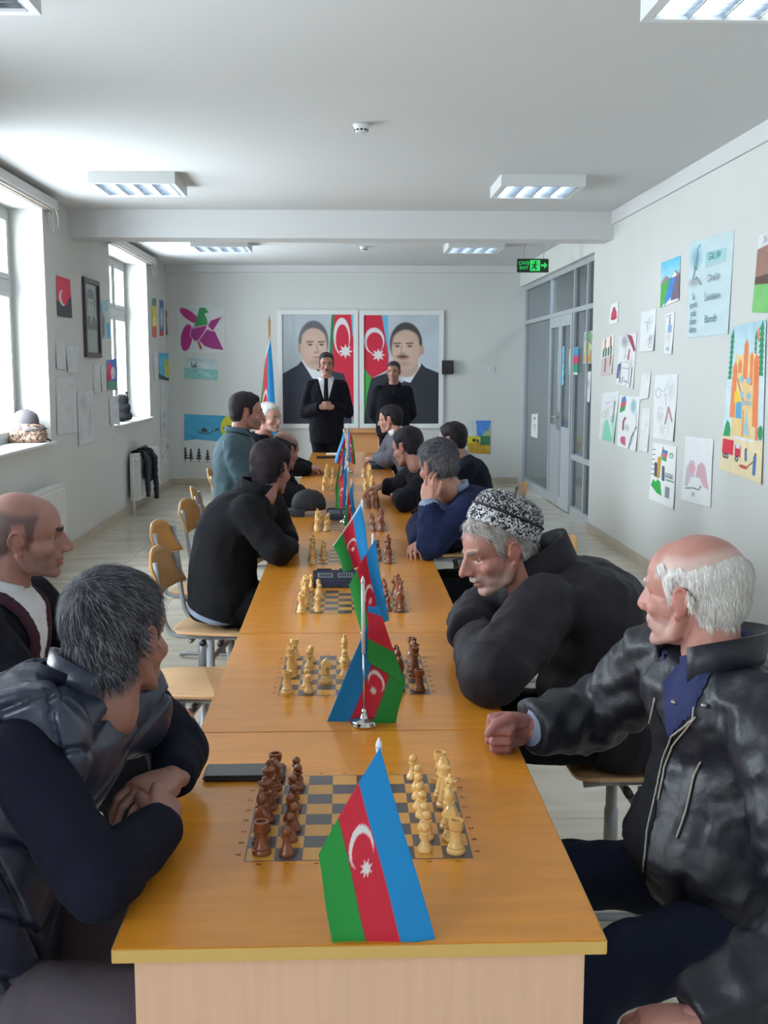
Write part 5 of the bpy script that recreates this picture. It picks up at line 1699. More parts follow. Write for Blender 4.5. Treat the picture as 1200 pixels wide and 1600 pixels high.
def head_mesh(o):
    fw, jw, nl = o.get('face_w', 1.0), o.get('jaw_w', 1.0), o.get('nose', 1.0)
    bm = bmesh.new()
    ellip(bm, (0, -.016, .034), (.0765, .097, .083), su=24, sv=16)
    ellip(bm, (0, -.045, -.005), (.066, .062, .062))
    ellip(bm, (0, .030, .030), (.068 * fw, .064, .072), su=20, sv=14)
    ellip(bm, (0, .034, -.030), (.064 * fw, .054, .058), su=20, sv=14)
    ellip(bm, (0, .034, -.068), (.053 * jw, .052, .040), su=20, sv=12)
    ellip(bm, (0, .074, -.097), (.024, .018, .017))
    for s in (-1, 1):
        capsule(bm, (s * .058 * jw, -.008, -.042), (s * .050 * jw, .012, -.078), .014, .014)
        capsule(bm, (s * .050 * jw, .012, -.078), (s * .014, .074, -.100), .014, .014)
        ellip(bm, (s * .042 * fw, .054, -.030), (.024, .024, .022))                    # cheekbone
        capsule(bm, (s * .046, .074, .020), (s * .014, .090, .019), .0085, .0095)      # brow
        capsule(bm, (s * .046, .071, .004), (s * .020, .083, .006), .0060, .0062)      # lids
        capsule(bm, (s * .045, .070, -.012), (s * .020, .081, -.012), .0055, .0055)
        ellip(bm, (s * .0125, .103, -.038), (.0085, .010, .0075))                      # nostril wing
        # ear: plate, rim, lobe
        R = Matrix.Rotation(s * -0.35, 3, 'Z') @ Matrix.Rotation(-0.18, 3, 'X')
        ellip(bm, (s * .079, -.014, -.008), (.0075, .017, .029), R)
        pts = [Vector((s * (.083 + .004 * math.sin(a)), -.014 + .018 * math.cos(a) * 1.0 - .004, -.006 + .027 * math.sin(a))) for a in np.linspace(-.5, 3.6, 9)]
        tube(bm, pts, .0042, 6)
        ellip(bm, (s * .079, -.006, -.036), (.006, .008, .009))
        ellip(bm, (s * .078, .003, -.010), (.006, .005, .008))
    capsule(bm, (0, .091, .012), (0, .094 + .020 * nl, -.030), .0085, .0105)
    capsule(bm, (0, .078, .014), (0, .086 + .006 * nl, -.032), .0125, .0165)
    capsule(bm, (0, .086, .012), (0, .090 + .013 * nl, -.031), .0095, .0125)
    ellip(bm, (0, .095 + .019 * nl, -.034), (.0125, .0105, .0095))
    ellip(bm, (0, .082, -.058), (.030, .016, .018))
    capsule(bm, (-.020, .086, -.0645), (.020, .086, -.0645), .0060, .0060); ellip(bm, (0, .0945, -.0630), (.014, .0058, .0048))
    capsule(bm, (-.016, .086, -.0745), (.016, .086, -.0745), .0062, .0062); ellip(bm, (0, .0930, -.0745), (.013, .0060, .0056))
    capsule(bm, (0, -.030, -.03), (0, -.045, -.13), .058, .056)
    me = remesh(bm, o.get('voxel', 0.0042), 4, 0.5)
    co = vco(me)
    x, y, z = co.T
    # mouth slit, temples, eye hollows pulled in a little
    sl = np.exp(-((z + .0695) / .0022) ** 2) * np.exp(-(x / .020) ** 4) * (y > .07)
    co[:, 1] -= .0035 * sl
    for s in (-1, 1):
        d = np.exp(-(((x - s * .032) / .014) ** 2 + ((z + .003) / .008) ** 2)) * (y > .05)
        co[:, 1] -= .006 * d
        d = np.exp(-(((z + .045) / .012) ** 2 + ((x - s * (.026 + .008 * (-.03 - z) / .02)) / .006) ** 2)) * (y > .06)
        co[:, 1] -= .002 * d * o.get('age', .5)
    setco(me, co)
    return me


HAIR_Y = [-.13, -.06, -.040, -.034, -.028, .004, .010, .024, .030, .045, .07, .10]
HAIR_Z = [-.070, -.060, -.045, .000, .032, .032, -.012, -.016, .030, .052, .072, .082]


def hair_h(co, lift=0.0, back=0.0):
    y, z = co[:, 1], co[:, 2]
    zl = np.interp(y, HAIR_Y, HAIR_Z)
    zl = np.where(y > .028, zl + lift, zl)
    zl = np.where(y < -.034, zl + back, zl)
    return z - zl


def skin_cols(co, o):
    base = np.array(lin(o.get('skin', (160, 112, 96))))
    c = np.tile(base, (len(co), 1))
    x, y, z = co.T

    def mix(m, col):
        nonlocal c
        m = np.clip(m, 0, 1)[:, None]
        c = c * (1 - m) + np.array(col) * m
    red = base * np.array([1.02, .76, .74])
    mix(.3 * np.exp(-((np.abs(x) - .045) / .02) ** 2 - ((z + .03) / .022) ** 2) * (y > .03), red)
    mix(.6 * np.exp(-(x / .016) ** 2 - ((z + .034) / .012) ** 2) * (y > .09), red)
    mix(.6 * (np.abs(x) > .077) * (np.abs(z + .01) < .045) * (np.abs(y + .014) < .03), red)
    hm = sstep(hair_h(co), 0, .014)
    if o.get('scalp'):
        m = hm
        if o.get('bald_top') is not None:
            m = m * sstep(o['bald_top'] + .35 * np.maximum(0, -y - .02) - z, -.012, .012) * sstep(.040 - y, -.008, .008)
        mix(m * o.get('scalp_mix', .75), lin(o['scalp']))
    if o.get('stubble'):
        m = sstep(-z, .042, .056) * sstep(y, -.01, .03) * (1 - np.exp(-(x / .018) ** 2 - ((z + .069) / .008) ** 2))
        m = np.maximum(m, np.exp(-(x / .024) ** 2 - ((z + .054) / .007) ** 2) * (y > .07))
        mix(m * o.get('stubble_mix', .35), lin(o['stubble']))
    lip = np.exp(-(x / .019) ** 4) * np.exp(-((z + .069) / .0085) ** 4) * (y > .078)
    mix(.6 * lip, np.array(lin((150, 84, 78))))
    return c


def clump(co, amp, freq=70, seed=1):
    return amp * wob(co * np.array([1, 1, .45]), freq, seed, 2)


def blades(co, no, dirf, n, length, width, seed, lift=.25, curv=.5):
    """tapered locks laid along the surface"""
    r_ = np.random.default_rng(seed)
    k = r_.integers(0, len(co), n)
    p, nn = co[k] + no[k] * .001, no[k]
    d = dirf(p) + r_.normal(size=(n, 3)) * .22
    d -= nn * (d * nn).sum(1)[:, None]
    d /= np.linalg.norm(d, axis=1)[:, None] + 1e-9
    s = np.cross(d, nn)
    L = length * r_.uniform(.55, 1.25, n)[:, None]
    wd = width * r_.uniform(.6, 1.3, n)[:, None]
    a = p; b = p + d * L * .5 + nn * L * lift * .5; c = p + d * L + nn * L * (lift * (1 - curv))
    vs = np.stack([a - s * wd, a + s * wd, b - s * wd * .8, b + s * wd * .8, c - s * wd * .12, c + s * wd * .12], 1).reshape(-1, 3)
    o = np.arange(n)[:, None] * 6
    q = np.concatenate([o + np.array([0, 1, 3, 2]), o + np.array([2, 3, 5, 4])])
    return vs, q


def hand_mesh(side, curl=(25, 30, 20), spread=6, thumb=(40, 20), voxel=.0036):
    """wrist at the origin, fingers along +y, back of the hand +z; side +1 = right hand"""
    bm = bmesh.new()
    loft(bm, [((0, -.03, 0), (.027, 0, 0), (0, 0, .020)), ((0, 0, 0), (.027, 0, 0), (0, 0, .019)), ((0, .03, .002), (.037, 0, 0), (0, 0, .017)), ((0, .065, .003), (.041, 0, 0), (0, 0, .0145)),
              ((0, .088, .002), (.038, 0, 0), (0, 0, .011))], 20, 2.6)
    ellip(bm, (-side * .024, .034, -.010), (.016, .028, .014))
    ellip(bm, (side * .026, .034, -.009), (.012, .030, .012))
    for f, (xo, sc, yo) in enumerate(((-.0305, .92, .084), (-.0105, 1.04, .090), (.0100, .98, .088), (.0290, .80, .080))):
        x = side * xo
        cv_ = curl[f] if isinstance(curl[0], (tuple, list)) else curl
        a = 0.0
        p = Vector((x, yo - .012, .002))
        sp = math.radians(spread) * (xo / .03) * side
        rr = .0088 if f < 3 else .0076
        capsule(bm, p - Vector((0, .02, 0)), p, rr * .9, rr)
        for q, (L_, ang) in enumerate(zip((.046, .028, .022), cv_)):
            a += math.radians(ang)
            d = Vector((math.sin(sp) * math.cos(a), math.cos(sp) * math.cos(a), -math.sin(a)))
            p2 = p + d * (L_ * sc)
            capsule(bm, p, p2, rr, rr * .93, 10)
            if q < 2: ellip(bm, p2, (rr * 1.06,) * 3, su=10, sv=8)
            p = p2; rr *= .93
    p = Vector((-side * .022, .018, -.004))
    a0 = math.radians(thumb[0])
    d1 = Vector((-side * math.sin(a0), math.cos(a0) * .9, -.35)).normalized()
    p1 = p + d1 * .044
    t1 = math.radians(thumb[0] - thumb[1] * 1.5)
    d2 = Vector((-side * math.sin(t1), math.cos(t1), -.15 - thumb[1] * .012)).normalized()
    p2 = p1 + d2 * .032
    t2 = math.radians(thumb[0] - thumb[1] * 2.6)
    d3 = Vector((-side * math.sin(t2), math.cos(t2), -.15 - thumb[1] * .018)).normalized()
    p3 = p2 + d3 * .024
    capsule(bm, p, p1, .0135, .0115); capsule(bm, p1, p2, .0112, .0105); capsule(bm, p2, p3, .0105, .0088)
    return remesh(bm, voxel, 2, .5)


FIST = ((78, 95, 60), (80, 95, 60), (82, 95, 60), (84, 95, 60))
REL = ((22, 35, 20), (26, 38, 22), (30, 40, 24), (34, 42, 26))


def mtx(origin, ydir, zdir, s=1.0):
    y = Vector(ydir).normalized(); z = Vector(zdir); z = (z - y * z.dot(y)).normalized(); x = y.cross(z)
    return Matrix(((x.x * s, y.x * s, z.x * s, origin[0]), (x.y * s, y.y * s, z.y * s, origin[1]), (x.z * s, y.z * s, z.z * s, origin[2]), (0, 0, 0, 1)))


def tf(co, m):
    A = np.array(m)
    return co @ A[:3, :3].T + A[:3, 3]


def collar(name, c, up, fwd, rx, ry, h, flare, gap, mat_, parent, thick=.004, fold=0.0, dip=0.0, n=36, tip=0.0):
    """open ring round the neck; gap = half opening angle at the front; fold lays it down outside"""
    up = Vector(up).normalized(); f = Vector(fwd); f = (f - up * f.dot(up)).normalized(); r = f.cross(up)
    rows = []
    path = [(0.0, 0.0), (flare * .5, h * .5), (flare, h)]
    if fold: path += [(flare + .007, h + .002), (flare + .014, h - fold * .5), (flare + .024, h - fold)]
    bm = bmesh.new()
    for lay in (0, 1):
        for (o_, z_) in path:
            row = []
            for k in range(n + 1):
                a = gap + (2 * math.pi - 2 * gap) * k / n          # angle from the front
                e = abs(k / n - .5) * 2
                zz = z_ - dip * e * e - (tip * e ** 6 if z_ < h and o_ > flare else 0)
                oo = o_ - lay * thick
                row.append(bm.verts.new(Vector(c) + f * ((ry + oo) * math.cos(a)) + r * ((rx + oo) * math.sin(a)) + up * zz))
            rows.append(row)
    m = len(path)
    def quad(a, b, c_, d): bm.faces.new((a, b, c_, d))
    for lay in (0, 1):
        for j in range(m - 1):
            A, B = rows[lay * m + j], rows[lay * m + j + 1]
            for k in range(n):
                if lay == 0: quad(A[k], A[k + 1], B[k + 1], B[k])
                else: quad(A[k + 1], A[k], B[k], B[k + 1])
    for A, B in ((rows[0], rows[m]), (rows[m - 1], rows[2 * m - 1])):
        for k in range(n): quad(A[k], A[k + 1], B[k + 1], B[k])
    for k in (0, n):
        for j in range(m - 1): quad(rows[j][k], rows[j + 1][k], rows[m + j + 1][k], rows[m + j][k])
    return obj(name, bm, mat_, parent, True)


def person(label, cfg, group=None):
    g = cfg.get
    pel, nb = Vector(cfg['pel']), Vector(cfg['nb'])
    shR, shL = Vector(cfg['shR']), Vector(cfg['shL'])
    face = Vector(cfg['face']).normalized()                 # where the pelvis faces
    look = Vector(cfg['look']).normalized()
    hc = Vector(cfg['head'])
    sc_ = g('hs', 1.0)
    vb = g('vox', .012)
    UP = Vector((0, 0, 1))
    R0 = face.cross(UP).normalized()
    R1 = (shR - shL).normalized()
    ax = (nb - pel)
    ho = dict(g('headopt', {}))
    ho.setdefault('voxel', .0042 if vb < .011 else .0055)
    # --- head
    hm = head_mesh(ho)
    HM = mtx(hc, look, Vector(g('hup', (0, 0, 1))), sc_)
    hco_l = vco(hm); hno_l = vno(hm); hq = quads_of(hm)
    hcols = skin_cols(hco_l, ho)
    # --- torso sections
    fwd1 = UP.cross(R1); fwd1 = (fwd1 - ax.normalized() * fwd1.dot(ax.normalized())).normalized()
    if fwd1.dot(face) < 0: fwd1 = -fwd1
    fw0 = face

    def secs(e, t0=-.06, wide=1.0, deep=1.0):
        out = []
        bul = g('hunch', .04)
        for t, w_, d_ in ((t0, .165, .125), (.05, .178, .135), (.22, .172, .13), (.42, .165, .122), (.62, .178, .125), (.78, .186, .122), (.88, .172, .105), (.955, .115, .082), (1.0, .070, .066)):
            c = pel.lerp(nb, t) - (fwd1 * bul * math.sin(math.pi * min(1, max(0, t))))
            r_ = R0.lerp(R1, sstep(np.array(t), .1, .8).item()).normalized()
            f_ = fw0.lerp(fwd1, sstep(np.array(t), .1, .8).item()).normalized()
            belly = g('belly', 0.0) * math.exp(-((t - .25) / .2) ** 2)
            k = 1.0 if t < .9 else .55
            out.append((c + f_ * belly * .6, r_ * ((w_ + e * k) * wide), f_ * ((d_ + e * k + belly * .6) * deep)))
        return out
    arms = {'R': (shR, cfg['elR'], cfg['wrR']), 'L': (shL, cfg['elL'], cfg['wrL'])}
    arms = {k: tuple(Vector(q) for q in v) for k, v in arms.items()}
    hipR, hipL = pel + R0 * .09, pel - R0 * .09
    stand = g('stand', False)
    knees = g('knees')
    if knees is None:
        if stand: knees = (hipR + Vector((0, 0, -.42)) - R0 * .012, hipL + Vector((0, 0, -.42)) + R0 * .012)
        else: knees = (hipR + face * .42 + R0 * .05 + Vector((0, 0, .01)), hipL + face * .42 - R0 * .05 + Vector((0, 0, .01)))
    knees = [Vector(k) for k in knees]
    if stand: ank = [Vector((k.x, k.y, .085)) for k in knees]
    else: ank = [Vector((k.x, k.y, .085)) - face * .06 for k in knees]
    # --- skin body: continuous under the clothes
    bm = bmesh.new()
    s_ = secs(-.035); loft(bm, s_, 20)
    neck_top = Vector(tf(np.array([[0, -.030, -.060]]), HM)[0])
    capsule(bm, nb - ax.normalized() * .05, neck_top, .060 * sc_, .053 * sc_, 16)
    for k, (a, b, c) in arms.items():
        capsule(bm, nb.lerp(a, .4) - ax.normalized() * .05, a, .045, .045)
        capsule(bm, a, b, .045, .038); capsule(bm, b, c, .038, .026)
    for h, kn, an in zip((hipR, hipL), knees, ank):
        capsule(bm, h, kn, .070, .050); capsule(bm, kn, an, .048, .034)
        capsule(bm, an - Vector((0, 0, .035)), an + face * .10 - Vector((0, 0, .045)), .030, .024)
    body = remesh(bm, max(vb, .010), 3)
    bco, bq = vco(body), quads_of(body)
    base = np.array(lin(ho.get('skin', (160, 112, 96))))
    parts_co = [tf(hco_l, HM), bco]; parts_q = [hq, bq + len(hco_l)]; cols = [hcols, np.tile(base, (len(bco), 1))]
    off = len(hco_l) + len(bco)
    for k, side in (('R', 1), ('L', -1)):
        hd = g('hand' + k)
        if hd is None: continue
        hmesh = hand_mesh(side, hd.get('curl', REL), hd.get('spread', 5), hd.get('thumb', (40, 20)), .0036 if vb < .011 else .005)
        hco = vco(hmesh); q = quads_of(hmesh)
        m = mtx(arms[k][2], hd['dir'], hd['up'], hd.get('s', 1.0))
        parts_co.append(tf(hco, m)); parts_q.append(q + off); off += len(hco)
        cc = np.tile(np.array(lin(hd.get('skin', ho.get('skin', (160, 112, 96))))), (len(hco), 1))
        kn = np.exp(-((hco[:, 1] - .09) / .012) ** 2)[:, None] * .25
        cols.append(cc * (1 - kn) + cc * np.array([1.0, .8, .78]) * kn)
    me = fast_mesh('person', np.concatenate(parts_co), np.concatenate(parts_q))
    P = link('person', me, None, M['skin'], True)
    color_attr(me, np.concatenate(cols)[:len(me.vertices)])
    tag(P, label, 'person', group)

    def local_shell(name, mask, thick, material, base_=0.0, cols=None):
        co, no = hco_l, hno_l
        m_ = mask(co)
        rs = cut_shell(name, co, no, hq, m_, base_ + thick(co, m_), HM)
        if rs is None: return None
        mm, used, n2 = rs
        q = None
        o = link(name, mm, P, material, True)
        if cols is not None: color_attr(mm, np.tile(np.array(lin(cols)), (len(mm.vertices), 1)) if not callable(cols) else cols(co[used]))
        return o, n2, no[used], q

    # --- hair
    hr = g('hair')
    if hr:
        lift, back = hr.get('lift', 0.0), hr.get('back', 0.0)

        def hmask(co):
            h = hair_h(co, lift, back)
            m = h
            if hr.get('bald_top') is not None:
                m = np.minimum(m, hr['bald_top'] + .45 * np.maximum(0, -co[:, 1] - .04) - co[:, 2])
                m = np.minimum(m, .045 - co[:, 1])
            if hr.get('crown_bald'):
                dd = np.sqrt(co[:, 0] ** 2 + ((co[:, 1] + .05) * .9) ** 2 + ((co[:, 2] - .10)) ** 2)
                m = np.minimum(m, dd - hr['crown_bald'])
            if hr.get('under') is not None:                       # hair showing below a cap
                m = np.minimum(m, hr['under'] - co[:, 2] + .55 * (co[:, 1]))
            return m + .004 * wob(co, 160, 5, 1)
        th, tp = hr.get('thick', .008), hr.get('top', .006)

        def hth(co, m):
            t = (th + tp * sstep(co[:, 2], .03, .10)) * sstep(m, 0, .02)
            return t + clump(co, hr.get('clump', .0022), hr.get('cf', 90), hr.get('seed', 3)) * sstep(m, 0.004, .02)
        hc_ = np.array(lin(hr['col']))
        hc2 = np.array(lin(hr.get('col2', hr['col'])))

        def hcol(co):
            k = np.clip(.5 + .7 * wob(co * np.array([1, 1, .4]), 130, 8, 2), 0, 1)[:, None]
            if hr.get('grey_sides'):
                k = np.clip(k * .5 + .8 * sstep(.05 - co[:, 2], -.02, .05)[:, None], 0, 1)
            return hc_ * (1 - k) + hc2 * k
        res = local_shell('hair', hmask, hth, M['hair'], .0004, hcol)
        if res and hr.get('blades'):
            o, n2, no2, q = res
            fl = hr.get('flow', 'down')

            def dirf(p):
                if fl == 'down': return np.stack([p[:, 0] * 2, -.35 - p[:, 1] * 1.5, -1.0 + 0 * p[:, 0]], 1) + 0.0
                c0 = np.array([0.0, -.07, .09])              # whorl on the crown
                v = p - c0
                return v / (np.linalg.norm(v, axis=1)[:, None] + 1e-6) + np.array([.15, .25, -.25])
            keep = np.ones(len(n2), bool)
            bv, bq2 = blades(n2, no2, dirf, hr['blades'], hr.get('blen', .030), hr.get('bw', .0011), 5, hr.get('blift', .22))
            bmn = fast_mesh('hair_strands', tf(bv, HM), bq2)
            so = link('hair_strands', bmn, P, M['hair'], True)
            so['kind'] = 'stuff'
            r_ = np.random.default_rng(4)
            k = np.repeat(r_.uniform(0, 1, hr['blades']) ** hr.get('bpow', 1.0), 6)[:, None]
            color_attr(bmn, hc_ * (1 - k) + np.array(lin(hr.get('col3', hr.get('col2', hr['col'])))) * k)
    # --- face details
    if g('brows'):
        bt = g('brow_t', .0025)
        local_shell('eyebrow', lambda co: (1 - ((np.abs(co[:, 0]) - .031) / .019) ** 2 - ((co[:, 2] - .0205 - .12 * (np.abs(co[:, 0]) - .031)) / .0060) ** 2) * (co[:, 1] > .045),
                    lambda co, m: bt * np.clip(m * 2, 0, 1), M['hair'], .0003, g('brows'))
    if g('mous'):
        local_shell('moustache', lambda co: (1 - (co[:, 0] / .026) ** 2 - ((co[:, 2] + .0555 + 5 * co[:, 0] ** 2) / .0085) ** 2) * (co[:, 1] > .07),
                    lambda co, m: .005 * sstep(m, 0, .5) + clump(co, .0012, 300), M['hair'], .0004, g('mous'))
    if g('beard'):
        local_shell('beard', lambda co: np.where(co[:, 1] > .035, np.minimum((-co[:, 2] - .079) / .02, 1.0 - (co[:, 0] / .032) ** 2), -1),
                    lambda co, m: .003 * sstep(m, 0, .4) + clump(co, .001, 260), M['hair'], .0004, g('beard'))
    if g('eyes', True):
        for s in (-1, 1):
            bm = bmesh.new(); ellip(bm, (0, 0, 0), (.0118,) * 3, su=16, sv=12)
            e = obj('eye', bm, M['eye'], P, True)
            co = vco(e.data)
            d = co @ np.array([0, 1, -.12]) / .0118
            color_attr(e.data, np.where((d > .93)[:, None], np.array(lin((20, 16, 16))), np.where((d > .74)[:, None], np.array(lin((70, 50, 40))), np.array(lin((150, 138, 132))))))
            e.matrix_local = HM @ Matrix.Translation((s * .0315, .0675, -.0028))
    # --- jacket / top
    e = g('bulk', .02)
    bm = bmesh.new()
    loft(bm, secs(e, g('hem', -.08), g('wide', 1.0), g('deep', 1.0)), 28)
    ra = g('arm_r', (.050, .043, .035))
    for k, (a, b, c) in arms.items():
        capsule(bm, nb.lerp(a, .35) - ax.normalized() * .06, a, .054 + e * .8, .052 + e * .8, 16)
        capsule(bm, a, b, ra[0] + e * .9, ra[1] + e, 16)
        d = (c - b).normalized()
        tube(bm, [b - d * .01, b.lerp(c, .5), c + d * g('cuff', .0)], [ra[1] + e, (ra[1] + ra[2]) / 2 + e * .9, ra[2] + e * .7], 16)
    jm = remesh(bm, vb, g('jsmooth', 6), .6)
    co, no = vco(jm), vno(jm)
    wr = np.zeros(len(co))
    amp = g('wrinkle', .006)
    n1 = wob(co, 22, g('seed', 1)); n2_ = 1 - np.abs(wob(co, 34, g('seed', 1) + 9, 2)) * 1.6
    wr += amp * .8 * n1 + amp * .7 * n2_
    for k, (a, b, c) in arms.items():                      # folds across the sleeves, strongest at the elbow
        for (p0, p1) in ((a, b), (b, c)):
            dist, t = seg_dist(co, p0, p1)
            near = sstep(.11 + e - dist, 0, .04)
            tb = t if p0 is a else 1 - t
            ln = (p1 - p0).length
            wr += near * amp * .75 * (.15 + .85 * tb ** 1.5) * (1 - 1.6 * np.abs(wob(co * np.array([1, 1, 1.3]), 30, 4, 2))) * np.sin(t * ln * 2 * math.pi / .07 + 4.0 * wob(co, 12, 4, 1))
    if g('puff'):
        # padded channels running round the body
        t = ((co - np.array(pel)) @ np.array(ax.normalized()))
        wr += .010 * np.abs(np.sin(t * math.pi / .16 + .6 * n1)) ** .5
    co2 = co + no * wr[:, None]
    # keep the sleeves out of the table top
    if not stand:
        on = (np.abs(co2[:, 0] - TX) < TW / 2 + .003) & (co2[:, 2] > .66) & (co2[:, 1] > TY0 - .01)
        co2[on, 2] = np.maximum(co2[on, 2], TZ + .003)
        un = (np.abs(co2[:, 0] - TX) < TW / 2 + .003) & (co2[:, 2] <= .66) & (co2[:, 1] > TY0 - .01)
    setco(jm, co2)
    J = link(g('topname', 'jacket'), jm, P, cfg['mtop'], True)
    # --- trousers and shoes
    bm = bmesh.new()
    ellip(bm, pel - Vector((0, 0, .0)), (.17, .14, .09) if abs(face.y) > .7 else (.14, .17, .09))
    for h, kn, an in zip((hipR, hipL), knees, ank):
        capsule(bm, h, kn, .088, .068, 14); tube(bm, [kn, an + Vector((0, 0, .0))], [.066, .052], 14); ellip(bm, kn, (.067,) * 3)
    tm = remesh(bm, max(vb, .013), 5)
    co = vco(tm); co += vno(tm) * (.005 * wob(co, 24, 7) + .004 * (1 - np.abs(wob(co, 40, 17, 2)) * 1.5))[:, None]; setco(tm, co)
    link('trousers', tm, P, cfg['mleg'], True)
    for an in ank:
        bm = bmesh.new()
        r_ = face.cross(UP)
        loft(bm, [(Vector((an.x, an.y, z)) + face * off_, face * a, r_ * b) for z, off_, a, b in ((0.0, .06, .135, .045), (.02, .06, .135, .046), (.05, .05, .118, .043), (.08, .01, .062, .04), (.10, -.005, .048, .038))], 18, 2.4)
        obj('shoe', bm, M['shoe'], P, True)
    return dict(P=P, J=J, HM=HM, nb=nb, pel=pel, ax=ax.normalized(), fwd=fwd1, R=R1, arms=arms, secs=secs, e=e, body=me, hco=hco_l, hno=hno_l, hq=hq)


def head_shell(d, name, mask, thick, material, base_=0.0, cols=None):
    m_ = mask(d['hco']); keep = (m_[d['hq']] > 0).all(1)
    if not keep.any(): return None
    mm = cut_shell(name, d['hco'], d['hno'], d['hq'], m_, base_ + thick(d['hco'], m_), d['HM'])[0]
    return link(name, mm, d['P'], material, True)


def mesh_shell(d, name, mask, thick, material, src=None):
    """a layer over part of the top garment"""
    src = src or d['J'].data
    co, no = vco(src), vno(src)
    m_ = mask(co)
    rs = cut_shell(name, co, no, quads_of(src), m_, thick(co, m_))
    if rs is None: return None
    mm = rs[0]
    keep_largest(mm)
    return link(name, mm, d['P'], material, True)


M['shoe'] = mat('black_leather_shoe', (26, 25, 28), 0.4)
M['navy_knit'] = cloth_mat('navy_knit', (19, 21, 36))
M['navy_vest'] = mat('navy_vest_nylon', (40, 45, 64), 0.32, spec=0.5, bump=(60, 0.08))
M['black_suit'] = cloth_mat('black_suit_cloth', (18, 18, 26))
M['black_knit'] = cloth_mat('black_jumper_knit', (25, 25, 29))
M['black_coat'] = cloth_mat('black_padded_cloth', (24, 20, 28), 0.7, .3)
M['leather'] = mat('black_leather', (22, 23, 33), 0.46, spec=0.4, bump=(70, 0.15))
M['blue_shirt'] = cloth_mat('navy_shirt_cloth', (42, 48, 84), 0.8)
M['teal'] = cloth_mat('teal_shirt_cloth', (72, 92, 100), 0.8)
M['navy_jumper'] = cloth_mat('navy_jumper_knit', (24, 31, 60))
M['grey_suit'] = cloth_mat('grey_suit_cloth', (96, 98, 108))
M['darkleg'] = cloth_mat('dark_trouser_cloth', (17, 16, 22))
M['greyleg'] = cloth_mat('grey_trouser_cloth', (84, 76, 84), 0.8)
M['jeans'] = cloth_mat('dark_denim', (26, 32, 50), 0.85)
M['white_shirt'] = cloth_mat('white_shirt_cloth', (222, 224, 230), 0.8, sheen=0)
M['maroon'] = cloth_mat('maroon_lapel', (64, 40, 50))
M['tie'] = cloth_mat('black_tie', (20, 20, 28), 0.5)
M['ltgrey_shirt'] = cloth_mat('pale_blue_shirt', (128, 138, 160), 0.8)
M['piping'] = mat('cream_piping', (150, 142, 132), 0.5)
M['zip'] = mat('zip_metal', (150, 150, 150), 0.35, metal=.8)
SK1, SK2, SK3 = (170, 122, 112), (152, 110, 100), (150, 106, 94)


def V(px, py, Y):
    return onY(px, py, Y)


def neck_c(d, up=.0):
    return d['nb'] + d['ax'] * up
# ---- 1: grey haired man in the quilted vest, nearest on the left
a = dict(pel=(-.70, 1.80, .54), nb=(-.50, 1.93, 1.045), shR=(-.535, 1.735, .985), shL=(-.43, 2.09, .965), face=(1, .1, 0), look=(.42, .90, -.10), head=(-.42, 1.975, 1.120),
         elR=(-.395, 1.635, .805), wrR=(-.335, 1.875, .80), elL=(-.345, 2.20, .83), wrL=(-.335, 2.01, .835), hup=(-.12, 0, 1),
         handR=dict(dir=(-.05, 1, .25), up=(.8, -.1, .6), curl=((40, 60, 40), (45, 65, 40), (50, 68, 40), (55, 70, 40)), thumb=(25, 25), skin=(150, 108, 98)),
         handL=dict(dir=(-.55, -.9, .0), up=(.2, -.1, 1), curl=((30, 40, 30),) * 4, thumb=(35, 20), skin=(150, 108, 98)),
         bulk=.016, hunch=.06, vox=.009, mtop=M['navy_knit'], mleg=M['greyleg'], topname='sweater', wrinkle=.004, hem=-.02, seed=3, hs=1.0,
         headopt=dict(skin=SK3, stubble=(110, 100, 100), stubble_mix=.3),
         hair=dict(col=(36, 34, 42), col2=(70, 68, 76), col3=(136, 136, 144), thick=.008, top=.010, clump=.0045, cf=70, blades=7500, blen=.024, bw=.0006, flow='whorl', bpow=2.6, back=-.016, blift=.08))
d1 = person('person with grey hair in a quilted navy vest, arms folded on the nearest table', a)


def vest_quilt(co, d=d1, cell=.120, h=.016):
    q = co - np.array(d['pel'])
    t = q @ np.array(d['ax']); r = np.abs(q @ np.array(d['R'])); f = q @ np.array(d['fwd']) + .010 * wob(co, 9, 2, 1)
    a_, b_ = (f + .8 * (t - r)) / cell, (f - .8 * (t - r)) / cell
    return h * np.clip(np.minimum(np.abs(np.sin(math.pi * a_)), np.abs(np.sin(math.pi * b_))) / .26, 0, 1) ** .7


bm = bmesh.new()
loft(bm, d1['secs'](.042, -.16), 32)
for k in 'RL':
    s = d1['arms'][k][0]
    e_ = d1['arms'][k][1]
    inn = d1['nb'].lerp(s, .3) - d1['ax'] * .055
    tube(bm, [inn, inn.lerp(s, .5), inn.lerp(s, .97), inn.lerp(s, 1.03)], [.080, .092, .098, .090], 20)
vm = remesh(bm, .0046, 10, .6)
co, no = vco(vm), vno(vm)
co = co + no * (vest_quilt(co) + 0.0022 * wob(co * np.array([1, 1, .4]), 60, 3, 2) + .002 * wob(co, 16, 6, 1) - .002)[:, None]
setco(vm, co)
link('quilted_vest', vm, d1['P'], M['navy_vest'], True)
collar('vest_collar', neck_c(d1, -.025) + Vector((.028, .015, 0)), d1['ax'] + Vector((0.06, 0.05, 0.2)), d1['fwd'], .076, .074, .062, .010, .35, M['navy_vest'], d1['P'], .010, dip=.02)
collar('shirt_collar', neck_c(d1, -.005), d1['ax'] + Vector((0, 0, .2)), d1['fwd'], .062, .060, .03, .003, .3, M['navy_knit'], d1['P'], .006)

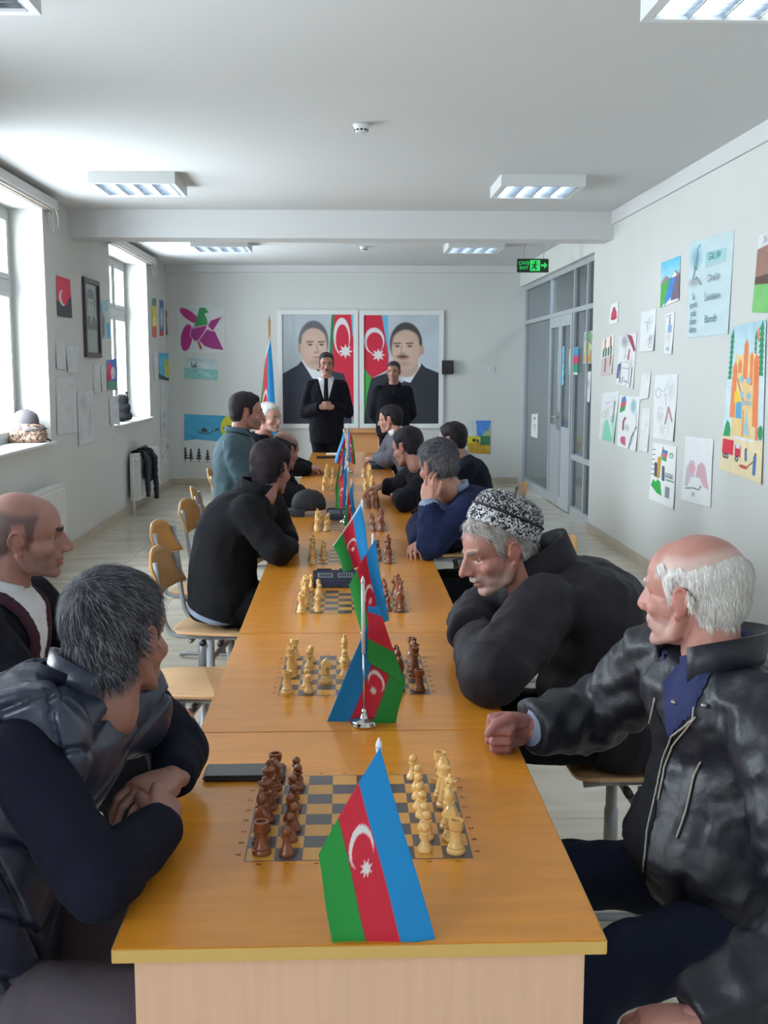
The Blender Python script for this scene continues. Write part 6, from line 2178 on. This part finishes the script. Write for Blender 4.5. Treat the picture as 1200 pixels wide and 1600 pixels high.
# ---- 2: bald man in the black suit
a = dict(pel=(-.98, 2.85, .54), nb=(-.925, 2.87, 1.045), shR=(-.93, 2.68, .975), shL=(-.90, 3.06, .975), face=(1, .05, 0), look=(.97, .22, -.02), head=(-.852, 2.885, 1.172),
         elR=(-.74, 2.55, .80), wrR=(-.50, 2.56, .785), elL=(-.70, 3.12, .70), wrL=(-.55, 2.98, .62),
         handR=dict(dir=(1, .12, -.04), up=(0, -.2, 1), curl=REL, skin=(190, 134, 120)), handL=dict(dir=(1, -.4, -.06), up=(0, 0, 1)),
         bulk=.022, hunch=.02, vox=.010, mtop=M['black_suit'], mleg=M['darkleg'], wrinkle=.004, seed=5, topname='suit_jacket',
         headopt=dict(skin=SK2, scalp=(74, 66, 70), bald_top=.062, scalp_mix=.72, stubble=(96, 84, 84), stubble_mix=.32, nose=1.05, jaw_w=1.04), brows=(60, 46, 42), brow_t=.003)
d2 = person('bald person in a black suit and white shirt, in profile at the left edge', a)
collar('shirt_collar', neck_c(d2, -.012), d2['ax'] + Vector((.1, 0, 0)), d2['fwd'], .070, .072, .045, .004, .30, M['white_shirt'], d2['P'], .004, fold=.03, dip=.02, tip=.02)
mesh_shell(d2, 'shirt_front', lambda co: np.minimum(.085 - .30 * -((co - np.array(d2['nb'])) @ np.array(d2['ax'])) - np.abs((co - np.array(d2['nb'])) @ np.array(d2['R'])), (co - np.array(d2['nb'])) @ np.array(d2['fwd']) - .02), lambda co, m: .003 + 0 * m, M['white_shirt'])


def lapels(d, matl, w0=.075, slope=.30, wid=.045, z0=-.02):
    nb_, ax_, R_, f_ = [np.array(d[k]) for k in ('nb', 'ax', 'R', 'fwd')]

    def mk(co):
        q = co - nb_; t = -(q @ ax_); s = np.abs(q @ R_); f = q @ f_
        edge = w0 - slope * t
        return np.minimum(np.minimum(np.minimum(s - edge, edge + wid * (1 - .6 * sstep(t, .15, .32)) - s), t - z0), np.minimum(f - .0, .34 - t))
    return mesh_shell(d, 'lapel', mk, lambda co, m: .009 * sstep(m, 0, .006) + .002, matl)


lapels(d2, M['maroon'])

# ---- 3: man in the black jumper
a = dict(pel=(-.56, 4.93, .54), nb=(-.405, 4.92, 1.06), shR=(-.44, 4.73, .995), shL=(-.36, 5.08, .985), face=(1, .1, 0), look=(.50, .86, -.16), head=(-.338, 4.965, 1.160),
         elR=(-.305, 4.72, .825), wrR=(-.27, 4.98, .80), elL=(-.31, 5.22, .82), wrL=(-.27, 5.02, .815),
         handR=dict(dir=(.2, 1, 0), up=(.3, 0, 1)), handL=dict(dir=(0, -1, 0), up=(.3, 0, 1)), bulk=.026, hunch=.07, vox=.012, mtop=M['black_knit'], mleg=M['darkleg'], topname='jumper', wrinkle=.005, hem=-.10,
         headopt=dict(skin=SK2, stubble=(90, 76, 74)), hair=dict(col=(30, 24, 30), col2=(44, 36, 42), thick=.011, top=.010, clump=.003, blades=1500, blen=.013, bw=.0009, flow='whorl', back=-.012, blift=.06))
d3 = person('dark haired person in a black jumper leaning on the table from the left', a)
collar('shirt_collar', neck_c(d3, -.01), d3['ax'] + Vector((0, 0, .2)), d3['fwd'], .078, .076, .060, .004, .3, M['black_knit'], d3['P'], .006)
mesh_shell(d3, 'undershirt_hem', lambda co: .012 - np.abs((co - np.array(d3['pel'])) @ np.array(d3['ax']) + .045), lambda co, m: .005 + 0 * m, M['ltgrey_shirt'])

# ---- 4: balding man behind him
a = dict(pel=(-.63, 6.85, .52), nb=(-.46, 6.87, .985), shR=(-.49, 6.69, .92), shL=(-.42, 7.04, .92), face=(1, .1, 0), look=(.62, .75, -.22), head=(-.388, 6.91, 1.098),
         elR=(-.35, 6.70, .81), wrR=(-.36, 6.98, .84), elL=(-.35, 7.12, .80), wrL=(-.31, 7.30, .795),
         handR=dict(dir=(.25, 1, .1), up=(.5, -.3, .8)), handL=dict(dir=(.3, 1, 0), up=(0, 0, 1)), bulk=.024, vox=.014, hunch=.05, mtop=M['black_suit'], mleg=M['darkleg'],
         headopt=dict(skin=SK3, scalp=(40, 32, 34), scalp_mix=.5, bald_top=.075), hair=dict(col=(30, 25, 30), col2=(44, 38, 42), thick=.006, top=.002, bald_top=.050, clump=.0015))
d4 = person('person with a balding crown in a dark jacket, just beyond the black jumper', a)

# ---- 5: man in the teal shirt
a = dict(pel=(-.74, 7.40, .60), nb=(-.73, 7.40, 1.19), shR=(-.74, 7.21, 1.12), shL=(-.72, 7.60, 1.12), face=(1, .05, 0), look=(.96, .22, -.03), head=(-.668, 7.41, 1.322), hs=1.06,
         elR=(-.66, 7.20, .83), wrR=(-.44, 7.28, .80), elL=(-.62, 7.66, .83), wrL=(-.44, 7.58, .80),
         handR=dict(dir=(1, .2, 0), up=(0, 0, 1)), handL=dict(dir=(1, -.2, 0), up=(0, 0, 1)), bulk=.022, vox=.013, hunch=.02, mtop=M['teal'], mleg=M['darkleg'], topname='shirt', wrinkle=.008,
         headopt=dict(skin=(164, 116, 101), stubble=(96, 82, 82), stubble_mix=.35), hair=dict(col=(34, 28, 32), col2=(48, 40, 44), thick=.006, top=.012, clump=.002), brows=(44, 34, 34))
d5 = person('dark haired person in a teal shirt sitting upright in profile', a)
collar('shirt_collar', neck_c(d5, -.01), d5['ax'], d5['fwd'], .072, .070, .05, .004, .28, M['teal'], d5['P'], .004, fold=.032, dip=.02, tip=.02)

# ---- 6: white haired man with glasses
a = dict(pel=(-.80, 8.95, .54), nb=(-.70, 8.97, 1.09), shR=(-.74, 8.78, 1.02), shL=(-.66, 9.14, 1.02), face=(1, 0, 0), look=(.80, -.60, -.02), head=(-.622, 8.95, 1.215),
         elR=(-.50, 8.70, .82), wrR=(-.30, 8.88, .80), elL=(-.48, 9.2, .82), wrL=(-.30, 9.06, .80),
         handR=dict(dir=(.9, .5, 0), up=(0, 0, 1)), handL=dict(dir=(.9, -.5, 0), up=(0, 0, 1)), bulk=.026, vox=.014, mtop=M['black_suit'], mleg=M['darkleg'],
         headopt=dict(skin=(174, 128, 112), stubble=(170, 160, 158), stubble_mix=.2), hair=dict(col=(180, 176, 172), col2=(206, 203, 200), thick=.008, top=.010, clump=.002), brows=(120, 110, 106))
d6 = person('person with white hair and glasses in a dark jacket, far along the left side', a)


def glasses(d):
    bm = bmesh.new()
    for s in (-1, 1):
        pts = [(s * .032 + .021 * math.cos(t), .100 - .010 * abs(math.cos(t)) * .5, -.004 + .016 * math.sin(t)) for t in np.linspace(0, 2 * math.pi, 17)]
        tube(bm, pts, .0010, 6, caps=False)
        tube(bm, [(s * .053, .094, .002), (s * .074, .07, .004), (s * .080, -.005, .006)], .0013, 6)
    tube(bm, [(-.011, .101, .0), (0, .105, .002), (.011, .101, 0)], .0013, 6)
    o = obj('glasses', bm, M['steel'], d['P'], True); o.matrix_local = d['HM']
    for s in (-1, 1):
        bm = bmesh.new(); ellip(bm, (s * .032, .098, -.004), (.020, .001, .0155), su=14, sv=6)
        l_ = obj('lens', bm, M['glass'], o, True)


glasses(d6)

# ---- 7, 8: the two standing men
a = dict(stand=True, pel=(-.21, 12.02, .93), nb=(-.21, 12.03, 1.50), shR=(-.375, 12.02, 1.43), shL=(-.045, 12.02, 1.43), face=(0, -1, 0), look=(.05, -1, -.05), head=(-.205, 12.0, 1.665), hs=1.0,
         elR=(-.45, 12.03, 1.14), wrR=(-.27, 11.83, 1.205), elL=(.03, 12.03, 1.14), wrL=(-.14, 11.83, 1.205),
         handR=dict(dir=(.95, -.25, .25), up=(0, -1, .3), curl=((40, 50, 30),) * 4, thumb=(25, 15)), handL=dict(dir=(-.95, -.25, .2), up=(0, -1, .2), curl=((40, 50, 30),) * 4, thumb=(25, 15)),
         bulk=.026, hunch=.0, vox=.012, mtop=M['black_suit'], mleg=M['black_suit'], wrinkle=.004, topname='suit_jacket', hem=-.22, wide=.95,
         headopt=dict(skin=(164, 118, 104), stubble=(110, 94, 92), stubble_mix=.3, voxel=.0042), hair=dict(col=(40, 34, 38), col2=(58, 50, 54), thick=.005, top=.012, clump=.002, lift=.006), brows=(50, 40, 40))
a['mous'] = (84, 68, 64)
d7 = person('person standing in a black suit with white shirt and black tie, hands clasped', a)


def vfront(d, name, w0, slope, matl, th, tmax=.45):
    nb_, ax_, R_, f_ = [np.array(d[k]) for k in ('nb', 'ax', 'R', 'fwd')]

    def mk(co):
        q = co - nb_; t = -(q @ ax_); s = np.abs(q @ R_); f = q @ f_
        return np.minimum(np.minimum(w0 - slope * t - s, f), np.minimum(tmax - t, t + .10))
    return mesh_shell(d, name, mk, lambda co, m: th + 0 * m, matl)


vfront(d7, 'shirt_front', .085, .27, M['white_shirt'], .003)
nb_, ax_, R_, f_ = [np.array(d7[k]) for k in ('nb', 'ax', 'R', 'fwd')]
mesh_shell(d7, 'necktie', lambda co: np.minimum(np.minimum(.020 + .03 * (-((co - nb_) @ ax_)) - np.abs((co - nb_) @ R_), (co - nb_) @ f_), .29 + (co - nb_) @ ax_), lambda co, m: .007 + .004 * sstep(m, 0, .01), M['tie'])
collar('shirt_collar', neck_c(d7, -.012), d7['ax'], d7['fwd'], .066, .068, .05, .004, .20, M['white_shirt'], d7['P'], .004, fold=.035, dip=.03, tip=.02)
bm = bmesh.new(); box(bm, -.016, .016, -.012, .008, -.02, .02, bev=.005); o = obj('tie_knot', bm, M['tie'], d7['P'], True); o.location = d7['nb'] + d7['fwd'] * .088 - d7['ax'] * .005
lapels(d7, M['black_suit'], .085, .27, .05)

a = dict(stand=True, pel=(.565, 13.02, .88), nb=(.565, 13.03, 1.425), shR=(.40, 13.02, 1.355), shL=(.73, 13.02, 1.355), face=(0, -1, 0), look=(-.22, -1, -.08), head=(.572, 13.0, 1.585), hs=.98,
         elR=(.34, 13.10, 1.08), wrR=(.47, 13.22, .92), elL=(.79, 13.10, 1.08), wrL=(.66, 13.22, .92),
         handR=dict(dir=(.8, .1, -.4), up=(0, 1, 0)), handL=dict(dir=(-.8, .1, -.4), up=(0, 1, 0)),
         bulk=.026, hunch=.0, vox=.013, mtop=M['black_suit'], mleg=M['darkleg'], topname='zip_jacket', wrinkle=.004, hem=-.12,
         headopt=dict(skin=(158, 112, 98), stubble=(96, 84, 84), stubble_mix=.35), hair=dict(col=(44, 36, 38), col2=(60, 52, 54), thick=.004, top=.006, clump=.0015), brows=(50, 40, 40))
d8 = person('person standing in a black zip jacket, hands behind the back', a)
collar('jacket_collar', neck_c(d8, -.02), d8['ax'], d8['fwd'], .074, .074, .05, .010, .35, M['black_suit'], d8['P'], .006, fold=.03, dip=.03)
bm = bmesh.new(); box(bm, -.006, .006, -.006, .004, -.035, .03, bev=.002); o = obj('zip_pull', bm, M['zip'], d8['P'], True); o.location = d8['nb'] + d8['fwd'] * .135 - d8['ax'] * .11

# ---- 9: white haired man in the black leather jacket, nearest on the right
a = dict(pel=(.83, 2.10, .53), nb=(.745, 2.165, 1.035), shR=(.70, 2.35, .985), shL=(.80, 1.975, .955), face=(-1, .0, 0), look=(-.70, .71, -.04), head=(.708, 2.155, 1.158), hs=1.03,
         elR=(.60, 2.47, .80), wrR=(.418, 2.385, .800), elL=(.81, 1.70, .66), wrL=(.57, 1.655, .545), hup=(.05, 0, 1),
         handR=dict(dir=(-1, -.10, -.02), up=(.0, .92, .40), curl=FIST, thumb=(34, 26), spread=1, s=1.16, skin=(150, 98, 92)), handL=dict(dir=(-1, .2, -.2), up=(0, 0, 1)),
         bulk=.034, hunch=.045, belly=.09, vox=.009, mtop=M['leather'], mleg=M['jeans'], topname='leather_jacket', wrinkle=.0105, seed=8, hem=-.14, arm_r=(.052, .047, .040), knees=((.40, 2.28, .50), (.42, 1.86, .49)),
         headopt=dict(skin=(172, 121, 110), scalp=(206, 190, 184), scalp_mix=.45, bald_top=.075, stubble=(190, 180, 176), stubble_mix=.25, jaw_w=1.06),
         hair=dict(col=(186, 178, 174), col2=(214, 208, 204), col3=(236, 232, 228), thick=.005, top=.0, bald_top=.056, clump=.0018, cf=110, blades=5200, blen=.018, bw=.0008, flow='down', back=.010, blift=.08), brows=(200, 190, 184))
d9 = person('white haired person in a black leather jacket, one fist on the table', a)
collar('jacket_collar', neck_c(d9, -.035), d9['ax'] + Vector((.25, 0, 0)), d9['fwd'], .100, .100, .095, .020, .55, M['leather'], d9['P'], .010, dip=.05)
collar('shirt_collar', neck_c(d9, -.02), d9['ax'], d9['fwd'], .076, .078, .045, .006, .35, M['blue_shirt'], d9['P'], .005, fold=.035, dip=.02, tip=.03)
bm = bmesh.new()
c = d9['arms']['R'][2]; dd = (d9['arms']['R'][2] - d9['arms']['R'][1]).normalized()
tube(bm, [c - dd * .016, c + dd * .006], [.043, .043], 20)
obj('shirt_cuff', bm, M['ltgrey_shirt'], d9['P'], True)

from mathutils.bvhtree import BVHTree


def on_garment(d, pts, lift=.003):
    """points where sight lines through photo pixels meet the garment"""
    dg = bpy.context.evaluated_depsgraph_get()
    bvh = BVHTree.FromObject(d['J'], dg)
    out = []
    for x, y in pts:
        r_ = ray(x, y).normalized()
        h = bvh.ray_cast(CAM, r_)
        if h[0] is not None: out.append(h[0] + h[1] * lift)
    return out


def dense(pts, k=6):
    out = []
    for (a_, b_), (c_, e_) in zip(pts, pts[1:]):
        for q in range(k): out.append((a_ + (c_ - a_) * q / k, b_ + (e_ - b_) * q / k))
    return out + [pts[-1]]


def px_mask(poly, d, near=True):
    """inside a photo-pixel outline and on the side of the garment turned to it"""
    n = len(poly)

    def mk(co):
        p = to_px(co); x, y = p.T
        ins = np.zeros(len(co), bool)
        for i in range(n):
            (x1, y1), (x2, y2) = poly[i], poly[(i + 1) % n]
            ins ^= ((y1 > y) != (y2 > y)) & (x < (x2 - x1) * (y - y1) / ((y2 - y1) or 1e-9) + x1)
        no = vno(d['J'].data)
        fac = ((CAMn - co) * no).sum(1) > 0
        return np.where(ins & fac, 1.0, -1.0)
    return mk


mesh_shell(d9, 'shirt_front', px_mask([(1036, 1068), (1058, 1040), (1098, 1020), (1110, 1050), (1088, 1105), (1055, 1140), (1044, 1150)], d9), lambda co, m: .0025 + 0 * m, M['blue_shirt'])
mesh_shell(d9, 'inner_jacket_front', px_mask([(1020, 1100), (1044, 1150), (1055, 1140), (1030, 1240), (1010, 1340), (1004, 1450), (960, 1380), (944, 1340), (985, 1260), (1005, 1180)], d9), lambda co, m: .002 + 0 * m, M['black_knit'])
for nm, pts in (('piping', [(1025, 1090), (1012, 1150), (996, 1210), (985, 1260), (962, 1310), (948, 1350)]), ('zip_tape', [(1085, 1105), (1083, 1125), (1050, 1150), (1036, 1190), (1026, 1240), (1012, 1300), (1006, 1360), (1003, 1450)]),
                ('zip_tape', [(1088, 1120), (1052, 1165), (1040, 1200), (1030, 1250)]), ('pocket_zip', [(1096, 1190), (1085, 1215), (1072, 1270), (1058, 1310)])):
    q = on_garment(d9, dense(pts))
    if len(q) > 3:
        bm = bmesh.new(); tube(bm, q, .0022, 6); obj(nm, bm, M['piping'], d9['P'], True)
for pt in ((1056, 1098), (1102, 1103)):
    q = on_garment(d9, [pt], .004)
    if q:
        bm = bmesh.new(); ellip(bm, (0, 0, 0), (.007, .007, .005)); o = obj('snap_button', bm, M['zip'], d9['P'], True); o.location = q[0]

# ---- 10: man in the black padded coat with the patterned skullcap
a = dict(pel=(.80, 3.16, .54), nb=(.585, 3.13, 1.035), shR=(.60, 3.32, .965), shL=(.555, 2.95, .955), face=(-1, 0, 0), look=(-.95, -.22, -.30), head=(.442, 3.10, 1.095), hs=1.05, hup=(-.25, 0, 1),
         elR=(.42, 3.38, .83), wrR=(.365, 3.16, .83), elL=(.375, 2.72, .83), wrL=(.375, 3.03, .835),
         handR=dict(dir=(.05, -1, 0), up=(-.8, 0, .6), curl=REL), handL=dict(dir=(.1, 1, .1), up=(-.6, 0, .8), curl=REL),
         bulk=.040, hunch=.10, belly=.06, vox=.010, mtop=M['black_coat'], mleg=M['darkleg'], topname='padded_coat', wrinkle=.007, seed=12, hem=-.16, arm_r=(.056, .048, .042),
         headopt=dict(skin=(166, 116, 103), stubble=(176, 170, 166), stubble_mix=.32, nose=1.35, age=1.2, jaw_w=.98, face_w=.98), eyes=True,
         hair=dict(col=(120, 112, 108), col2=(160, 152, 148), col3=(200, 194, 190), thick=.006, top=.004, clump=.002, blades=1500, blen=.02, bw=.0009, flow='down'), brows=(120, 104, 98), mous=(176, 166, 162))
d10 = person('person in a black padded coat and patterned skullcap, leaning on the table', a)
collar('coat_collar', neck_c(d10, -.045), d10['ax'] + Vector((-.15, 0, .35)), d10['fwd'], .104, .100, .125, -.004, .45, M['black_coat'], d10['P'], .018, dip=.03)
# skullcap
m = mat('black_white_pattern_knit', (30, 30, 34), 0.85, bump=(200, 0.2))
nt = m.node_tree; N, L = nt.nodes, nt.links
tc = N.new('ShaderNodeTexCoord'); nz = N.new('ShaderNodeTexNoise'); nz.inputs['Scale'].default_value = 95; nz.inputs['Detail'].default_value = 1; nz.inputs['Distortion'].default_value = 2.2
L.new(tc.outputs['Object'], nz.inputs['Vector'])


def cap_mat(name, lo, width):
    m = mat(name, (30, 30, 34), 0.85, bump=(220, 0.2)); nt = m.node_tree; N, L = nt.nodes, nt.links
    tc = N.new('ShaderNodeTexCoord'); nz = N.new('ShaderNodeTexNoise'); nz.inputs['Scale'].default_value = 62; nz.inputs['Detail'].default_value = 1.5; nz.inputs['Distortion'].default_value = 1.6
    L.new(tc.outputs['Object'], nz.inputs['Vector'])
    s = N.new('ShaderNodeMath'); s.operation = 'SUBTRACT'; s.inputs[1].default_value = .5; L.new(nz.outputs['Fac'], s.inputs[0])
    ab = N.new('ShaderNodeMath'); ab.operation = 'ABSOLUTE'; L.new(s.outputs[0], ab.inputs[0])
    rp = N.new('ShaderNodeValToRGB'); rp.color_ramp.interpolation = 'CONSTANT'
    rp.color_ramp.elements[0].color = (*lin((206, 204, 208)), 1); rp.color_ramp.elements[1].position = width; rp.color_ramp.elements[1].color = (*lin((34, 32, 40)), 1)
    L.new(ab.outputs[0], rp.inputs[0]); L.new(rp.outputs[0], N['Principled BSDF'].inputs['Base Color'])
    return m


CM = mtx((0, 0, 0), (0, 1, 0), (0, 0, 1))
tilt = d10['HM'] @ Matrix.Translation((0, -.026, .046)) @ Matrix.Rotation(math.radians(40), 4, 'X')
bm = bmesh.new(); lathe(bm, [(.078, -.002), (.0875, -.004), (.0895, .010), (.0885, .030), (.0865, .040), (.080, .040), (.080, .0)], 40, sx=1.0, sy=1.22)
o = obj('cap_band', bm, cap_mat('skullcap_band_pattern', 0, .055), d10['P'], True); o.matrix_local = tilt
bm = bmesh.new(); tube(bm, [(.0865 * math.cos(t), .0865 * 1.22 * math.sin(t), .0425) for t in np.linspace(0, 2 * math.pi, 41)], .0035, 8, caps=False)
o = obj('cap_cord', bm, M['cap_black'], d10['P'], True); o.matrix_local = tilt
bm = bmesh.new(); lathe(bm, [(.085, .044), (.0845, .058), (.079, .076), (.066, .091), (.045, .101), (.02, .105), (0, .106)], 40, sx=1.0, sy=1.2)
o = obj('cap_crown', bm, cap_mat('skullcap_crown_pattern', 0, .030), d10['P'], True); o.matrix_local = tilt

# ---- 11: man in the navy jumper with his head on his hand
a = dict(pel=(.76, 5.22, .54), nb=(.53, 5.20, 1.03), shR=(.49, 5.38, .965), shL=(.57, 5.03, .965), face=(-1, 0, 0), look=(-.55, .80, -.18), head=(.440, 5.19, 1.150),
         elR=(.37, 5.40, .82), wrR=(.345, 5.02, .80), elL=(.385, 4.87, .815), wrL=(.385, 5.00, .985),
         handR=dict(dir=(-.35, -.9, -.1), up=(-.3, -.1, .9), curl=((20, 45, 30),) * 4), handL=dict(dir=(-.05, .42, .9), up=(-.65, -.65, .2), curl=((4, 22, 18), (6, 24, 18), (8, 26, 20), (10, 30, 20)), thumb=(30, 10), spread=6),
         bulk=.024, hunch=.07, vox=.012, mtop=M['navy_jumper'], mleg=M['darkleg'], topname='jumper', wrinkle=.005,
         headopt=dict(skin=(168, 119, 102)), hair=dict(col=(44, 42, 48), col2=(78, 76, 82), col3=(120, 118, 124), thick=.011, top=.010, clump=.003, blades=1600, blen=.022, bw=.0011, flow='whorl', grey_sides=True))
d11 = person('person in a navy jumper with greying hair, cheek resting on one hand', a)
collar('shirt_collar', neck_c(d11, -.005), d11['ax'] + Vector((0, 0, .2)), d11['fwd'], .070, .068, .035, .004, .3, M['ltgrey_shirt'], d11['P'], .005)
c = d11['arms']['L'][2]; dd = (d11['arms']['L'][2] - d11['arms']['L'][1]).normalized()
bm = bmesh.new(); tube(bm, [c - dd * .03, c + dd * .008], [.049, .047], 18); obj('shirt_cuff', bm, M['ltgrey_shirt'], d11['P'], True)

# ---- 12: dark jacket, arm stretched over the board
a = dict(pel=(.68, 6.95, .53), nb=(.475, 6.95, 1.0), shR=(.44, 7.12, .935), shL=(.52, 6.78, .935), face=(-1, 0, 0), look=(-.72, .66, -.25), head=(.395, 6.95, 1.115),
         elR=(.36, 7.30, .82), wrR=(.245, 7.30, .83), elL=(.36, 6.52, .82), wrL=(.34, 6.78, .82),
         handR=dict(dir=(-1, .1, -.3), up=(0, 0, 1), curl=((20, 30, 20),) * 4), handL=dict(dir=(-.3, 1, 0), up=(0, 0, 1)),
         bulk=.026, hunch=.06, vox=.013, mtop=M['black_suit'], mleg=M['darkleg'],
         headopt=dict(skin=(160, 112, 98)), hair=dict(col=(28, 24, 30), col2=(42, 36, 42), thick=.010, top=.010, clump=.003))
d12 = person('black haired person in a dark jacket reaching one hand to the pieces', a)

# ---- 13: grey suit
a = dict(pel=(.62, 9.15, .54), nb=(.43, 9.2, 1.07), shR=(.40, 9.38, 1.0), shL=(.47, 9.04, 1.0), face=(-1, .1, 0), look=(-.93, .35, -.12), head=(.378, 9.2, 1.19), hs=.96,
         elR=(.33, 9.56, .83), wrR=(.27, 9.72, .82), elL=(.36, 9.32, .83), wrL=(.275, 9.60, .82),
         handR=dict(dir=(-.6, -.4, 0), up=(0, 0, 1), curl=((30, 40, 20),) * 4), handL=dict(dir=(-.5, .7, 0), up=(0, 0, 1), curl=((30, 40, 20),) * 4),
         bulk=.022, vox=.014, mtop=M['grey_suit'], mleg=M['darkleg'], topname='suit_jacket', hunch=.05,
         headopt=dict(skin=(174, 128, 112)), hair=dict(col=(26, 23, 28), col2=(40, 35, 40), thick=.008, top=.010, clump=.002))
d13 = person('person in a grey suit with black hair and hands joined on the far table', a)
collar('shirt_collar', neck_c(d13, -.005), d13['ax'], d13['fwd'], .068, .066, .05, .004, .25, M['white_shirt'], d13['P'], .004)

# ---- 14: navy sweater, sitting back from the table
a = dict(pel=(.95, 7.80, .52), nb=(.82, 7.80, .985), shR=(.78, 7.98, .92), shL=(.86, 7.62, .92), face=(-1, 0, 0), look=(-.80, .58, -.10), head=(.765, 7.80, 1.105),
         elR=(.62, 8.08, .70), wrR=(.50, 7.95, .66), elL=(.70, 7.52, .70), wrL=(.56, 7.66, .66),
         handR=dict(dir=(-1, -.3, -.2), up=(0, 0, 1)), handL=dict(dir=(-1, .3, -.2), up=(0, 0, 1)),
         bulk=.024, hunch=.03, vox=.014, mtop=M['navy_knit'], mleg=M['darkleg'], topname='jumper',
         headopt=dict(skin=(166, 119, 104)), hair=dict(col=(26, 23, 28), col2=(40, 35, 40), thick=.010, top=.010, clump=.0025))
d14 = person('black haired person in a navy sweater sitting back from the table at the right', a)
collar('shirt_collar', neck_c(d14, -.005), d14['ax'], d14['fwd'], .068, .066, .035, .004, .25, M['ltgrey_shirt'], d14['P'], .004)

# chairs the seated men use
for lab, x, y, rz in (('wooden chair under the man in the quilted vest', -.68, 1.82, 0.08), ('wooden chair under the bald man in the black suit', -1.0, 2.87, 0.05),
                      ('wooden chair under the white haired man with glasses', -.80, 8.95, 0),
                      ('wooden chair under the man in the teal shirt', -.74, 7.55, 0.05),
                      ('wooden chair under the man in the leather jacket', .84, 2.10, math.pi), ('wooden chair under the man in the padded coat', .82, 3.16, math.pi), ('wooden chair under the man in the navy jumper', .78, 5.22, math.pi),
                      ('wooden chair under the man reaching to the pieces', .70, 6.95, math.pi), ('wooden chair under the man in the grey suit', .64, 9.15, math.pi), ('wooden chair under the man sitting back in a navy sweater', .97, 7.80, math.pi)):
    chair(lab, x + (.035 if math.cos(rz) < 0 else -.035), y, rz)
